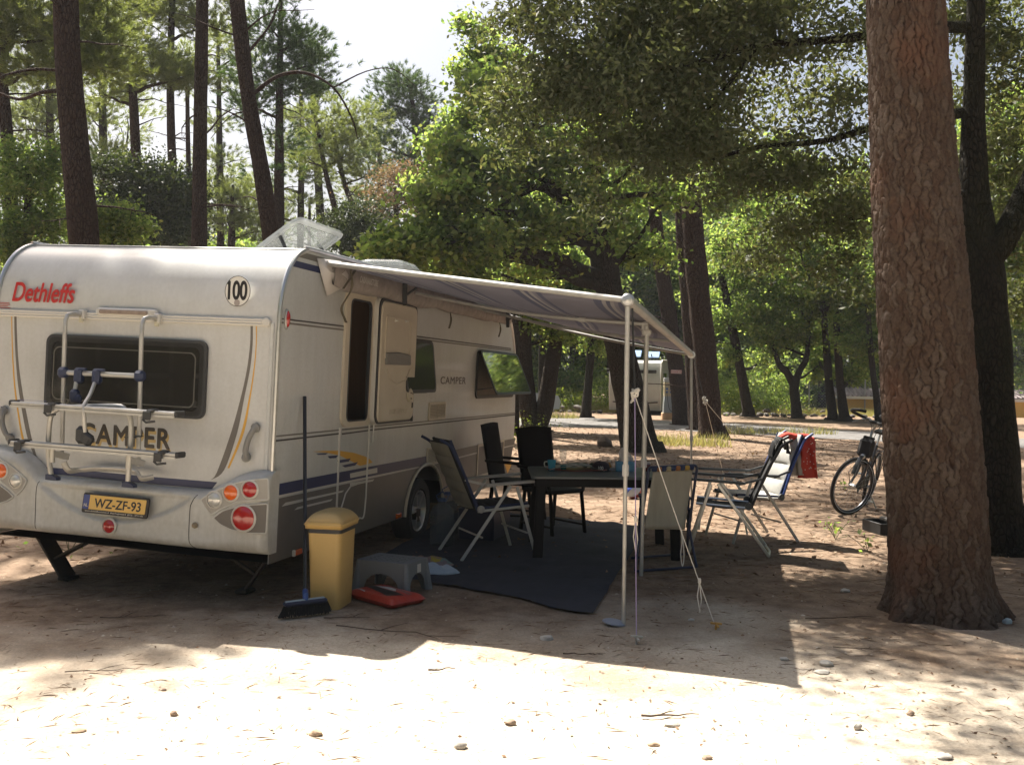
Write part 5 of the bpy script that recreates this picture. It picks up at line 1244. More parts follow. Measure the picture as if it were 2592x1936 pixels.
# ------------------------------------------------------------------ rear wall fittings
# keder rail across the rear
yl, zl = rear(*Z1(20, 672)); yr, zr = rear(*Z1(1990, 745))
ra = MB()
for dz, r_ in ((.016, .009), (0, .011), (-.018, .009)):
    ra.tube([(-.016, WD-.02, zl+dz+.0), (-.016, yr+.02, zr+dz)], r_, 8)
ra.box((-.006, (WD+yr)/2, (zl+zr)/2), (.012, WD-yr-.02, .055)).build('gutter_rail', whitep, car)
MB().lathe([(.03, 0), (.03, .024), (.022, .03), (0, .03)], 16, basis((-.004, yr+.02, zr), (0, 1, 0), (0, 0, 1), (1, 0, 0)) @ Matrix.Rotation(PI, 4, 'X')).build('rail_end_cap', whitep, car)
# high-level brake lamp
a_ = rp([(700, 645), (1150, 668), (1150, 695), (700, 680)], Z1, -.04)
bx0, bx1 = a_[0][0], a_[1][0]; bz = (a_[0][1]+a_[2][1])/2
bl = MB().prism(rrect(bx0, bz-.028, bx1, bz+.028, .027, 6), .035, RF(-.002), b=.01).build('brake_light_bar', whitep, car)
MB().prism(rrect(bx0+.035, bz-.015, bx1-.07, bz+.015, .014, 5), .012, RF(-.036), b=.004).build('lamp_lens', mat('smoky_lens', (.30, .24, .2), .2, col2=(.22, .17, .14), vs=30), bl)
# rear window
a_ = rp([(365, 830), (1540, 880), (1515, 1465), (350, 1330)], Z1, 0)
gx0, gx1 = a_[0][0], a_[1][0]; gz1 = a_[0][1]; gz0 = a_[2][1]+.005
fr = MB().ring(rrect(gx0, gz0, gx1, gz1, .06, 6), rrect(gx0+.05, gz0+.05, gx1-.05, gz1-.05, .05, 6), .03, RF(0)).build('rear_window', plast, car)
MB().prism(rrect(gx0+.03, gz0+.03, gx1-.03, gz1-.03, .05, 6), .006, RF(0)).build('curtain', mat('curtain_dark', (.052, .048, .036), .9, col2=(.026, .025, .022), vs=5, stretch=(1, .8, 3)), fr)
gl = glassmat('smoked_window_glass', (.035, .032, .026), .42, .06)
MB().prism(rrect(gx0+.012, gz0+.012, gx1-.012, gz1-.012, .055, 6), .014, RF(-.018), b=.008).build('pane', gl, fr)
MB().ring(rrect(gx0+.07, gz0+.075, gx1-.075, gz1-.085, .05, 6), rrect(gx0+.078, gz0+.083, gx1-.083, gz1-.093, .045, 6), .004, RF(-.032)).build('pane_bead', mat('bead', (.1, .095, .08), .4), fr)
for yy in (.2, .55):
    MB().box((-.02, -(gx1-.075), gz0+(gz1-gz0)*yy), (.02, .03, .04), b=.008).build('window_catch', plast, fr)
# curved corner stripes left and right
def rdec(name, pts, z, m_, d=.0015, off=0.0, r=0):
    P = rp(pts, z, off)
    if r: P = roundpoly(P, r)
    return MB().prism(P, d, RF(off-.0005)).build(name, m_, car)
def band(name, left, right, m_, sy=True):
    L_ = spline([Vector(p) for p in rp(left, Z1)], 5); R_ = spline([Vector(p) for p in rp(right, Z1)], 5)
    MB().prism([(p.x, p.y) for p in L_]+[(p.x, p.y) for p in R_[::-1]], .0015, RF(-.0005)).build(name, m_, car)
band('corner_stripe', [(1845, 765), (1842, 900), (1820, 1080), (1775, 1290), (1700, 1560), (1600, 1840), (1556, 1900)], [(1862, 766), (1860, 900), (1842, 1080), (1800, 1290), (1745, 1560), (1650, 1830), (1556, 1902)], taupe)
band('corner_pinstripe', [(1884, 768), (1884, 900), (1868, 1080), (1835, 1290), (1775, 1560), (1675, 1815)], [(1891, 768), (1890, 900), (1876, 1080), (1846, 1290), (1795, 1560), (1688, 1818)], yellowp)
band('corner_stripe', [(106, 697), (108, 830), (118, 1030), (140, 1250), (195, 1560), (250, 1720), (285, 1790)], [(122, 697), (125, 830), (136, 1030), (165, 1250), (225, 1560), (262, 1700), (287, 1790)], taupe)
band('corner_pinstripe', [(84, 697), (86, 830), (92, 1030), (108, 1250), (140, 1480), (160, 1600)], [(90, 697), (92, 830), (100, 1030), (118, 1250), (155, 1500), (180, 1610)], yellowp)
# navy band above the bumper
rdec('rear_navy_band', [(250, 522), (500, 542), (1000, 590), (1300, 615), (1600, 640), (1560, 690), (1200, 660), (600, 600), (300, 572)], Z2, navy)
# rear lettering
def rtext(name, s, p0, p1, z, m_, par, off=0.0, **kw):
    (y0, q0), (y1, q1) = rear(*z(*p0), off), rear(*z(*p1), off)
    return text(name, s, basis((off-.0008, y0, q0), RX, RY, RZ), y0-y1, abs(q1-q0), m_, par, **kw)
y0, q0 = rear(*Z1(88, 578)); y1, q1 = rear(*Z1(555, 500))
text('rear_lettering_red', 'Dethleffs', basis((-.0008, y0, q0-.012), RX, RY, RZ), y0-y1, .145, redp, car, shear=.32, bold=.0032)
lt = mat('lettering_fade', (.02, .015, .012), .4, col2=(.10, .085, .07), vs=3)
y0, q0 = rear(*Z2(590, 352)); y1, q1 = rear(*Z2(1252, 405))
q0 = rear(*Z2(900, 376))[1]
text('rear_lettering_shadow', 'CAMPER', basis((-.0006, y0-.012, q0-.022), RX, RY, RZ), y0-y1, .150, mat('amber_pale', (.5, .36, .15), .5), car, bold=.004, space=1.12)
text('rear_lettering', 'CAMPER', basis((-.002, y0, q0), RX, RY, RZ), y0-y1, .150, lt, car, bold=.0055, space=1.12)
# 100 sticker
cy_, cz_ = rear(*Z1(1750, 515))
MB().lathe([(.0965, 0), (.0965, .001), (0, .001)], 40, basis((0, cy_, cz_), RX, RY, RZ) @ Matrix.Diagonal((1, 1.07, 1, 1))).build('speed_sticker', mat('sticker_white', (.66, .64, .60), .4), car)
ou = [(.098*math.cos(a*PI/20), .105*math.sin(a*PI/20)) for a in range(40)]; inn = [(.0945*math.cos(a*PI/20), .1015*math.sin(a*PI/20)) for a in range(40)]
MB().ring(ou, inn, .0018, basis((-.0005, cy_, cz_), RX, RY, RZ)).build('sticker_ring', blackp, car)
text('speed_number', '100', basis((-.0015, cy_+.075, cz_-.062), RX, RY, RZ), .15, .135, blackp, car, bold=.004, space=.95)
MB().bar((-.002, cy_+.078, cz_+.045), (-.002, cy_+.062, cz_+.068), .016, .0015, up=(1, 0, 0)).build('speed_number_flag', blackp, car)
MB().lathe([(.022, 0), (.022, .001), (0, .001)], 20, basis((-.003, cy_-.0, cz_-.08), RX, RY, RZ)).build('sticker_seal', mat('seal_grey', (.32, .28, .26), .5), car)
y0, q0 = rear(*Z1(4, 600))
for k in range(4): MB().box((-.001, y0-.03-.01*(k % 2), q0-.012*k), (.001, .10-.012*(k % 3), .004)).build('small_sticker_line', redp, car)
# grab handles
def handle(pts):
    P = [(rear(*Z2(x, y), -o)[0], rear(*Z2(x, y), -o)[1], o) for x, y, o in pts]
    Q = spline([Vector((-o, y, z)) for y, z, o in P], 6); n_ = len(Q)
    MB().tube(Q, [.034 if (i < 5 or i > n_-6) else .021 for i in range(n_)], 10, flat=(1, .9)).build('grab_handle', mat('handle_grey', (.20, .195, .185), .5), car)
handle([(1885, 238, .01), (1868, 250, .045), (1830, 320, .055), (1808, 400, .055), (1812, 445, .045), (1812, 460, .01)])
handle([(28, 110, .01), (22, 130, .045), (15, 200, .055), (40, 280, .055), (70, 305, .045), (74, 318, .01)])

# ------------------------------------------------------------------ rear bumper
BO = -.14
def by(px, py): return rear(*Z2(px, py), BO)
topk = [(-.2, None)]
tp = [by(x, y) for x, y in ((2040, 590), (1960, 572), (1880, 562), (1800, 568), (1700, 600), (1600, 650), (1520, 695), (1470, 705), (1200, 690), (700, 635), (285, 600), (230, 520), (170, 460), (100, 415), (0, 388), (-60, 380))]
bt = [by(x, y) for x, y in ((2050, 1200), (1800, 1180), (1400, 1140), (700, 1062), (0, 992), (-120, 985))]
tp = sorted(tp); bt = sorted(bt)
def interp(P, y):
    if y <= P[0][0]: return P[0][1]
    for i in range(len(P)-1):
        if P[i][0] <= y <= P[i+1][0]: t = (y-P[i][0])/(P[i+1][0]-P[i][0]); return P[i][1]+t*(P[i+1][1]-P[i][1])
    return P[-1][1]
def sst(a, b, x): t = min(1, max(0, (x-a)/(b-a))); return t*t*(3-2*t)
YB0, YB1 = -.035, WD+.02
smy0, smy1 = by(1400, 800)[0], by(290, 690)[0]; smz = by(900, 690)[1]-.01; smb = by(900, 940)[1]
def bdepth(y, t, z):
    # outward distance of the surface, t=0 bottom .. 1 top
    d = .14
    if t > .84: d = .14*math.sqrt(max(0, 1-((t-.84)/.16)**2))*.93+.01
    if t < .16: d = .05+.09*math.sqrt(max(0, 1-((.16-t)/.16)**2))
    u = (y-smy0)/(smy1-smy0)
    if 0 < u < 1:
        low = smz+(smb-smz)*(math.sin(u*PI)**.75)
        k = sst(low-.012, low+.02, z)*(1-sst(smz-.03, smz+.015, z))
        d -= .030*k
    e = min(y-YB0, YB1-y)
    if e < .05: d *= .55+.45*math.sqrt(max(0, 1-(1-e/.05)**2))
    return d
NU, NV = 110, 44
def bfn(u, v):
    y = YB0+(YB1-YB0)*u; y += 0
    t = v; zt = interp(tp, y); zbm = interp(bt, y); z = zbm+(zt-zbm)*t
    return (-bdepth(y, t, z), y, z)
bm_ = MB().grid(bfn, NU, NV)
# closing faces: bottom return and ends
bm_.grid(lambda u, v: (-(.05)*(1-v)+.03*v, YB0+(YB1-YB0)*u, interp(bt, YB0+(YB1-YB0)*u)+.0*v), NU, 1)
for y_, rev in ((YB0, 0), (YB1, 1)):
    bm_.grid(lambda u, v: (-bdepth(y_, u, interp(bt, y_)+(interp(tp, y_)-interp(bt, y_))*u)*(1-v)+.05*v, y_, interp(bt, y_)+(interp(tp, y_)-interp(bt, y_))*u), NV, 1)
bm_.build('rear_bumper', gelcoat, car, ang=60)
def bsurf(y, z, e=.0):
    zt = interp(tp, y); zbm = interp(bt, y); return -bdepth(y, (z-zbm)/(zt-zbm), z)-e
# panel joints
for pts in ([(285, 625), (268, 690), (262, 800), (256, 985)], [(1470, 690), (1412, 790), (1398, 850), (1390, 1060), (1415, 1130)]):
    Q = [by(*p) for p in pts]; Q = spline([Vector(q) for q in Q], 6)
    MB().tube([(bsurf(q.x, q.y, -.001), q.x, q.y) for q in Q if interp(bt, q.x)+.01 < q.y < interp(tp, q.x)-.03], .0035, 6).build('panel_joint', blackp, car)
def bflat(name, pts, m_, h=.006, off=BO-.002, r=.012, b=.003):
    P = roundpoly(rp(pts, Z2, off), r, 4); return MB().prism(P, h, RF(off), b=b).build(name, m_, car)
taupel = mat('taupe_moulding', (.36, .34, .31), .45, col2=(.32, .30, .27), vs=5)
for sgn in (0, 1):
    if sgn == 0:
        up_ = bflat('lamp_panel', [(1478, 768), (1560, 715), (1680, 665), (1800, 630), (1975, 612), (1978, 770), (1880, 770), (1740, 785), (1620, 840), (1553, 882), (1520, 840)], taupel)
        lo_ = bflat('lamp_panel', [(1570, 902), (1640, 850), (1760, 812), (1972, 798), (1960, 1018), (1830, 1014), (1700, 990), (1620, 950)], taupe)
        rims = [[(1478, 768), (1560, 715), (1680, 665), (1800, 630), (1975, 612), (1978, 770), (1880, 770), (1740, 785), (1620, 840), (1553, 882), (1520, 840)], [(1570, 902), (1640, 850), (1760, 812), (1972, 798), (1960, 1018), (1830, 1014), (1700, 990), (1620, 950)]]
    else:
        up_ = bflat('lamp_panel', [(-60, 470), (0, 470), (60, 505), (130, 560), (198, 625), (170, 690), (125, 732), (70, 680), (0, 625), (-60, 600)], taupel)
        lo_ = bflat('lamp_panel', [(-60, 635), (0, 660), (60, 705), (102, 748), (50, 780), (0, 795), (-60, 800)], taupe)
        rims = [[(-60, 470), (0, 470), (60, 505), (130, 560), (198, 625), (170, 690), (125, 732), (70, 680), (0, 625), (-60, 600)], [(-60, 635), (0, 660), (60, 705), (102, 748), (50, 780), (0, 795), (-60, 800)]]
    for rm in rims:
        P = roundpoly(rp(rm, Z2, BO-.004), .015, 4)
        MB().tube([RF(BO-.004) @ Vector((*p, 0)) for p in P], .007, 6, closed=True).build('lamp_panel_rim', gelcoat, car)
def lamp(px, py, r, m_, name, off=BO-.008, bez=True):
    y, z = rear(*Z2(px, py), off); M = basis((off+.004, y, z), RX, RY, RZ)
    if bez: MB().lathe([(r+.014, 0), (r+.014, .008), (r+.004, .014), (r+.002, .008)], 28, M).build('lamp_bezel', whitep, car)
    l_ = MB().lathe([(r, 0), (r, .010), (r*.85, .018), (r*.5, .024), (0, .027)], 28, M).build(name, m_, car)
    return l_
sc_ = 1/2.908*6.7/2529
lamp(1840, 693, .052, reflred, 'tail_lamp'); lamp(1700, 716, .050, refloran, 'turn_signal'); lamp(1577, 768, .048, clearl, 'reversing_lamp')
lamp(1793, 905, .080, reflred, 'fog_lamp'); lamp(803, 964, .046, reflred, 'fog_lamp')
lamp(8, 555, .050, refloran, 'turn_signal'); lamp(117, 628, .044, clearl, 'reversing_lamp')
lamp(1435, 957, .020, mat('bung_tan', (.25, .2, .13), .6), 'jack_cap', bez=False)
# splash of road dirt along the bumper's lower lip is in its paint; number plate:
q_ = [rear(*ZP(*p), BO-.02) for p in ((290, 175), (2030, 345), (1930, 880), (170, 690))]
ux = Vector((0, (q_[1][0]-q_[0][0]+q_[2][0]-q_[3][0])/2, (q_[1][1]-q_[0][1]+q_[2][1]-q_[3][1])/2)); uy = Vector((0, (q_[0][0]-q_[3][0]+q_[1][0]-q_[2][0])/2, (q_[0][1]-q_[3][1]+q_[1][1]-q_[2][1])/2))
pw, ph = ux.length, uy.length; ux.normalize(); uy = (uy-ux*uy.dot(ux)*.4).normalized(); uz = Vector((-1, 0, 0))
Mp = basis((BO-.012, q_[3][0], q_[3][1]), ux, uy, uz)
pl = MB().prism(rrect(0, 0, pw, ph, .014), .014, Mp, b=.004).build('number_plate_holder', blackp, car)
MB().prism(rrect(.012, .028, pw-.018, ph-.012, .006, 2), .002, Mp @ Matrix.Translation((0, 0, .0145))).build('number_plate', mat('plate_yellow', (.66, .40, .06), .35, coat=.3), pl)
MB().prism(rrect(.010, .028, .058, ph-.012, .004, 2), .0035, Mp @ Matrix.Translation((0, 0, .0145))).build('plate_euroband', mat('plate_blue', (.02, .05, .25), .35), pl)
text('plate_number', 'WZ-ZF-93', Mp @ Matrix.Translation((.10, .043, .0165)), pw-.155, ph-.075, blackp, pl, bold=.0018)
text('plate_country', 'NL', Mp @ Matrix.Translation((.018, .045, .0182)), .032, .022, whitep, pl, off=.02)
text('dealer_line', 'www.dethleffscaravans.nl  Heerhugowaard  (072) - 5711182', Mp @ Matrix.Translation((.03, .008, .0142)), pw-.06, .013, whitep, pl, off=.01)

# ------------------------------------------------------------------ bike rack on the rear
rk = empty('bike_rack', Matrix.Identity(4)); rk.parent = car
def rr(px, py, o): y, z = rear(*ZR(px, py), -o); return Vector((-o, y, z))
def r1(px, py, o): y, z = rear(*Z1(px, py), -o); return Vector((-o, y, z))
V1, V2 = .21, .335
for top, mid, bot, bend in (((480, 730), (462, 1330), (678, 1228), (650, 690)), ((1045, 745), (1022, 1640), (1520, 1305), (1205, 718))):
    a0 = r1(top[0], top[1]+30, V1); ab = rr(*bot, V1)
    hk = r1(bend[0], bend[1], .02)
    ze_ = hk.z
    pts = [ab, a0*.5+ab*.5, Vector((-V1, a0.y, ze_-.14)), Vector((-V1, a0.y, ze_-.05)), Vector((-V1+.02, a0.y, ze_-.012)), Vector((-V1+.06, a0.y, ze_)), Vector((-.03, a0.y, ze_))]
    MB().tube(pts, .0155, 12).build('rack_upright', alup, rk)
    MB().box((-.03, a0.y-.0, ze_), (.06, .05, .07), b=.01).build('rail_hook', whitep, rk)
    MB().box((-.045, a0.y+.0, ze_-.02), (.03, .034, .075), b=.008).build('hook_block', mat('aged_nylon', (.5, .47, .36), .6), rk)
# U frame
lf, rt = rr(565, 1420, V2), rr(1405, 1500, V2); tl, tr = rr(600, 680, V2), rr(1380, 690, V2)
pts = [lf, Vector((-V2, tl.y+.035, tl.z-.28)), Vector((-V2, tl.y+.03, tl.z-.06))]+[Vector((-V2, tl.y-.02, tl.z+.0)), Vector((-V2, tl.y-.09, tl.z+.02))]+[Vector((-V2, tr.y+.08, tr.z+.025)), Vector((-V2, tr.y-.0, tr.z-.0)), Vector((-V2, tr.y-.045, tr.z-.07)), Vector((-V2, tr.y-.05, tr.z-.28)), rt]
MB().tube(spline(pts, 5), .0175, 12).build('rack_frame', alup, rk)
for p in (lf, rt):
    MB().prism([(-.03, -.02), (.06, -.02), (.06, .0), (.02, .018), (-.03, .018)], .045, basis(p+Vector((.02, 0, -.0)), (0, -1, 0), (0, 0, 1), (-1, 0, 0)), b=.004).build('rack_foot', navyp, rk)
    MB().tube([p+Vector((0, 0, .10)), p+Vector((0, 0, .2))], .0195, 12).build('rack_sleeve', alup, rk)
    MB().bar(p+Vector((0, -.01, .16)), p+Vector((V2-V1, -.035, .13)), .045, .012, up=(0, 1, 0), b=.004).build('rack_link', alup, rk)
pts = [rr(700, 1260, V1), rr(760, 1350, V1-.03), rr(900, 1340, .1), rr(1100, 1330, .09), rr(1350, 1345, .09), rr(1500, 1370, .1), rr(1560, 1440, V1-.05), rr(1690, 1420, .12)]
MB().tube(spline(pts, 5), .017, 8, flat=(1.25, .8)).build('rack_lower_bar', alup, rk)
# cross bar
c0, c1 = rr(700, 272, V1+.02), rr(1540, 312, V1+.02)
MB().tube([c0, c1], .018, 12).build('rack_crossbar', alup, rk)
for c_ in (c0, c1): MB().box(c_, (.07, .075, .075), b=.02).build('rack_clamp', navyp, rk)
for (px, py) in ((870, 290), (1070, 300)):
    p = rr(px, py, V1+.03); MB().box(p+Vector((0, 0, -.01)), (.07, .06, .11), b=.018).box(p+Vector((-.01, -.035, .035)), (.03, .06, .02), b=.006).build('rack_clamp', navyp, rk)
p = rr(830, 420, V1+.05); MB().tube([rr(845, 340, V1+.04), rr(825, 470, V1+.06)], .014, 10).build('holding_arm', alup, rk)
MB().box(rr(822, 525, V1+.06), (.07, .06, .09), b=.02).box(rr(835, 560, V1+.07), (.04, .09, .06), b=.015).build('arm_clamp', navyp, rk)
MB().tube(spline([rr(1045, 380, V1+.05), rr(990, 520, .34), rr(930, 620, .42), rr(922, 690, .44), rr(935, 930, .43)], 5), .0135, 10).build('holding_arm', alup, rk)
MB().box(rr(900, 960, .42), (.06, .09, .12), b=.025).box(rr(955, 1000, .42), (.05, .09, .08), Matrix.Rotation(.5, 3, 'X'), b=.015).build('arm_clamp', plast, rk)
# bike channels
for (xa, ya, xb, yb, straps) in ((170, 622, 1965, 745, ((600, 640), (1680, 735))), (160, 1050, 1975, 1195, ((270, 1060), (1800, 1190)))):
    a0 = rr(xa, ya, .40); b0 = rr(xb, yb, .40)
    ch = MB()
    for off_, hgt, wd_ in ((0, 0, .115), ):
        for s_ in (-1, 1):
            ch.bar(a0+Vector((s_*.038, 0, .010)), b0+Vector((s_*.038, 0, .010)), .016, .022, up=(0, 0, 1), b=.004)
        ch.bar(a0+Vector((0, 0, 0)), b0+Vector((0, 0, 0)), .08, .008, up=(0, 0, 1))
        ch.bar(a0+Vector((-.047, 0, -.010)), b0+Vector((-.047, 0, -.010)), .006, .016, up=(0, 0, 1))
    r_ = ch.build('bike_channel', alup, rk)
    for e_, s_ in ((a0, 1), (b0, -1)):
        MB().box(e_+Vector((0, s_*.006, .01)), (.105, .022, .04), b=.008).build('channel_cap', plast, rk)
    for (sx_, sy_) in straps:
        p = rr(sx_, sy_, .40); p.z = a0.z+(b0.z-a0.z)*((p.y-a0.y)/(b0.y-a0.y))
        MB().box(p+Vector((0, 0, .02)), (.135, .05, .02), Matrix.Rotation(.35, 3, 'Z'), b=.006).box(p+Vector((-.065, 0, -.01)), (.016, .06, .06), b=.006).tube([p+Vector((-.06, .03, -.04)), p+Vector((-.07, 0, -.055)), p+Vector((-.06, -.06, -.045))], .008, 6).build('wheel_strap', plast, rk)
a0 = rr(240, 600, .44); b0 = rr(500, 622, .44)
text('channel_lettering', 'CARRY-BIKE', basis(rr(240, 612, .40)+Vector((-.043, 0, .0265)), (0, -1, 0), (1, 0, 0), (0, 0, 1)), .22, .022, mat('print_blue', (.08, .12, .4), .5), rk)
MB().bar(rr(1385, 985, V2+.02), rr(1560, 972, V1-.02), .03, .006, up=(0, 0, 1)).build('tie_strap', plast, rk)

# ------------------------------------------------------------------ roof fittings
vc = iC @ at(*(Vector(Z1(1300, 185))), 8.2)
def rf_x(px, py):          # ray to the roof plane z=1.64
    r = ray(px, py); t = (OV-CAM+Zv*1.66).dot(Zv)/r.dot(Zv); return t
# roof vent cowl
p = CAM+ray(*Z1(1300, 165))*8.4; p = iC @ p
cowl = MB().grid(lambda u, v: ((v-.5)*.5, (u-.5)*.62, .115*(math.sin(PI*min(1, max(0, u)))**.45)*(math.sin(PI*v)**.4)*(.65+.35*u)), 18, 12, Matrix.Translation((1.55, p.y, 1.585))).build('roof_vent', mat('vent_grey', (.5, .5, .52), .35), car)
acr = glassmat('clear_acrylic', (.45, .48, .48), .34, .08, .8)
acr2 = glassmat('clear_acrylic_edge', (.5, .52, .52), .5, .12, .8)
# big skylight: hinged along its far edge, the near edge raised towards the entrance side
def on_ray(px, py, z):           # point of a sight line at a given height above the van's own base plane
    r = ray(px, py); t = ((OV-CAM).dot(Zv)+z)/r.dot(Zv); return iC @ (CAM+r*t)
hT0, hT1 = on_ray(754, 548, 2.02), on_ray(876, 592, 2.02)
sk_ = empty('skylight', Matrix.Identity(4)); sk_.parent = car
ex = Vector((1, 0, 0)); wl = min(.98, hT1.x-hT0.x)
LL = .62; angL = math.asin((2.02-1.66)/LL)
B0 = Vector((hT0.x, hT0.y+math.cos(angL)*LL, 1.66))
ey = Vector((0, -math.cos(angL), math.sin(angL))); n_ = ex.cross(ey)
Ml = basis(B0, ex, ey, n_)
MB().prism(rrect(.05, .05, wl-.05, LL-.05, .06), .006, Ml @ Matrix.Translation((0, 0, .02)), b=.002).build('lid', acr, sk_)
MB().ring(rrect(0, 0, wl, LL, .10), rrect(.05, .05, wl-.05, LL-.05, .06), .03, Ml @ Matrix.Translation((0, 0, -.01))).build('lid_rim', acr2, sk_)
for u in (.06, wl-.10):
    MB().bar(Vector((B0.x+u, B0.y-LL*.75, 1.58)), Ml @ Vector((u, LL*.60, -.02)), .03, .022, up=(1, 0, 0), b=.006).bar(Ml @ Vector((u, LL*.30, -.02)), Ml @ Vector((u, LL*.72, -.02)), .022, .02, b=.005).build('lid_stay', plast, sk_)
MB().ring(rrect(B0.x, B0.y-LL, B0.x+wl, B0.y+.02, .05), rrect(B0.x+.06, B0.y-LL+.06, B0.x+wl-.06, B0.y-.04, .03), .05, Matrix.Translation((0, 0, 1.575))).build('skylight_frame', whitep, sk_)
MB().tube([B0+Vector((.04, .01, -.01)), B0+Vector((wl-.04, .01, -.01))], .014, 8).build('skylight_hinge', plast, sk_)
# second skylight raised level
p = iC @ at(985, 690, 10.6)
sk2 = empty('skylight', Matrix.Identity(4)); sk2.parent = car
q_ = on_ray(985, 690, 1.70); sx_, sy_ = q_.x, q_.y
MB().grid(lambda u, v: (sx_+(u-.5)*.55, sy_+(v-.5)*.50, 1.75+.06*(1-abs(2*u-1)**8)*(1-abs(2*v-1)**8)), 10, 10).build('lid', acr, sk2, solid=.006)
MB().ring(rrect(sx_-.275, sy_-.25, sx_+.275, sy_+.25, .04), rrect(sx_-.265, sy_-.24, sx_+.265, sy_+.24, .035), .13, Matrix.Translation((0, 0, 1.62))).build('lid_rim', acr2, sk2)
for u in (-.2, .2): MB().box((sx_, sy_+u, 1.68), (.03, .03, .12), b=.004).build('lid_stay', plast, sk2)
# ================================================================== AWNING
C3 = CM.to_3x3()
def cw(x, y, z): return CM @ Vector((x, y, z))
fabric = bpy.data.materials.new('awning_fabric'); fabric.use_nodes = True
def awning_material():
    m = fabric; n = m.node_tree.nodes; L = m.node_tree.links; b = n['Principled BSDF']; b.inputs['Roughness'].default_value = .75
    at_ = n.new('ShaderNodeAttribute'); at_.attribute_name = 'uvp'; sp = n.new('ShaderNodeSeparateXYZ'); L.new(at_.outputs['Vector'], sp.inputs[0])
    # u = along the van 0..1, v = outward 0..1 ; wavy bands sweeping outward
    def math_(op, a, c=None):
        x = n.new('ShaderNodeMath'); x.operation = op
        for i, v in enumerate((a, c)):
            if v is None: continue
            if isinstance(v, (int, float)): x.inputs[i].default_value = v
            else: L.new(v, x.inputs[i])
        return x.outputs[0]
    w_ = math_('MULTIPLY', math_('SINE', math_('MULTIPLY', sp.outputs[0], 8.5)), .030)
    sh = math_('ADD', math_('ADD', sp.outputs[1], w_), math_('MULTIPLY', sp.outputs[0], .14))
    fr = math_('FRACT', math_('MULTIPLY', sh, 3.9))
    r = n.new('ShaderNodeValToRGB'); r.color_ramp.interpolation = 'CONSTANT'; e = r.color_ramp.elements
    base = (.15, .142, .17, 1); nav = (.065, .068, .11, 1); pale = (.25, .235, .23, 1)
    stops = [(0, base), (.50, nav), (.60, pale), (.65, nav), (.70, pale), (.75, base), (.80, nav), (.86, base)]
    while len(e) < len(stops): e.new(.5)
    for i, (p, c) in enumerate(stops): e[i].position = p; e[i].color = c
    L.new(fr, r.inputs[0])
    g = n.new('ShaderNodeTexNoise'); g.inputs['Scale'].default_value = 6; g.inputs['Detail'].default_value = 6
    mx = n.new('ShaderNodeMix'); mx.data_type = 'RGBA'; mx.blend_type = 'OVERLAY'; mx.inputs[0].default_value = .35; L.new(r.outputs[0], mx.inputs[6]); L.new(g.outputs[0], mx.inputs[7])
    L.new(mx.outputs[2], b.inputs['Base Color'])
    tr = n.new('ShaderNodeBsdfTranslucent'); L.new(mx.outputs[2], tr.inputs[0]); ms = n.new('ShaderNodeMixShader'); ms.inputs[0].default_value = .05
    L.new(b.outputs[0], ms.inputs[1]); L.new(tr.outputs[0], ms.inputs[2]); L.new(ms.outputs[0], n['Material Output'].inputs[0])
awning_material()
bagm = mat('bag_vinyl', (.30, .265, .245), .6, col2=(.22, .19, .175), vs=4, bump=(30, .3, .01), fine=(14, .4))
aw = tag(empty('awning', cw(.6, 0, 1.4)), 'striped blue grey roll-out awning stretched from the caravan roof edge', 'awning')
AWI = aw.matrix_world.inverted()
def A_(p): return Vector(p)-aw.location
pb = G(1578, 1580); P1 = at(1589, 757, pb.y); P1 = Vector((pb.x+.01, pb.y, CH+(P1.z-CH)))
P1 = at(1589, 760, 6.36)
ax = Vector((A.x, A.y, 0)).normalized()
P2 = P1+ax*4.85; r_ = ray(1750, 898); P2 = CAM+r_*(P2.y/r_.y)
# attachment line along the roof edge
Q1 = cw(.62, -.03, 1.475); Q2 = cw(5.62, -.03, 1.50)
nu, nv = 40, 26; V = []; UV = []
for i in range(nu+1):
    u = i/nu; a0 = Q1.lerp(Q2, u); b0 = P1.lerp(P2, u)
    for j in range(nv+1):
        v = j/nv; p = a0.lerp(b0, v)
        sag = -.05*math.sin(PI*v)*(.6+.4*math.sin(PI*u)) + .02*abs(math.sin(u*PI*3))*math.sin(PI*v)
        V.append(tuple(A_(p)+Vector((0, 0, sag+.025)))); UV.append((u, v, 0))
F = [(i*(nv+1)+j, (i+1)*(nv+1)+j, (i+1)*(nv+1)+j+1, i*(nv+1)+j+1) for i in range(nu) for j in range(nv)]
me = npmesh('canopy', V, F, fabric, smooth=True); at_ = me.attributes.new('uvp', 'FLOAT_VECTOR', 'POINT'); at_.data.foreach_set('vector', np.array(UV, 'f').ravel())
nobj('canopy', me, aw)
MB().tube([A_(P1)-ax*.03, A_(P2)+ax*.03], .028, 12).bar(A_(P1)+Vector((0, 0, .02)), A_(P2)+Vector((0, 0, .02)), .03, .05, b=.01).build('lead_rail', alup, aw)
MB().lathe([(.042, -.02), (.042, .02), (.032, .03), (0, .034)], 20, basis(A_(P1), Vector((0, 0, 1)).cross(ax), (0, 0, 1), -ax)).build('rail_end_cap', alu, aw)
MB().lathe([(.042, -.02), (.042, .02), (.032, .03), (0, .034)], 20, basis(A_(P2), (0, 0, 1), Vector((0, 0, 1)).cross(ax), ax)).build('rail_end_cap', alu, aw)
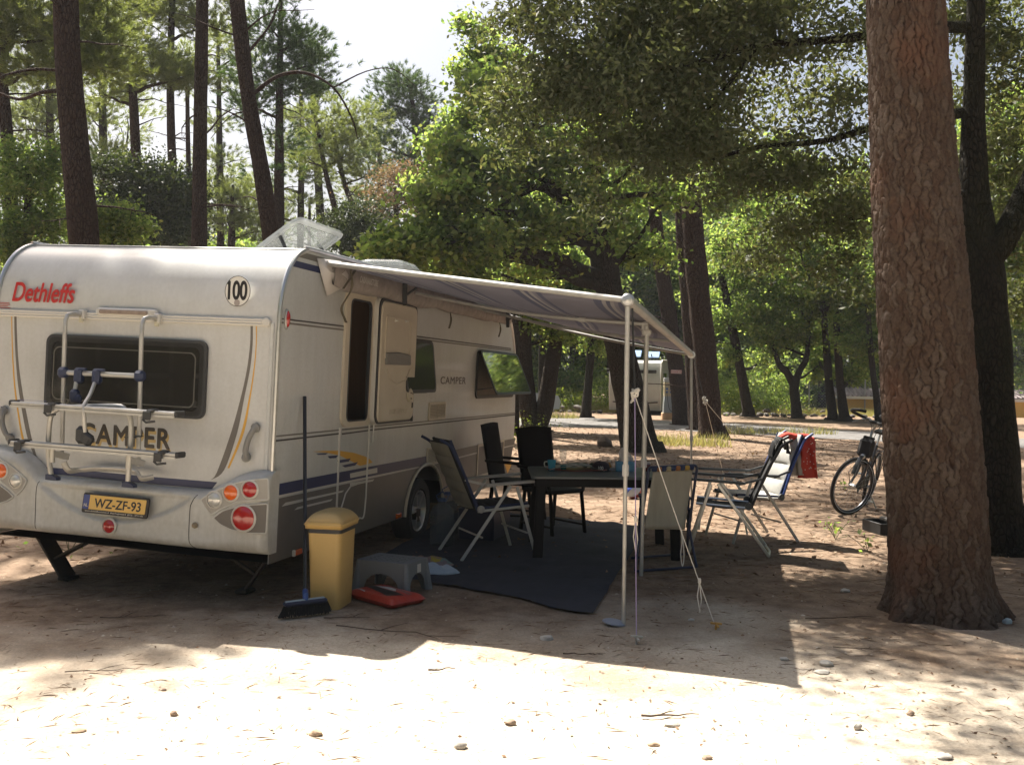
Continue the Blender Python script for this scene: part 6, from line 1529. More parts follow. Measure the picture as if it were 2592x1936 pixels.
# rafters
for u, r0, dz in ((.0, .020, .0), (.33, .015, -.02), (.66, .015, -.02), (1.0, .016, .0)):
    a0 = A_(Q1.lerp(Q2, u))+Vector((0, 0, -.03 if u else .03)); b0 = A_(P1.lerp(P2, u)); pts = []
    if u in (.33, .66): b0 = a0.lerp(b0, .97)
    for k in range(9):
        t = k/8; pts.append(a0.lerp(b0, t)+Vector((0, 0, dz*(1 if u == 0 else 1)*math.sin(PI*t)-(.035*math.sin(PI*t) if u else 0))))
    MB().tube(pts, r0, 10).build('rafter', alup, aw)
    if 0 < u < 1:
        m_ = pts[6]; MB().tube([m_-(pts[7]-pts[5]).normalized()*.03, m_+(pts[7]-pts[5]).normalized()*.03], r0+.004, 10).build('rafter_joint', mat('joint_grey', (.45, .44, .42), .5), aw)
# storage bag hanging at the roof edge: a soft flattened tube
def bagf(u, v):
    x = .66+(5.62-.66)*u; a = v*2*PI
    w_ = .055+.010*mnoise.noise(Vector((u*30, 3, 0))); h_ = (.105+.02*mnoise.noise(Vector((u*12, 0, 5))))*(1-.25*u)
    if u < .04: k = u/.04; w_ *= .25+.75*k; h_ *= .75+.25*k
    cz = 1.425+.02*mnoise.noise(Vector((u*7, 1, 1)))-.01*u
    return tuple(A_(cw(x, -.075+w_*math.cos(a), cz+h_*math.sin(a)*(1 if math.sin(a) > 0 else .95))))
MB().grid(bagf, 70, 14).build('storage_bag', bagm, aw, ang=70)
q = [cw(.50, -.012, 1.53), cw(.78, -.07, 1.54), cw(.80, -.13, 1.44), cw(.84, -.10, 1.36), cw(.68, -.02, 1.27)]
MB().add([tuple(A_(p)) for p in q]+[tuple(A_(cw(.64, -.06, 1.44)))], [(0, 1, 5), (1, 2, 5), (2, 3, 5), (3, 4, 5), (4, 0, 5)]).build('bag_flap', mat('pale_vinyl', (.50, .47, .45), .6), aw, ang=10, solid=.004)
st_m = mat('strap_brown', (.10, .085, .06), .8)
def strap(pts, name='bag_strap', w_=.02, m_=None):
    b = MB(); Q = spline([Vector(p) for p in pts], 5)
    for i in range(len(Q)-1): b.bar(A_(Q[i]), A_(Q[i+1]), w_, .003, up=tuple(Zv))
    return b.build(name, m_ or st_m, aw)
strap([cw(.80, -.14, 1.51), cw(.82, -.15, 1.42), cw(.84, -.14, 1.33), cw(.86, -.06, 1.20), cw(.92, -.06, 1.12), cw(.98, -.05, 1.09)])
strap([cw(.95, -.12, 1.52), cw(.85, -.15, 1.46), cw(.72, -.13, 1.33)])
for x in (3.35, 5.2): strap([cw(x, -.08, 1.38), cw(x+.02, -.10, 1.27), cw(x+.06, -.07, 1.18)])
for x in (1.95, 5.35): MB().bar(A_(cw(x, -.14, 1.50)), A_(cw(x-.03, -.16, 1.30)), .04, .03, b=.006).bar(A_(cw(x, -.14, 1.38)), A_(cw(x+.08, -.22, 1.46)), .03, .02, b=.005).build('rafter_bracket', plast, aw)
def ptext(s, x0, z0, w_, h_): text('bag_lettering', s, Matrix.Translation(-aw.location) @ CM @ basis((x0, -.137, z0), SX, (0, -.1, 1), (0, -1, -.1)), w_, h_, mat('worn_print', (.46, .43, .40), .6), aw, off=.01)
ptext('CARAVANSTORE', 1.0, 1.405, .36, .05)
# legs
def pole(name, top, bot, r, lock=.45, rfoot=True):
    MB().tube([A_(top), A_(top.lerp(bot, lock))], r, 12).build(name, alup, aw)
    MB().tube([A_(top.lerp(bot, lock-.01)), A_(bot)], r*.82, 12).build(name, alup, aw)
    MB().tube([A_(top.lerp(bot, lock-.02)), A_(top.lerp(bot, lock+.015))], r*1.3, 12).build('pole_lock', MATS['joint_grey'], aw)
foot1 = G(1578, 1582); foot2 = G(1623, 1457); f3 = Vector((P2.x+.02, P2.y-.05, 0))
pole('pole', P1+Vector((0, 0, -.02)), foot1, .0165, .52)
mt = (A_(Q1.lerp(Q2, .33)).lerp(A_(P1.lerp(P2, .33)), .93))+aw.location+Vector((0, 0, -.03)); mt = Vector((foot2.x+.015, foot2.y, mt.z))
pole('pole', mt, foot2, .019, .55)
MB().tube([A_(mt+Vector((-.03, 0, -.03))), A_(mt+Vector((-.03, 0, .02))), A_(mt+Vector((.02, 0, .04))), A_(mt+Vector((.10, .02, .03)))], .014, 8).box(A_(mt+Vector((0, 0, -.05))), (.07, .05, .05), b=.012).build('rafter_clamp', MATS['joint_grey'], aw)
pole('pole', P2+Vector((0, 0, -.02)), f3, .014, .5)
fd = foot1+Vector((-.055, .0, .012))
MB().lathe([(.075, 0), (.075, .008), (.055, .018), (.025, .022), (0, .022)], 24, Matrix.Translation(A_(Vector((foot1.x-.06, foot1.y+.02, gh(foot1.x, foot1.y)+.01)))) @ Matrix.Rotation(.15, 4, 'Y')).build('foot_plate', mat('foot_grey', (.26, .28, .34), .5), aw)

# guy ropes with their black tension straps, each held by a peg
def guy(label, top, knot, pegs, straptop=None, purple=False, loops=()):
    g_ = tag(empty('guy_rope', knot), label, 'guy rope', 'guy ropes of the awning'); o = Vector(knot)
    if straptop is not None:
        MB().bar(Vector(straptop)-o, Vector((0, 0, .0)), .012, .006).build('tension_strap', plast, g_)
    kn = MB()
    rnd = random.Random(int(knot[0]*100))
    for i in range(4):
        a = [Vector((rnd.uniform(-.03, .03), rnd.uniform(-.02, .02), rnd.uniform(-.05, .05))) for _ in range(4)]; kn.tube(spline(a, 5), .006, 6)
    kn.build('knot', rope_m, g_)
    for k, pg in enumerate(pegs):
        m_ = mat('rope_lilac', (.33, .26, .42), .8) if (purple and k == 0) else rope_m
        b = MB(); e = Vector(pg[0])-o; N_ = 14
        b.tube([e*(i/N_)+Vector((0, 0, -.02*math.sin(PI*i/N_))) for i in range(N_+1)], .0034, 6); b.build('rope', m_, g_)
        MB().tube([e+Vector((0, 0, -.06)), e+Vector((0, 0, .035))], .007, 8).bar(e+Vector((-.035, 0, .03)), e+Vector((.04, .01, .022)), .018, .014, b=.004).bar(e+Vector((.0, .03, .02)), e+Vector((.01, -.035, .012)), .014, .012, b=.003).build('peg', mat('peg_amber', (.50, .27, .06), .5) if pg[1] else mat('peg_pale', (.40, .38, .34), .5), g_)
        if len(pg) > 2:
            t, ln = pg[2]; s0 = e*t; b = MB(); b.tube([s0, s0+Vector((-.012, 0, -ln*.5)), s0+Vector((.006, 0, -ln)), s0+Vector((.014, 0, -ln*.6)), s0+Vector((.002, 0, -.02))], .004, 6); b.box(s0+Vector((0, 0, .0)), (.02, .012, .035), b=.004); b.build('rope_slider', rope_m, g_)
    return g_
k1 = at(1607, 1000, P1.y+.03)
guy('pale guy ropes fanning out from below the nearest awning corner', P1, k1, [(G(1611, 1622, .01), 0, (.52, .22)), (G(1812, 1588, .01), 1, (.80, .20))], P1+Vector((.03, .0, -.05)), True)
k2 = at(1785, 1015, P2.y+.02)
guy('thin guy ropes hanging from the far awning corner', P2, k2, [(G(1848, 1262, .01), 1), (G(1905, 1150, .01), 1)], P2+Vector((.03, 0, -.05)))
# spare rope tail with peg bag near the second one
tl_ = tag(empty('rope_tail', at(1723, 1335, 7.5)), 'loose rope loop dangling between the pole and the slanting rope', 'rope')
MB().tube(spline([Vector((0, 0, 0)), Vector((.012, 0, -.10)), Vector((.003, 0, -.20)), Vector((.018, 0, -.29)), Vector((.028, 0, -.20)), Vector((.008, 0, -.02))], 5), .0042, 6).build('loop', rope_m, tl_)

# ================================================================== THINGS ON THE PITCH
# ground sheet
p4 = [G(1010, 1395), G(1560, 1335), G(1497, 1558), G(1395, 1540), G(1250, 1520), G(1060, 1510), G(900, 1450)]
matv = [Vector((p.x, p.y)) for p in p4]
def matpt(u, v):
    a = G(905, 1440); b = G(1500, 1557); c = G(1640, 1335); d = G(1180, 1290)
    p = a.lerp(b, u).lerp(d.lerp(c, u), v)
    e = .07*mnoise.noise(Vector((u*5, v*5, 3)))
    z = gh(p.x, p.y)+.014+.022*abs(mnoise.noise(Vector((p.x*2.6+p.y, p.y*1.7, 7))))**1.3+.008*mnoise.noise(Vector((p.x*11, p.y*7, 2)))+.02*max(0, .06-min(v, 1-v))/.06*max(0, mnoise.noise(Vector((u*14, v*9, 4))))
    return (p.x+e*(1 if v < .1 or v > .9 else 0), p.y+e*(1-v), z)
o = MB().grid(matpt, 70, 50).build('ground_sheet', mat('ground_sheet_cloth', (.026, .029, .043), .85, col2=(.018, .020, .031), vs=3, bump=(220, .4, .003), fine=(26, .4)), None, ang=80)
tag(o, 'dark navy ground sheet spread under the table and chairs', 'ground sheet')

# pedal bin
bc = G(864, 1536); bl_ = G(778, 1528); br_ = G(899, 1508)
bf, bl_, br_ = Z7(735, 1412), Z7(410, 1393), Z7(905, 1308)
bF, bL, bR = G(*bf), G(*bl_), G(*br_)
ang = math.atan2((bF-bL).y, (bF-bL).x)
wb_, db_ = (bF-bL).length, min((bR-bF).length, .30)
cen = (bL+bF)/2 + Vector((-math.sin(ang), math.cos(ang), 0))*db_/2
bin_ = tag(empty('waste_bin', Matrix.Translation((cen.x, cen.y, gh(cen.x, cen.y))) @ Matrix.Rotation(ang, 4, 'Z')), 'yellow plastic swing-lid bin standing at the caravan corner', 'bin')
by_ = mat('bin_yellow', (.58, .385, .135), .5, col2=(.53, .34, .115), vs=2.5, bump=(90, .12, .003)); bl2 = mat('bin_lid', (.40, .29, .13), .5, col2=(.48, .31, .12), vs=2)
Hb = .53
def binf(u, v):
    pts = rrect(-1, -1, 1, 1, .28, 4); N_ = len(pts); k = u*N_; i = int(k) % N_; t = k-int(k); p = pts[i]; q_ = pts[(i+1) % N_]
    x = p[0]+(q_[0]-p[0])*t; y = p[1]+(q_[1]-p[1])*t; s_ = .95+.14*v
    return (x*wb_/2*s_, y*db_/2*s_, Hb*v)
N_ = len(rrect(-1, -1, 1, 1, .28, 4))
MB().grid(binf, N_, 6).prism(rrect(-wb_/2*.9, -db_/2*.9, wb_/2*.9, db_/2*.9, .04), .02).build('tub', by_, bin_, ang=50)
MB().prism([(p[0]*wb_/2*1.12, p[1]*db_/2*1.12) for p in rrect(-1, -1, 1, 1, .28, 4)], .035, Matrix.Translation((0, 0, Hb-.012))).build('rim_gap', plast, bin_)
def lidf(u, v):
    x = (u*2-1); y = (v*2-1)
    e = (1-abs(x)**5)*(1-abs(y)**5)
    z = Hb+.045+.085*(max(0, 1-(x*.62)**2)**.8)*(max(0, e)**.5)
    return (x*wb_/2*1.2, y*db_/2*1.2, z)
MB().grid(lidf, 22, 16).build('swing_lid', bl2, bin_, ang=60, solid=.006)
lf_ = MB()
P_ = [(p[0]*wb_/2*1.2, p[1]*db_/2*1.2) for p in rrect(-1, -1, 1, 1, .12, 3)]; N_ = len(P_)
vs = [(x, y, Hb+.055+.055*(1-(x/(wb_/2*1.16))**2)) for x, y in P_]+[(x*.97, y*.97, Hb+.018) for x, y in P_]
lf_.add(vs, [[i, (i+1) % N_, N_+(i+1) % N_, N_+i] for i in range(N_)]); lf_.build('lid_skirt', by_, bin_, solid=.006)

# broom
bt_ = G(*Z7(380, 1440)); top = cw(*( (lambda s: (s[0], -.02, s[1]))(side(*Z3(363, 1290))) ))
bm2 = tag(empty('broom', Matrix.Translation((bt_.x, bt_.y, 0))), 'broom with long black handle and blue head leaning on the caravan', 'broom')
o = bm2.location
MB().tube([Vector((0, 0, .13)), (top-o)*.5+Vector((0, 0, .07)), top-o], .0135, 8).build('handle', mat('broom_handle', (.012, .012, .014), .35), bm2)
hl, hr = G(*Z7(160, 1500)), G(*Z7(600, 1440)); hl, hr = Vector((hl.x, hl.y, .085)), Vector((hr.x, hr.y, .085))
hl_, hr_ = hl-o, hr-o
MB().bar(hl_, hr_, .062, .03, b=.01).build('head', mat('broom_blue', (.012, .02, .055), .4), bm2)
MB().bar(hl_*.93+Vector((0, -.012, .022)), hr_*.93+Vector((0, -.012, .022)), .022, .012, b=.004).build('head_stripe', mat('broom_pale', (.28, .34, .38), .5), bm2)
mid_ = (hl_+hr_)/2; MB().tube([mid_+Vector((0, 0, .01)), mid_+Vector((0, 0, .05)), Vector((0, 0, .14))], .019, 10).build('socket', mat('broom_socket', (.02, .07, .26), .4), bm2)
rnd = random.Random(2); bb = MB(); d_ = hr_-hl_
for i in range(420):
    t = rnd.uniform(-.02, 1.02); yo = rnd.uniform(-.028, .028); p = hl_+d_*t+Vector((0, yo, -.01)); e = p+Vector(((t-.5)*.05+rnd.uniform(-.01, .01), yo*.5-.01, -.075+rnd.uniform(0, .012)))
    bb.bar(p, e, .0035, .003)
o_ = bb.build('bristles', mat('bristle', (.014, .014, .014), .8), bm2); o_['kind'] = 'stuff'

# step stool
sF = G(*Z7(1240, 1330)); sM = Z7
sl_ = G(*Z7(925, 1230)); sr_ = G(*Z7(1480, 1180))
sa = G(*Z7(1225, 1262)); ang = math.atan2((sa-sl_).y, (sa-sl_).x)
ang = rad(-24)
stl = tag(empty('step_stool', Matrix.Translation((-.86, 7.33, gh(-.86, 7.33))) @ Matrix.Rotation(ang, 4, 'Z')), 'grey plastic step stool with holes in its top, before the doorway', 'step stool')
sgm = mat('stool_grey', (.15, .16, .17), .5, bump=(80, .1, .002))
tw, td, th = .205, .15, .235
tp_ = MB(); nx_, ny_ = 9, 6; hs = .6
cellx, celly = 2*tw/nx_, 2*td/ny_
for i in range(nx_):
    for j in range(ny_):
        cx_, cy2 = -tw+cellx*(i+.5), -td+celly*(j+.5)
        if 0 < i < nx_-1 and 0 < j < ny_-1:
            tp_.ring(rrect(cx_-cellx/2, cy2-celly/2, cx_+cellx/2, cy2+celly/2, .0001, 1), rrect(cx_-cellx*.26, cy2-celly*.24, cx_+cellx*.26, cy2+celly*.24, .006, 1), .008, Matrix.Translation((0, 0, th-.008)))
        else: tp_.box((cx_, cy2, th-.004), (cellx, celly, .008))
tp_.build('top', sgm, stl)
def stoolwall(w0, w1, n_, M, hole):
    # an apron with an arched opening cut out below
    pts = [(-w0, th), (w0, th), (w1, 0), (w1*.70, 0)]
    for k in range(9):
        a = rad(10+20*k); pts.append((w1*hole*math.cos(a), .02+.128*math.sin(a)**.8))
    pts += [(-w1*.70, 0), (-w1, 0)]
    MB().prism(pts, .006, M).build('side', sgm, stl)
fl_ = .03
stoolwall(tw, tw+fl_, 1, basis((0, -td, 0), (1, 0, 0), (0, -.0, 1), (0, -1, 0)) @ Matrix.Rotation(0, 4, 'X'), .62)
stoolwall(tw, tw+fl_, 1, basis((0, td, 0), (-1, 0, 0), (0, .0, 1), (0, 1, 0)), .62)
stoolwall(td, td+fl_, 1, basis((tw, 0, 0), (0, 1, 0), (.0, 0, 1), (1, 0, 0)), .60)
stoolwall(td, td+fl_, 1, basis((-tw, 0, 0), (0, -1, 0), (.0, 0, 1), (-1, 0, 0)), .60)
for sx_ in (-1, 1):
    for sy_ in (-1, 1):
        MB().tube([(sx_*(tw-.012), sy_*(td-.012), th-.012), (sx_*(tw+fl_*.35), sy_*(td+fl_*.35), 0)], [.022, .032], 10).build('leg', sgm, stl)
MB().box((tw+.0075, .02, th-.055), (.003, .05, .06)).build('price_tag', whitep, stl)

# red bag of charcoal
rc = (G(*Z7(910, 1290))+G(*Z7(1555, 1345)))/2; a0 = G(*Z7(930, 1300)); a1 = G(*Z7(1265, 1425)); ang = math.atan2((a1-a0).y, (a1-a0).x)
rb = tag(empty('red_bag', Matrix.Translation((rc.x, rc.y+.0, gh(rc.x, rc.y)+.0)) @ Matrix.Rotation(ang+.12, 4, 'Z')), 'flat red paper bag with black print lying beside the bin', 'bag')
lx, ly = .50, .30
def bagp(u, v, s=1):
    x = u*2-1; y = v*2-1; e = max(0, 1-abs(x)**6)**.45*max(0, 1-abs(y)**6)**.45
    z = .038+s*(.040*e+.006*mnoise.noise(Vector((u*5, v*5, 2)))*e)
    return (x*lx/2*(1+.03*mnoise.noise(Vector((v*4, 0, 0)))), y*ly/2*(1+.03*mnoise.noise(Vector((u*4, 3, 0)))), max(.002, z))
rbm = mat('bag_red', (.42, .035, .016), .45, col2=(.34, .025, .014), vs=8, bump=(25, .35, .01))
MB().grid(lambda u, v: bagp(u, v), 30, 20).grid(lambda u, v: bagp(u, 1-v, -1), 30, 20).build('sack', rbm, rb, ang=70)
def onbag(poly, name, m_, d=.0015):
    # thin printed patch that follows the top of the sack
    vs = []; fs = []; n1, n2 = 10, 5
    a, b, c, e = [Vector(p) for p in poly]
    for i in range(n1+1):
        for j in range(n2+1):
            p = a.lerp(b, i/n1).lerp(e.lerp(c, i/n1), j/n2); q_ = bagp(p.x/lx+.5, p.y/ly+.5); vs.append((q_[0], q_[1], q_[2]+d))
    for i in range(n1):
        for j in range(n2): k = i*(n2+1)+j; fs.append((k, k+n2+1, k+n2+2, k+1))
    return MB().add(vs, fs).build(name, m_, rb, ang=60)
onbag([(-.19, -.03), (.14, -.10), (.20, .00), (-.19, .03)], 'black_print', blackp)
onbag([(-.16, .03), (.08, .02), (.02, .07), (-.15, .06)], 'white_print', mat('paper_white', (.50, .48, .46), .6), .0018)
onbag([(-.05, .07), (.20, .03), (.21, .06), (-.03, .105)], 'grey_print', mat('paper_grey', (.28, .10, .09), .6), .0022)
onbag([(-.20, -.11), (-.08, -.13), (-.08, -.12), (-.20, -.10)], 'small_print', MATS['paper_white'], .002)

# towels lying by the stool
def cloth(name, label, cat, c, rx, ry, m_, seed, lift=.05, ang=0.0, nu=34, nv=24, parts=()):
    def f(u, v, off=0):
        a = (u*2-1); b = (v*2-1)
        o_ = 1+.18*mnoise.noise(Vector((a*1.6+seed, b*1.6, 1)))
        x = a*rx*o_*(1-.25*b*b); y = b*ry*o_*(1-.25*a*a)
        z = lift*(.35+.65*abs(mnoise.noise(Vector((a*2.2+seed, b*3.5, seed)))))*max(0, 1-max(abs(a), abs(b))**4)+.006+off
        return (x, y, z)
    t_ = tag(empty(name, Matrix.Translation((c.x, c.y, gh(c.x, c.y)+.015)) @ Matrix.Rotation(ang, 4, 'Z')), label, cat)
    MB().grid(f, nu, nv).build('fabric', m_, t_, ang=180, solid=.008)
    for (u0, u1, v0, v1, mm, nm) in parts:
        MB().grid(lambda u, v: f(u0+(u1-u0)*u, v0+(v1-v0)*v, .007), 14, 10).build(nm, mm, t_, ang=180)
    return t_
tw1 = mat('towel_pale', (.46, .50, .53), .95, col2=(.34, .41, .48), vs=6, bump=(200, .5, .004)); tw2 = mat('towel_rose', (.30, .17, .14), .95, col2=(.22, .18, .20), vs=5, bump=(200, .5, .004))
cloth('towel', 'pale blue crumpled towel lying on the ground sheet edge', 'towel', G(*Z7(1700, 1040)), .23, .10, tw1, 3.3, .09, -.1)
cloth('towel', 'rose and grey crumpled towel with a yellow corner beside the stool', 'towel', G(*Z7(1620, 960)), .25, .13, tw2, 8.1, .10, .1, parts=[(.62, .80, .15, .9, mat('towel_yellow', (.42, .32, .05), .9), 'yellow_band'), (.80, .98, .2, .85, mat('towel_green', (.16, .26, .22), .9), 'green_corner'), (.1, .35, .2, .7, mat('towel_orange', (.36, .13, .06), .9), 'orange_patch')])

# water jugs and crate in the shade of the wheel
wj = glassmat('jug_plastic', (.13, .16, .19), .34, .12, .8)
def jug(label, p, s=1.0):
    j = tag(empty('water_jug', Matrix.Translation((p.x, p.y, gh(p.x, p.y)+.012))), label, 'water jug', 'water jugs by the wheel')
    pf_ = [(.0, 0), (.085, 0), (.095, .012)]
    for k in range(9): pf_ += [(.098, .03+k*.024), (.092, .042+k*.024)]
    pf_ += [(.098, .25), (.092, .285), (.06, .32), (.028, .335), (.026, .36)]
    MB().lathe([(r*s, z*s) for r, z in pf_[1:]], 24).build('bottle', wj, j, ang=60)
    MB().lathe([(.03*s, .352*s), (.03*s, .378*s), (.02*s, .382*s)], 16).build('cap', mat('cap_blue', (.015, .05, .16), .5), j)
    MB().tube([(-.028*s, 0, .35*s), (-.05*s, 0, .40*s), (.0, 0, .43*s), (.05*s, 0, .40*s), (.028*s, 0, .35*s)], .006, 6).build('carry_handle', MATS['cap_blue'], j)
    return j
jug('clear ribbed water jug standing nearer, before the caravan wheel', G(1118, 1378), 1.15)
jug('clear ribbed water jug standing behind the nearer one', G(1132, 1352), 1.1)
cr = G(1225, 1370); ct_ = tag(empty('crate', Matrix.Translation((cr.x, cr.y+.25, .015)) @ Matrix.Rotation(rad(72), 4, 'Z')), 'dark blue plastic crate under the striped reclining chair', 'crate')
cbm = mat('crate_blue', (.008, .014, .045), .5)
MB().box((0, 0, .01), (.5, .34, .02)).build('base', cbm, ct_)
for (c, d) in (((0, -.17, .14), (.5, .015, .28)), ((0, .17, .14), (.5, .015, .28)), ((-.25, 0, .14), (.015, .34, .28)), ((.25, 0, .14), (.015, .34, .28))): MB().box(c, d, b=.004).build('side', cbm, ct_)
MB().ring(rrect(-.265, -.185, .265, .185, .02, 3), rrect(-.24, -.16, .24, .16, .015, 3), .025, Matrix.Translation((0, 0, .265))).build('rim', cbm, ct_)

# ------------------------------------------------------------------ chairs
def recliner(label, x, y, ang, fm, armm, pad=None, padm=None, padedge=None, fabm=None, backang=22, name='reclining_chair', w=.56, feetbar=False, head=True, group='folding chairs', rearpad=None):
    """local x: the way it faces, y to its left; seat height .45"""
    r_ = tag(empty(name, place(x, y, ang, gh(x, y)+.01)), label, 'chair', group)
    h = w/2; ba = rad(backang); S0 = Vector((-.18, 0, .42)); S1 = Vector((.30, 0, .45)); Lb = .64
    bd = Vector((-math.sin(ba), 0, math.cos(ba)))
    apex = Vector((.13, 0, .635))
    for s in (-1, 1):
        yo = Vector((0, s*h, 0)); yi = Vector((0, s*(h-.035), 0))
        MB().bar(Vector((-.34, 0, .01))+yo, apex+yo+Vector((-.02, 0, 0)), .028, .014, up=(0, 1, 0), b=.004).build('leg', fm, r_)
        MB().bar(Vector((.36, 0, .01))+yo, apex+yo+Vector((.04, 0, -.01)), .028, .014, up=(0, 1, 0), b=.004).build('leg', fm, r_)
        MB().prism(roundpoly([(-.24, -.022), (.30, -.035), (.36, 0), (.30, .035), (-.24, .022)], .02), .022, Matrix.Translation(apex+yo+Vector((-.02, 0, .012))) @ Matrix.Rotation(-.05, 4, 'Y'), b=.006).build('armrest', armm, r_)
        bk = [S0+yi, S0+bd*Lb*.5+yi+Vector((.015, 0, 0)), S0+bd*Lb*.85+yi]
        if head: bk += [S0+bd*Lb*.97+yi+Vector((-.01, 0, 0)), S0+bd*(Lb+.05)+yi+Vector((-.07, 0, -.01))]
        MB().tube(spline(bk, 4), .013, 8).build('back_frame', fm if padedge is None else padedge, r_)
        MB().tube([S0+yi, S1+yi], .012, 8).build('seat_frame', fm, r_)
        MB().lathe([(.032, -.010), (.032, .010), (.02, .014), (0, .014)], 16, basis(S0+yi+Vector((.02, s*.02, .02)), (1, 0, 0), (0, 0, 1), (0, -1, 0))).build('hinge_disc', armm, r_)
        MB().bar(apex+yo+Vector((-.20, 0, .0)), S0+bd*.30+yi, .02, .01, up=(0, 1, 0)).build('arm_bracket', armm, r_)
    if feetbar:
        MB().tube([(-.34, -h, .012), (-.36, 0, .012), (-.34, h, .012)], .011, 8).tube([(.36, -h, .012), (.36, h, .012)], .011, 8).build('floor_bar', fm, r_)
    MB().tube([Vector((-.15, -h, .20)), Vector((-.15, h, .20))], .009, 6).tube([Vector((.27, -h, .22)), Vector((.27, h, .22))], .009, 6).build('cross_bar', fm, r_)
    # slung fabric
    fab = fabm
    def seatf(u, v): p = S0.lerp(S1, u); return (p.x, (v*2-1)*(h-.035), p.z-.02*math.sin(PI*u))
    def backf(u, v): p = S0+bd*Lb*u; return (p.x-.02*math.sin(PI*v), (v*2-1)*(h-.04), p.z)
    MB().grid(seatf, 8, 6).build('seat', fab, r_, ang=180, solid=.006)
    MB().grid(backf, 10, 6).build('backrest', fab, r_, ang=180, solid=.006)
    if padm:
        n_ = 6
        def padf(side_):
            def f(u, v):
                s = u*(Lb+.02+.46)
                qz = (s*9) % 1.0
                puff = .012+.026*abs(math.sin(PI*s/(.16)))**.5*math.sin(PI*min(1, max(0, v)))**.35
                if s < Lb+.02: p = S0+bd*(Lb+.02-s); nn = Vector((bd.z, 0, -bd.x))
                else: p = S0.lerp(S1, (s-Lb-.02)/.46); nn = Vector((-.05, 0, 1)).normalized()
                p = p+nn*(.008+(puff if side_ else 0)); return (p.x, (v*2-1)*(h-.06), p.z)
            return f
        MB().grid(padf(1), 70, 10).grid(lambda u, v: padf(0)(u, 1-v), 70, 10).build('cushion', padm, r_, ang=60)
        if rearpad:
            def rpf(u, v):
                s = u*(Lb-.04); p = S0+bd*(Lb-s); puff = .010+.03*abs(math.sin(PI*s/.115))**.5*math.sin(PI*min(1, max(0, v)))**.35
                return tuple(p-Vector((bd.z, 0, -bd.x))*(.012+puff)+Vector((0, (v*2-1)*(h-.05), 0)))
            MB().grid(rpf, 60, 10).build('rear_cushion', rearpad, r_, ang=60)
        for s in (-1, 1):
            MB().tube([Vector(padf(1)(u/30, .5+.5*s))+Vector((0, 0, 0)) for u in range(31)], .012, 6).build('cushion_piping', pad, r_)
    return r_
frame_w = mat('chair_white_frame', (.46, .45, .42), .45); arm_w = mat('chair_white_arm', (.33, .315, .29), .55)
navycl = mat('navy_cloth', (.018, .028, .075), .8, bump=(150, .3, .003)); blackcl = mat('black_mesh_cloth', (.014, .014, .015), .85)
padA = mat('cushion_beige', (.27, .25, .19), .9, col2=(.22, .205, .165), vs=6, bump=(120, .3, .004)); padB = mat('cushion_white', (.42, .41, .38), .9, col2=(.33, .33, .31), vs=6, bump=(120, .3, .004))
rA = (G(1174, 1422)+G(1340, 1409)+G(1124, 1389)+G(1281, 1385))/4
dA = (G(1340, 1409)-G(1174, 1422)); 
recliner('reclining chair with beige quilted cushion facing the table, before the caravan', rA.x, rA.y, math.atan2(dA.y, dA.x)-.05, frame_w, arm_w, navycl, blackcl, navycl, blackcl, 24, rearpad=padA)
rC = G(1930, 1420); fC = G(1766, 1400); dC = fC-rC
cC = (G(1930, 1420)+G(1766, 1398)+G(1945, 1392)+G(1790, 1372))/4
recliner('black reclining chair with aluminium legs seen from its side', cC.x-.04, cC.y, math.atan2(.20, -.98), alu, mat('arm_charcoal', (.055, .06, .065), .5), None, None, mat('frame_dark', (.02, .02, .022), .5), blackcl, 24, feetbar=True)
fD = G(1816, 1355); rD = G(1960, 1357); dD = fD-rD
cD = (G(1862, 1374)+G(2017, 1372)+G(1960, 1357)+G(1816, 1355))/4
recD = recliner('reclining chair with white quilted cushion and blue edges under a red cloth', cD.x-.04, cD.y, math.atan2(dD.y, dD.x)+.28, frame_w, MATS['arm_charcoal'], navycl, padB, mat('frame_blue', (.03, .06, .22), .4), blackcl, 22)

# draped cloths over its back
def drape(name, label, M, w_, front, back, m_, seed, cat='cloth', curl=.05, dots=None, thick=.006):
    t_ = tag(empty(name, M), label, cat)
    def f(u, v):
        x = (u-.5)*w_*(1+.12*math.sin(v*5+seed)); L_ = front+back; s = v*L_
        fold = .020*math.sin(u*7.5+seed+v*3)+.02*mnoise.noise(Vector((u*4, v*3, seed)))
        r0 = .035
        if s < front: y = -r0-.02-(front-s)*.06; z = -(front-s)
        elif s < front+.11: a = (s-front)/.11*PI; y = -math.cos(a)*r0; z = math.sin(a)*r0
        else: y = r0+.02+(s-front-.11)*.10; z = -(s-front-.11)
        k = min(1, abs(z)/.1)
        return (x+fold*.5*k, y+fold*k, z)
    MB().grid(f, 40, 44).build('fabric', m_, t_, ang=180, solid=thick)
    if dots:
        rnd = random.Random(seed); dm = MB()
        for i in range(dots):
            u, v = rnd.uniform(.05, .95), rnd.uniform(.05, .95); p = Vector(f(u, v)); q_ = Vector(f(u+.01, v))-p; w2 = Vector(f(u, v+.01))-p; nn = q_.cross(w2).normalized()
            for s_ in (-1, 1): dm.lathe([(.006, .0038), (.006, .0046), (0, .0046)], 8, basis(p, q_.normalized(), (nn*s_).cross(q_.normalized()), nn*s_))
        dm.build('dots', mat('dot_cream', (.6, .5, .4), .8), t_)['kind'] = 'stuff'
    return t_
redc = mat('red_cloth', (.48, .045, .022), .85, col2=(.38, .03, .02), vs=4, bump=(120, .3, .004))
topD = recD.matrix_world @ Vector((-.18-math.sin(rad(22))*.67, 0, .42+math.cos(rad(22))*.67))
ct_r = T(1738, 952, topD.y-.10)
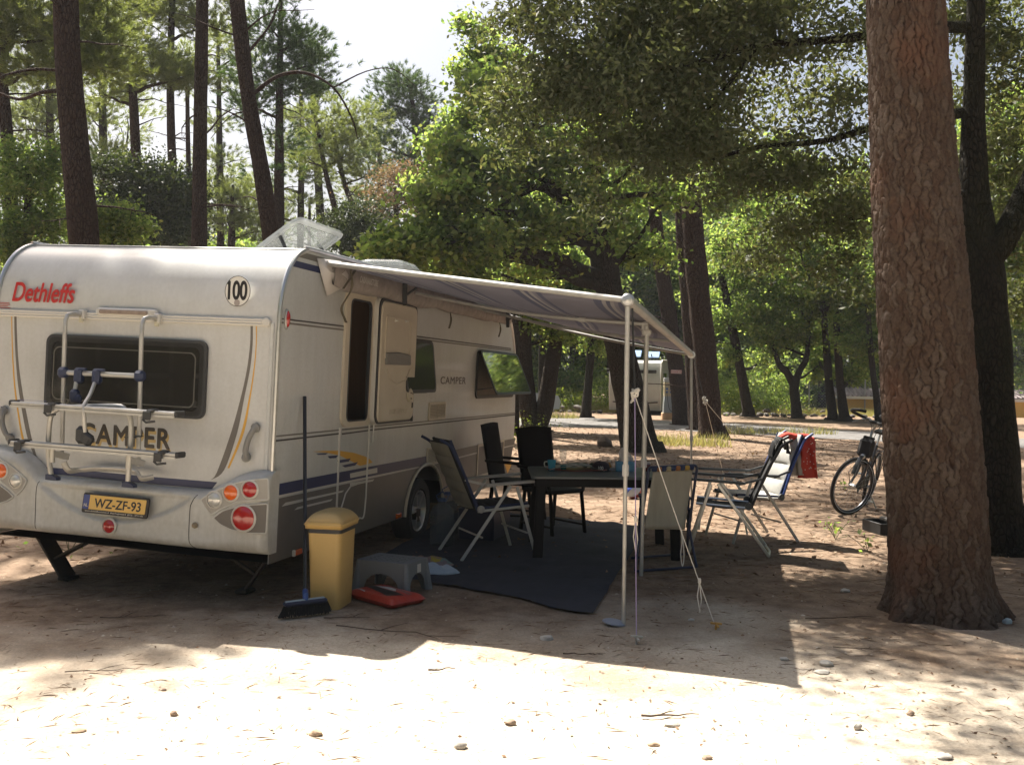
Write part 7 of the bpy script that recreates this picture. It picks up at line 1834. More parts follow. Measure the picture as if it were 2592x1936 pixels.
rc_ = drape('red_cloth', 'red dotted cloth hanging over the back of the white cushioned chair', Matrix.Translation(ct_r) @ Matrix.Rotation(rad(12), 4, 'Z'), .19, .36, .12, redc, 2, 'cloth', dots=34)
bq = [T(x, y, topD.y-.08)-ct_r for x, y in ((1672, 950), (1690, 940), (1712, 943), (1738, 944), (1756, 955), (1758, 975))]
def bunch(u, v):
    Q = spline(bq, 8); k = u*(len(Q)-1); i = min(int(k), len(Q)-2); p = Q[i].lerp(Q[i+1], k-i); a = v*2*PI; r = (.038+.022*mnoise.noise(Vector((u*5, v*3, 1))))*(.35+.65*math.sin(PI*min(1, max(0, .08+u*.84)))**.5)
    return (p.x, p.y+r*math.cos(a)*1.5, p.z+r*math.sin(a))
MB().grid(bunch, 36, 14).build('fold', redc, rc_, ang=80)
ct_b = T(1716, 965, topD.y-.13)
drape('beige_towel', 'beige towel hanging inside the red cloth', Matrix.Translation(ct_b) @ Matrix.Rotation(rad(10), 4, 'Z'), .12, .27, .05, mat('beige_towel_cloth', (.34, .29, .24), .95, bump=(150, .4, .004)), 5, 'towel')
hC = math.atan2(.20, -.98); tC = place(cC.x-.04, cC.y, hC) @ Vector((-.18-math.sin(rad(24))*.63, 0, .44+math.cos(rad(24))*.63))
drape('black_jacket', 'black jacket hung over the top of the black reclining chair', Matrix.Translation(tC) @ Matrix.Rotation(hC+PI/2, 4, 'Z'), .50, .15, .20, mat('jacket_black', (.016, .017, .02), .8), 9, 'jacket')

# low canvas chair seen from behind
D_ = G(1700, 1440).y
TL, TR, BR, BLq = [at(*Z6(x, y), d) for (x, y), d in (((1110, 367), 8.28), ((1385, 352), 8.46), ((1330, 772), 8.44), ((1050, 768), 8.22))]
TL, TR, BR, BLq = [Vector(p) for p in (TL, TR, BR, BLq)]
up_b = ((TL-BLq)+(TR-BR))/2
chB = tag(empty('canvas_chair', Matrix.Translation(((BLq.x+BR.x)/2, (BLq.y+BR.y)/2, 0))), 'low folding chair with beige canvas back and navy frame, seen from behind', 'chair', 'folding chairs')
o = chB.location.copy(); back_out = Vector((.12, .97, 0)).normalized()
def cb(p): return Vector(p)-o
canv = mat('canvas_beige', (.40, .36, .28), .9, col2=(.33, .295, .23), vs=3, stretch=(3, 3, .8), bump=(260, .4, .002))
def cf(u, v):
    p = cb(BLq).lerp(cb(BR), u).lerp(cb(TL).lerp(cb(TR), u), v); return tuple(p+back_out*(.035*math.sin(PI*u)*math.sin(PI*min(1, v*.9+.05))))
MB().grid(cf, 14, 14).build('backrest', canv, chB, ang=180, solid=.005)
navyf = mat('frame_navy', (.012, .016, .05), .4)
for a, b_, s in ((TL, BLq, -1), (TR, BR, 1)):
    d_ = Vector((s*.035, 0, 0)); a_, b2 = cb(a)+d_, cb(b_)+d_
    MB().tube(spline([a_+Vector((-s*.05, 0, .035)), a_+Vector((-.0, 0, .02)), a_.lerp(b2, .2), b2, b2+(b2-a_)*.12], 4), .012, 8).build('back_frame', navyf, chB)
    rfoot = Vector((b2.x+s*.05, b2.y-.12, .012)); ffoot = Vector((b2.x+s*.02+.05, b2.y+.46, .012)); st_ = b2+back_out*.05+Vector((0, 0, .03))
    MB().tube([st_+back_out*.30+Vector((0, 0, .06)), st_, rfoot], .0115, 8).build('leg', navyf, chB)
    MB().tube([b2+Vector((0, 0, .18)), ffoot], .0115, 8).build('leg', navyf, chB)
    MB().bar(st_+Vector((0, -.03, .23)), st_+back_out*.34+Vector((0, 0, .21)), .04, .022, b=.008).build('armrest', navyf, chB)
    MB().tube([st_+Vector((0, 0, .22)), st_+back_out*.1], .01, 6).build('arm_stay', navyf, chB)
    MB().box(st_, (.035, .07, .06), b=.01).build('hinge_bracket', plast, chB)
l1, r1_ = cb(BLq)+Vector((-.085, -.12, -cb(BLq).z+.012)), cb(BR)+Vector((.085, -.12, -cb(BR).z+.012))
for pp, qq, r_q in ((l1, r1_, .0115), (cb(TL)+Vector((0, 0, .035)), cb(TR)+Vector((0, 0, .035)), .012), (l1+Vector((.04, .58, 0)), r1_+Vector((-.02, .58, 0)), .0115)):
    MB().tube([pp, qq], r_q, 8).build('cross_tube', navyf, chB)
sb = MB(); s0 = cb(BLq)+Vector((0, .02, .03)); s1 = cb(BR)+Vector((0, .02, .03))
sb.grid(lambda u, v: tuple(s0.lerp(s1, u)+back_out*(.40*v)+Vector((0, 0, .03*v-.03*math.sin(PI*u)))), 8, 8); sb.build('seat', canv, chB, ang=180, solid=.005)
t0, t1 = cb(TL)+Vector((-.01, -.004, .012)), cb(TR)+Vector((.01, -.004, .012))
for k, mm in enumerate([navycl, mat('stripe_rust', (.30, .12, .04), .8), navycl, mat('stripe_sand', (.36, .30, .18), .8), navycl, MATS['stripe_rust'], navycl, mat('stripe_ochre', (.38, .24, .05), .8), navycl]):
    a_, b_ = t0.lerp(t1, k/9), t0.lerp(t1, (k+1)/9); MB().bar(a_+Vector((0, 0, .006)), b_+Vector((0, 0, .006)), .036, .042, b=.01).build('striped_hem', mm, chB)

# two dark high-backed chairs behind the table
dkc = mat('dark_wicker', (.006, .005, .005), .9, spec=.1, bump=(200, .5, .004)); dkc2 = mat('dark_resin', (.008, .007, .006), .7, spec=.2)
def highchair(label, x, y, ang):
    r_ = tag(empty('high_backed_chair', place(x, y, ang, gh(x, y)+.005)), label, 'chair', 'dark high-backed chairs at the table')
    MB().grid(lambda u, v: (-.20-.11*v+.02*math.cos(PI*(u-.5)), (u-.5)*(.44+.02*v), .42+.62*v+.015*math.sin(PI*u)*v), 10, 12).build('backrest', dkc, r_, ang=180, solid=.025)
    MB().box((.02, 0, .43), (.46, .46, .04), b=.015).build('seat', dkc2, r_)
    for sx_, sy_ in ((-1, -1), (-1, 1), (1, -1), (1, 1)):
        MB().bar((.02+sx_*.20, sy_*.205, .42), (.02+sx_*.25, sy_*.215, 0), .04, .03, up=(0, 1, 0), b=.008).build('leg', dkc2, r_)
    for s in (-1, 1):
        MB().bar((-.22, s*.215, .09), (.26, s*.215, .09), .03, .02, b=.005).build('stretcher', dkc2, r_)
        MB().bar((-.26, s*.235, .66), (.20, s*.245, .64), .05, .03, b=.012).bar((.19, s*.24, .64), (.23, s*.22, .43), .03, .03, up=(0, 1, 0), b=.006).build('armrest', dkc2, r_)
    return r_
hc = G(1420, 1350)
highchair('black high-backed chair behind the left end of the table', 0.42, 10.15, rad(-52))
highchair('black high-backed chair beside the caravan nose, left of the other', 0.05, 10.75, rad(-20))

# table
tx0, tx1, ty0, ty1, tz = .17, 1.50, 8.62, 9.55, .735
ta = rad(1.5)
tb = tag(empty('table', place((tx0+tx1)/2, (ty0+ty1)/2, ta, gh(.8, 9))), 'long dark camping table set with dishes and odds and ends', 'table')
hx, hy = (tx1-tx0)/2, (ty1-ty0)/2
MB().prism(rrect(-hx, -hy, hx, hy, .05), .022, Matrix.Translation((0, 0, tz-.022)), b=.006).build('tabletop', mat('table_top', (.11, .125, .125), .35, col2=(.085, .095, .095), vs=3), tb)
MB().ring(rrect(-hx+.03, -hy+.03, hx-.03, hy-.03, .03), rrect(-hx+.055, -hy+.055, hx-.055, hy-.055, .02), .075, Matrix.Translation((0, 0, tz-.095))).build('apron', dkc2, tb)
for sx_ in (-1, 1):
    for sy_ in (-1, 1):
        MB().bar((sx_*(hx-.09), sy_*(hy-.08), tz-.03), (sx_*(hx-.06), sy_*(hy-.06), 0), .085, .05, up=(0, 1, 0), b=.012).build('leg', dkc2, tb)
def tabpt(px, py, z=0): 
    p = G(px, py, tz+gh(.8, 9)); return Vector((p.x, p.y, p.z+z))
ZT = zz(1320, 1130, 6.506)
p = tabpt(*ZT(495, 402)); p.y = max(p.y, 8.72)
mg = tag(empty('mug', p), 'turquoise mug at the left end of the table', 'mug'); mbm = mat('mug_turquoise', (.03, .24, .36), .25, coat=.5)
MB().lathe([(.026, 0), (.03, .004), (.041, .10), (.038, .10), (.028, .008)], 20).build('cup', mbm, mg)
MB().tube(spline([Vector((-.036, 0, .085)), Vector((-.064, 0, .08)), Vector((-.062, 0, .045)), Vector((-.034, 0, .03))], 5), .005, 6).build('handle', mat('mug_pale', (.5, .5, .45), .4), mg)
p = Vector((p.x+.11, p.y+.14, p.z)); gs = tag(empty('glass', p), 'stemmed clear glass behind the turquoise mug', 'glass'); gm_ = glassmat('table_glass', (.6, .62, .62), .35, .03, .9)
MB().lathe([(.03, 0), (.03, .003), (.005, .008), (.005, .075), (.03, .10), (.034, .15), (.032, .185)], 20).build('bowl', gm_, gs)
MB().lathe([(.033, .183), (.035, .185), (.033, .187)], 20).build('rim', whitep, gs)
p = tabpt(*ZT(690, 400)); p.y = max(p.y, 8.72); tc_ = tag(empty('small_cup', p), 'small teal cup right of the mug', 'cup')
MB().lathe([(.022, 0), (.03, .05), (.027, .05), (.02, .006)], 16).build('cup', mat('teal_cup', (.02, .17, .17), .3), tc_)
# magazines / crumpled plastic bag
mgz = tag(empty('magazine', (.60, 9.20, tz+gh(.8, 9))), 'open glossy magazine with pale pages on the table', 'magazine')
MB().grid(lambda u, v: ((u-.5)*.50, (v-.5)*.3, .006+.05*math.sin(PI*u)**.6*(1-.25*abs(2*u-1))+.008*mnoise.noise(Vector((u*5, v*3, 0)))), 24, 8).build('pages', mat('magazine_page', (.42, .40, .36), .4, col2=(.10, .12, .09), vs=7, vfac=(.5, .56)), mgz, solid=.004)
MB().grid(lambda u, v: ((u-.5)*.54, (v-.5)*.33, .002+.018*abs(2*u-1)), 12, 4).build('cover', mat('magazine_cover', (.36, .10, .08), .35), mgz, solid=.002)
p = tabpt(*ZT(1310, 405)); p.y = max(p.y, 8.74)
cp = tag(empty('cap', p+Vector((0, .03, 0))), 'dark cap with white lettering lying on the table', 'cap'); capm = mat('cap_dark', (.022, .015, .022), .8)
MB().lathe([(.085, 0), (.088, .03), (.075, .065), (.045, .088), (0, .095)], 20, Matrix.Diagonal((1, 1.1, .95, 1))).build('crown', capm, cp, ang=60)
MB().grid(lambda u, v: (.07+.085*v*math.sin(PI*u)**.5, (u-.5)*.15, .012+.02*math.sin(PI*u)*(1-v*.6)), 10, 6).build('brim', mat('brim_grey', (.20, .20, .21), .8), cp, solid=.004)
text('cap_lettering', '100', basis((-.03, -.0985, .018), SX, (0, .15, 1), SZ), .045, .032, whitep, cp, off=.02)
p = tabpt(*ZT(1710, 415)); p.y = max(p.y, 8.74); p.x -= .0
tb2 = tag(empty('tissue_box', p+Vector((.0, .05, 0))), 'blue tissue box with a white tissue sticking up', 'tissue box')
MB().box((0, 0, .045), (.17, .11, .09), b=.006).build('carton', mat('carton_blue', (.05, .22, .38), .5, col2=(.16, .34, .46), vs=9), tb2)
MB().grid(lambda u, v: ((u-.5)*.15*(1-.55*v)+.012*math.sin(v*6), .03*math.sin(u*9)*(1-v*.4), .085+.115*v*(1+.15*math.sin(u*7))), 14, 10).build('tissue', mat('tissue_white', (.60, .56, .54), .9), tb2, ang=180, solid=.002)
p2_ = Vector((p.x+.21, p.y+.08, p.z)); jr = tag(empty('jam_jar', p2_), 'small dark jar right of the tissue box', 'jar')
MB().lathe([(.03, 0), (.034, .008), (.034, .06), (.028, .07)], 16).build('glass', mat('jar_red', (.10, .02, .02), .1, coat=.5), jr); MB().lathe([(.03, .068), (.03, .085), (0, .086)], 16).build('lid', mat('jar_lid', (.35, .3, .28), .4), jr)
p2_ = Vector((p.x-.14, p.y+.06, p.z)); bt2 = tag(empty('bottle', p2_), 'small amber bottle left of the tissue box', 'bottle')
MB().lathe([(.018, 0), (.02, .005), (.02, .05), (.009, .065), (.009, .085)], 14).build('body', mat('amber_glass', (.35, .18, .04), .1), bt2); MB().lathe([(.011, .083), (.011, .1), (0, .101)], 12).build('cap', whitep, bt2)
p2_ = Vector((p.x-.32, p.y+.20, p.z)); sgl = tag(empty('sunglasses', p2_), 'green tinted sunglasses behind the cap', 'sunglasses')
for s in (-1, 1):
    MB().lathe([(.03, 0), (.03, .004), (0, .005)], 16, basis((s*.034, 0, .035), (1, 0, 0), (0, .3, 1), (0, -1, .3)) @ Matrix.Diagonal((1, .8, 1, 1))).build('lens', mat('lens_green', (.03, .06, .04), .08), sgl)
    MB().tube([(s*.066, 0, .045), (s*.07, .12, .04), (s*.068, .14, .02)], .003, 5).build('temple', plast, sgl)
# ball behind
bp_ = G(*Z6(963, 552)); ball = tag(empty('beach_ball', Matrix.Translation((bp_.x+.02, bp_.y, .095))), 'blue and red ball lying beyond the table between the poles', 'ball')
cols_ = [mat('ball_blue', (.05, .10, .42), .4), mat('ball_red', (.40, .06, .05), .4), mat('ball_white', (.42, .5, .62), .4)]
for k in range(6):
    def sf(u, v, k=k):
        th = (k+u)*PI/3; ph = v*PI; return (.105*math.sin(ph)*math.cos(th), .105*math.sin(ph)*math.sin(th), .105*math.cos(ph))
    MB().grid(lambda u, v: tuple(Matrix.Rotation(.9, 3, 'Y') @ Vector(sf(u, v))), 5, 14).build('panel', cols_[(0, 2, 1)[k % 3]], ball)

# ------------------------------------------------------------------ bicycle
bk_c = G(*ZB(390, 1500)); head = Vector((-.5, -.87, 0)).normalized(); hang = math.atan2(head.y, head.x)
lean = rad(13)
bike = tag(empty('bicycle', Matrix.Translation((bk_c.x, bk_c.y, .0)) @ Matrix.Rotation(hang, 4, 'Z') @ Matrix.Rotation(-lean, 4, 'X')), 'black touring bicycle with looped handlebar on its kickstand by the big pine', 'bicycle')
bkm = mat('bike_black', (.014, .015, .017), .35, coat=.4); rubm = mat('tyre_black', (.02, .02, .022), .8)
def wheel_(x, ang=0.0, name='front_wheel'):
    c_w = sr((0, 0, .345)) if name == 'front_wheel' else Vector((x, 0, .345))
    wr = empty(name, Matrix.Translation(c_w) @ Matrix.Rotation(ang, 4, 'Z')); wr.parent = bike
    MB().tube([(.332*math.cos(a*PI/24), 0, .332*math.sin(a*PI/24)) for a in range(48)], .020, 8, closed=True).build('tyre', rubm, wr)
    MB().tube([(.318*math.cos(a*PI/24), .019, .318*math.sin(a*PI/24)) for a in range(48)], .0035, 5, closed=True).tube([(.318*math.cos(a*PI/24), -.019, .318*math.sin(a*PI/24)) for a in range(48)], .0035, 5, closed=True).build('reflective_stripe', mat('stripe_pale', (.55, .60, .66), .3), wr)
    MB().tube([(.303*math.cos(a*PI/24), 0, .303*math.sin(a*PI/24)) for a in range(48)], .011, 6, closed=True, flat=(1, .9)).build('rim', mat('rim_dark', (.10, .10, .11), .35, .6), wr)
    MB().lathe([(.018, -.045), (.026, -.035), (.026, .035), (.018, .045)], 12, basis((0, 0, 0), (1, 0, 0), (0, 0, 1), (0, -1, 0))).build('hub', alu, wr)
    b = MB()
    for k in range(32):
        a = k*2*PI/32; s_ = 1 if k % 2 else -1; b.tube([(.022*math.cos(a+.8*s_), .028*s_, .022*math.sin(a+.8*s_)), (.298*math.cos(a), 0, .298*math.sin(a))], .0011, 3, cap=False)
    o_ = b.build('spokes', alu, wr); o_['kind'] = 'stuff'
    return wr
st_a = rad(-30)
# frame: head tube leans back from the front axle at x=0 (bike faces +x); rear axle at x=-1.08
ST0 = Vector((-.05, 0, 0)); SR = Matrix.Rotation(st_a, 3, 'Z')
def sr(p): return SR @ (Vector(p)-ST0)+ST0
wheel_(0, st_a, 'front_wheel'); wheel_(-1.08, 0, 'rear_wheel')
hb_ = Vector((-.10, 0, .62)); ht_ = Vector((-.185, 0, .86)); bbk = Vector((-.64, 0, .28)); stp = Vector((-.80, 0, .80)); ra = Vector((-1.08, 0, .345))
fr = MB(); fr.tube([hb_, ht_], .021, 10).tube([hb_+Vector((-.01, 0, .03)), bbk], .021, 10).tube([ht_+Vector((.01, 0, -.04)), bbk.lerp(stp, .62)], .016, 10).tube([bbk, stp], .017, 10)
for s in (-1, 1): fr.tube([bbk+Vector((0, s*.03, 0)), ra+Vector((0, s*.06, 0))], .010, 8).tube([bbk.lerp(stp, .75)+Vector((0, s*.02, 0)), ra+Vector((0, s*.06, 0))], .008, 8)
fr.build('frame', bkm, bike)
fk = MB()
for s in (-1, 1): fk.tube([sr(hb_+Vector((0, s*.045, 0))), sr(hb_+Vector((.02, s*.05, -.1))), sr(Vector((0, s*.05, .345)))], .015, 8)
fk.tube([sr(hb_+Vector((0, -.055, 0))), sr(hb_+Vector((0, .055, 0)))], .022, 8); fk.build('fork', bkm, bike)
MB().tube([ht_, ht_+Vector((-.04, 0, .15)), sr(ht_+Vector((.04, 0, .26)))], .016, 10).build('stem', alu, bike)
hb0 = sr(ht_+Vector((.04, 0, .26)))
for s in (-1, 1):
    loop = [hb0, hb0+Vector((.02, s*.07, 0)), hb0+Vector((-.05, s*.17, .01)), hb0+Vector((-.12, s*.26, .0)), hb0+Vector((-.06, s*.31, .02)), hb0+Vector((.08, s*.31, .05)), hb0+Vector((.18, s*.25, .08)), hb0+Vector((.17, s*.16, .10)), hb0+Vector((.10, s*.12, .10))]
    MB().tube([SR @ (p-hb0)+hb0 for p in spline(loop, 6)], .019, 8).build('handlebar', mat('foam_grip', (.012, .012, .012), .8), bike)
    MB().tube([hb0+Vector((-.08, s*.2, -.01)), hb0+Vector((-.02, s*.24, -.04)), hb0+Vector((.05, s*.27, -.05))], .007, 6).box(hb0+Vector((-.06, s*.17, -.005)), (.04, .05, .03), b=.01).build('brake_lever', mat('lever_alu', (.2, .2, .2), .4, .6), bike)
    MB().tube(spline([hb0+Vector((-.04, s*.15, -.01)), hb0+Vector((.10, s*.10, .03)), hb0+Vector((.09, s*.03, -.10)), hb_+Vector((.03, s*.03, .06))], 6), .0035, 5).build('brake_cable', plast, bike)
MB().box(ht_+Vector((.085, 0, -.05)), (.12, .17, .22), b=.03).box(ht_+Vector((.06, 0, .07)), (.05, .13, .03), b=.01).build('handlebar_bag', mat('bag_black', (.018, .018, .02), .8), bike)
MB().lathe([(.02, 0), (.034, .02), (.036, .05), (.0, .056)], 16, basis(hb_+Vector((.04, 0, .09)), (0, 1, 0), (0, 0, 1), (1, 0, 0))).build('headlamp', mat('lamp_black', (.02, .02, .02), .3), bike)
MB().lathe([(.031, .052), (.0, .062)], 16, basis(hb_+Vector((.04, 0, .09)), (0, 1, 0), (0, 0, 1), (1, 0, 0))).build('headlamp_glass', clearl, bike)
def mud(x, a0_, a1_, r_=.372):
    b = MB(); pts = [(x+r_*math.cos(rad(a)), 0, .345+r_*math.sin(rad(a))) for a in range(a0_, a1_+1, 8)]; b.tube(pts, .026, 6, flat=(.35, 1)); b.build('mudguard', bkm, bike)
mud(0, 30, 190); mud(-1.08, 10, 190)
MB().box((-.84, 0, .97), (.26, .14, .05), b=.022).build('saddle', mat('saddle_black', (.015, .015, .015), .6), bike); MB().tube([stp, Vector((-.83, 0, .95))], .013, 8).build('seat_post', alu, bike)
rk2 = MB()
for s in (-1, 1): rk2.tube([(-1.08, s*.07, .35), (-1.16, s*.07, .72), (-.90, s*.06, .73)], .006, 6).tube([(-1.04, s*.07, .35), (-1.0, s*.07, .72)], .006, 6)
rk2.tube([(-1.30, -.06, .73), (-1.30, .06, .73), (-.88, .06, .73), (-.88, -.06, .73)], .006, 6, closed=True); rk2.build('luggage_rack', bkm, bike)
for s in (-1, 1): MB().tube([(.0, s*.06, .36), (.03, s*.10, .50), (-.06, s*.10, .52), (-.09, s*.06, .62)], .005, 6).build('lowrider', bkm, bike)
MB().lathe([(.085, -.004), (.09, 0), (.085, .004)], 24, basis(bbk+Vector((0, -.055, 0)), (1, 0, 0), (0, 0, 1), (0, -1, 0))).build('chainring', mat('ring_dark', (.06, .06, .06), .4, .7), bike)
for s in (-1, 1):
    d_ = Vector((.10*s, 0, -.135*s)); MB().bar(bbk+Vector((0, s*.07, 0)), bbk+Vector((0, s*.07, 0))+d_, .022, .012, up=(0, 1, 0), b=.004).box(bbk+Vector((0, s*.12, 0))+d_, (.08, .08, .022), b=.006).build('crank', alu, bike)
MB().tube([(-.70, .04, .28), (-.78, .22, -.03+.02)], .009, 8).build('kickstand', alu, bike)

# dark box beside the big pine, with things in it
bxp = G(*zz(1800, 900, 2.5025)(1010, 1120))
bx = tag(empty('black_crate', Matrix.Translation((bxp.x+.32, bxp.y+.05, gh(bxp.x, bxp.y))) @ Matrix.Rotation(.15, 4, 'Z')), 'low black crate on the ground at the foot of the big pine', 'crate')
bxm = mat('crate_black', (.014, .014, .014), .6)
MB().box((0, 0, .01), (.62, .38, .02)).build('base', bxm, bx)
for (c, d) in (((0, -.19, .06), (.62, .015, .12)), ((0, .19, .06), (.62, .015, .12)), ((-.31, 0, .06), (.015, .38, .12)), ((.31, 0, .06), (.015, .38, .12))): MB().box(c, d, b=.004).build('side', bxm, bx)
MB().box((-.05, 0, .10), (.28, .2, .06), Matrix.Rotation(.3, 3, 'Y'), b=.02).box((.15, .02, .09), (.16, .22, .08), Matrix.Rotation(-.2, 3, 'X'), b=.03).build('contents', mat('contents_dark', (.05, .045, .04), .5), bx)

# ================================================================== LITTER ON THE GROUND
def keep(x, y):      # nothing pokes through things that stand there
    return True
rs = np.random.default_rng(11)
def scatter(n, x0, x1, y0, y1, dens=None):
    x = rs.uniform(x0, x1, n); y = rs.uniform(y0, y1, n)
    return x, y
GH = np.vectorize(lambda x, y: gh(x, y))
# needles
def needles(name, label, n, box, L_, W_, m_, clump=.55):
    x, y = scatter(n, *box)
    if clump:
        k = np.array([mnoise.noise(Vector((a*1.1, b*1.5, 9))) + .5*mnoise.noise(Vector((a*4, b*5, 2))) for a, b in zip(x, y)]); s = rs.random(n) < np.clip(.35+clump*k*2, .05, 1); x, y = x[s], y[s]
    n = len(x); z = GH(x, y)+.003; a = rs.uniform(0, np.pi, n); l = L_*rs.uniform(.5, 1.2, n)/2; w_ = W_/2; t = rs.uniform(-.08, .12, n)
    dx, dy = np.cos(a)*l, np.sin(a)*l; ex_, ey_ = -np.sin(a)*w_, np.cos(a)*w_; b = rs.uniform(-.05, .05, n)*l
    V = np.stack([np.stack([x-dx, y-dy, z], 1), np.stack([x+ex_-dy/np.maximum(l, 1e-6)*b, y+ey_+dx/np.maximum(l, 1e-6)*b, z+.003], 1), np.stack([x+dx, y+dy, z+t*l], 1)], 1).reshape(-1, 3)
    o_ = nobj(name, npmesh(name, V, np.arange(len(V)).reshape(-1, 3), m_)); tag(o_, label, kind='stuff')
lfN = leafmat('fallen_needle', [(.16, .09, .05), (.24, .15, .09), (.12, .07, .045), (.32, .23, .15)], .05, .8, (1, 1, 1), .1)
lfL = leafmat('fallen_leaf', [(.13, .075, .045), (.22, .13, .08), (.28, .19, .12), (.10, .06, .04), (.34, .26, .18)], .1, .75, (1.1, 1, .8), .15)
needles('pine_needles', 'fallen pine needles on the sand', 16000, (-5, 7, 2.6, 9), .11, .0022, lfN)
needles('pine_needles', 'thick brown needle litter between the trees', 90000, (-9, 12, 7, 26), .20, .006, lfN, .8)
# flakes and dry leaves
x, y = scatter(4500, -4.5, 6.5, 2.4, 8.5); s = rs.random(len(x)) < np.clip(.35+.6*np.array([mnoise.noise(Vector((a*1.3, b*1.6, 5))) for a, b in zip(x, y)])+.25*(x > 0), .08, 1); x, y = x[s], y[s]
P = np.stack([x, y, GH(x, y)+.004], 1); V, F = leaf_quads(P, rs, .024, .013, 1.2, .5); V[:, 2] = np.maximum(V[:, 2], np.repeat(P[:, 2], 4)-.002)
tag(nobj('leaf_litter', npmesh('leaf_litter', V, F, lfL)), 'small dry leaves and bark flakes strewn over the sunny sand', kind='stuff')
x, y = scatter(16000, -9, 14, 8, 30); P = np.stack([x, y, GH(x, y)+.006], 1); V, F = leaf_quads(P, rs, .06, .035, 1.0, .5); V[:, 2] = np.maximum(V[:, 2], np.repeat(P[:, 2], 4)-.002)
tag(nobj('leaf_litter', npmesh('leaf_litter', V, F, lfL)), 'dry leaves scattered in the shade beyond the caravan', kind='stuff')
# gravel: small irregular stones
def stones(name, label, n, box, r0, r1, m_, thr=.0):
    x, y = scatter(n, *box); k = np.array([mnoise.noise(Vector((a*.9+3, b*1.2, 8)))+.4*mnoise.noise(Vector((a*3, b*3, 1))) for a, b in zip(x, y)]); s = rs.random(n) < np.clip(thr+k*1.4, .04, 1); x, y = x[s], y[s]; n = len(x)
    base = np.array([(1, 0, .1), (.3, .9, 0), (-.8, .6, .1), (-.8, -.6, 0), (.3, -.95, .1), (0, 0, .75), (.1, 0, -.4)]); tri = np.array([(0, 1, 5), (1, 2, 5), (2, 3, 5), (3, 4, 5), (4, 0, 5)])
    r = r0+(r1-r0)*rs.random(n)**3; a = rs.uniform(0, 6.28, n); c, s_ = np.cos(a), np.sin(a)
    b = base[None]*(1+rs.uniform(-.3, .3, (n, 7, 1))); X = (b[:, :, 0]*c[:, None]-b[:, :, 1]*s_[:, None]*.8)*r[:, None]+x[:, None]; Y = (b[:, :, 0]*s_[:, None]+b[:, :, 1]*c[:, None]*.8)*r[:, None]+y[:, None]; Z_ = b[:, :, 2]*r[:, None]*.8+GH(x, y)[:, None]
    V = np.stack([X, Y, Z_], 2).reshape(-1, 3); F = (tri[None]+(np.arange(n)*7)[:, None, None]).reshape(-1, 3)
    tag(nobj(name, npmesh(name, V, F, m_)), label, kind='stuff')
lfS = leafmat('grit', [(.34, .28, .21), (.46, .39, .30), (.26, .19, .14), (.54, .48, .40)], .0, .85, (1, 1, 1), .2)
stones('gravel', 'fine gravel and grit on the sunny foreground sand', 14000, (-3.5, 5.5, 2.3, 6.2), .003, .014, lfS, .35)
stones('gravel', 'scattered grit in the shade', 6000, (-6, 9, 6, 16), .004, .018, lfS, .2)
lfR = leafmat('road_grit', [(.40, .38, .35), (.30, .28, .26), (.50, .47, .43)], .0, .85, (1, 1, 1), .2)
# single stones that can be picked out
stw = mat('pebble_white', (.55, .52, .46), .8, col2=(.42, .38, .33), vs=9, bump=(30, .4, .01)); stb = mat('pebble_brown', (.26, .17, .12), .85, col2=(.36, .27, .2), vs=9, bump=(30, .4, .01))
def pebble(px, py, wpx, hgt, m_, label, seed, name='stone', cat='stone'):
    p = G(px, py); r = wpx/2529*p.y/2; vs, fs = rock(seed, 12, 8, 1, .75, hgt)
    o_ = MB().add([(v[0]*r, v[1]*r, v[2]*r) for v in vs], fs).build(name, m_, None, ang=50); o_.location = (p.x, p.y, gh(p.x, p.y)+r*hgt*.5); tag(o_, label, cat, 'loose stones on the sand'); return o_
pebble(1385, 1614, 34, .42, stw, 'smooth oval white pebble in the shade left of the nearest pole', 1)
pebble(2092, 1682, 36, .5, stw, 'white rounded stone at the sunlit edge right of the awning shadow', 2)
pebble(2080, 1702, 40, .3, stw, 'flat pale stone just in front of the white rounded one', 3)
pebble(1165, 1883, 34, .7, stw, 'angular pale stone at the bottom centre of the sunny sand', 4)
pebble(1292, 1826, 30, .6, stb, 'reddish brown stone right of the bottom centre', 5)
pebble(800, 1853, 34, .55, mat('pebble_tan', (.42, .30, .2), .85), 'tan crumbly stone in the sunny foreground, left of centre', 6)
pebble(440, 1806, 19, .9, stb, 'small upright brown stone in the left foreground', 7)
pebble(200, 1848, 36, .35, MATS['pebble_tan'], 'long flat tan stone furthest left in the foreground', 8)
pebble(1790, 1913, 26, .5, stb, 'dark brown stone at the bottom edge, right of centre', 9)
pebble(2170, 1843, 22, 1.0, stw, 'small pointed pale stone on the right foreground', 10)
pebble(2305, 1810, 20, .7, stb, 'small brown stone right of the pointed pale one', 11)
pebble(2390, 1920, 40, .4, stw, 'pale stone at the bottom right near the shadow', 12)
pebble(1655, 1880, 30, .4, MATS['pebble_tan'], 'tan stone in the stony patch of the foreground', 13)
pebble(1700, 1830, 44, .3, stw, 'broad flat pale stone half sunk in the sand', 14)
pebble(2140, 1495, 24, .5, stw, 'small pale stone in the dappled light before the big pine', 15)
pebble(2550, 1572, 26, .6, mat('pebble_blue', (.34, .40, .42), .8), 'bluish stone at the right foot of the big pine', 16)
pebble(1985, 1588+80, 22, .5, stw, 'tiny pale stone inside the awning shadow', 17)
pebble(415, 1775-30, 14, .6, stb, 'very small brown stone left of the shadow edge', 18)
pebble(1750, 1560+10, 18, .35, stw, 'flat pale pebble beside the slanting rope peg', 19)
pebble(2020, 1190+10, 60, .25, mat('slab_stone', (.30, .23, .17), .9), 'flat half buried slab right of the far chairs', 20)
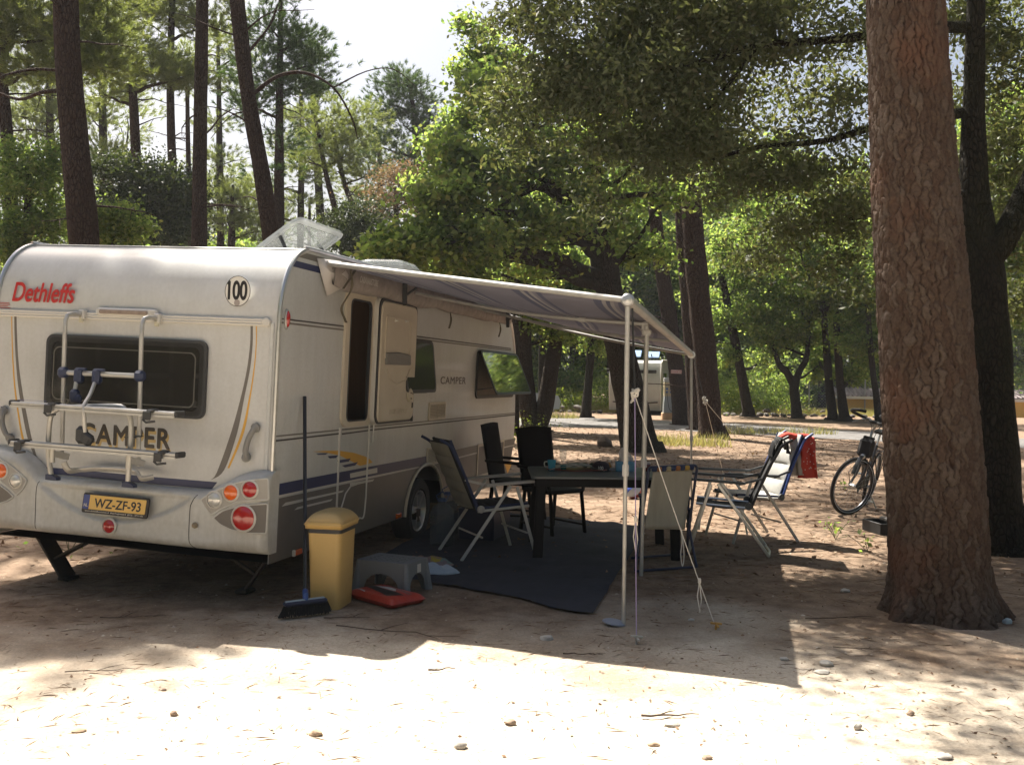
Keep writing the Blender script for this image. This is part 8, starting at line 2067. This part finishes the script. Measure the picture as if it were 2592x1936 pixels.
pebble(1930, 1263, 50, .3, MATS['slab_stone'], 'flat half buried slab behind the white cushioned chair', 21)
pebble(1530, 1130, 40, .8, mat('stump_brown', (.10, .07, .05), .9), 'round dark stone left of the stout leaning oak', 22)
# twigs
def twig(px, py, ln, ang, label, seed, th=.004, br=3):
    p = G(px, py); rnd = random.Random(seed); b = MB(); d = Vector((math.cos(ang), math.sin(ang), 0))
    pts = [d*(ln*(i/8-.5))+Vector((rnd.uniform(-1, 1)*ln*.03, rnd.uniform(-1, 1)*ln*.03, .006+rnd.uniform(0, .008))) for i in range(9)]
    b.tube(pts, [th*(1-.08*i) for i in range(9)], 6)
    for k in range(br):
        s_ = pts[rnd.randint(2, 6)]; a2 = ang+rnd.choice((-1, 1))*rnd.uniform(.4, .9); e = s_+Vector((math.cos(a2), math.sin(a2), rnd.uniform(0, .15)))*ln*rnd.uniform(.2, .4); b.tube([s_, s_.lerp(e, .5)+Vector((0, 0, .004)), e], [th*.6, th*.5, th*.25], 5)
    o_ = b.build('twig', mat('twig_brown', (.07, .045, .03), .9), None); o_.location = (p.x, p.y, gh(p.x, p.y)+.004); tag(o_, label, 'twig', 'twigs on the ground')
twig(340, 1562, .40, .25, 'bare branching twig in the shade below the bumper', 1, .003, 6)
twig(1000, 1600, .85, -.28, 'long thin twig in front of the red bag', 2, .004, 2)
twig(880, 1563, .30, .05, 'short dark twig between the bin and the long twig', 3, .004, 1)
twig(1475, 1655, .22, -.1, 'short crooked twig in the shade right of the oval pebble', 4, .004, 2)
twig(265, 1700, .4, .25, 'thin twig crossing the shadow edge at left', 5, .003, 2)
twig(2185, 1648, .35, -.1, 'thin twig lying in the light right of the awning shadow', 6, .003, 2)
twig(1120, 1695, .15, .3, 'curled bit of bark just past the shadow edge', 7, .006, 0)
twig(1700, 1812, .28, .1, 'brown stick among the foreground stones', 8, .006, 1)
twig(2130, 1495+70, .5, .1, 'pale stick in the dappled light left of the big pine roots', 9, .004, 2)
# seedlings and weeds
def seedling(px, py, label, n, r, h, seed, m_=lfOak, zz_=0):
    p = G(px, py); P = np.random.default_rng(seed); pts = P.normal(size=(n, 3))*np.array([r, r, h*.3])+np.array([0, 0, h*.6]); pts[:, 2] = np.abs(pts[:, 2])
    V, F = leaf_quads(pts, P, .06, .035, .5, .3); root = tag(empty('seedling', Matrix.Translation((p.x, p.y, 0))), label, 'plant', 'young plants on the ground'); nobj('leaves', npmesh('leaves', V, F, m_), root)
    b = MB(); rnd = random.Random(seed)
    for k in range(5): q_ = pts[rnd.randrange(n)]; b.tube([(0, 0, 0), (q_[0]*.5, q_[1]*.5, q_[2]*.6), tuple(q_)], .003, 4)
    b.build('stem', mat('stem_green', (.05, .06, .02), .8), root)
seedling(2115, 1365, 'small oak seedling before the black crate', 26, .10, .22, 1)
seedling(2195, 1395, 'tiny seedling nearest the big pine roots', 14, .06, .14, 2)
seedling(2140, 1240, 'small weed tuft under the bicycle', 12, .08, .12, 3)
seedling(1330, 1100, 'leafy shoots at the foot of the double oak', 160, .55, .45, 4, lfYel)
seedling(1305, 1135, 'pale leafy shoots beside the caravan nose', 90, .35, .40, 5, lfYel)
seedling(1800, 1052, 'green shoots at the foot of the sign pine', 90, .5, .4, 6)
seedling(1600, 1035, 'dark spiky plant before the far caravan', 200, .5, .9, 7, lfDark)
seedling(1660, 1000, 'dark evergreen shrub between far caravan and power pedestal', 900, .6, 1.9, 8, lfDark)
seedling(175, 1400, 'weed tufts in the shade behind the left steady', 50, .22, .25, 9)

# ================================================================== THE AIR
hz = MB().box((0, 250, 11), (1260, 940, 26.4)).build('haze', None, None)
hm = bpy.data.materials.new('summer_haze'); hm.use_nodes = True; n_ = hm.node_tree.nodes; n_.clear()
o_ = n_.new('ShaderNodeOutputMaterial'); pv = n_.new('ShaderNodeVolumePrincipled'); pv.inputs['Color'].default_value = (.93, .95, 1, 1); pv.inputs['Density'].default_value = .00045; pv.inputs['Anisotropy'].default_value = .2
hm.node_tree.links.new(pv.outputs[0], o_.inputs['Volume']); hz.data.materials.append(hm); tag(hz, 'thin warm summer air between the trees', kind='stuff')
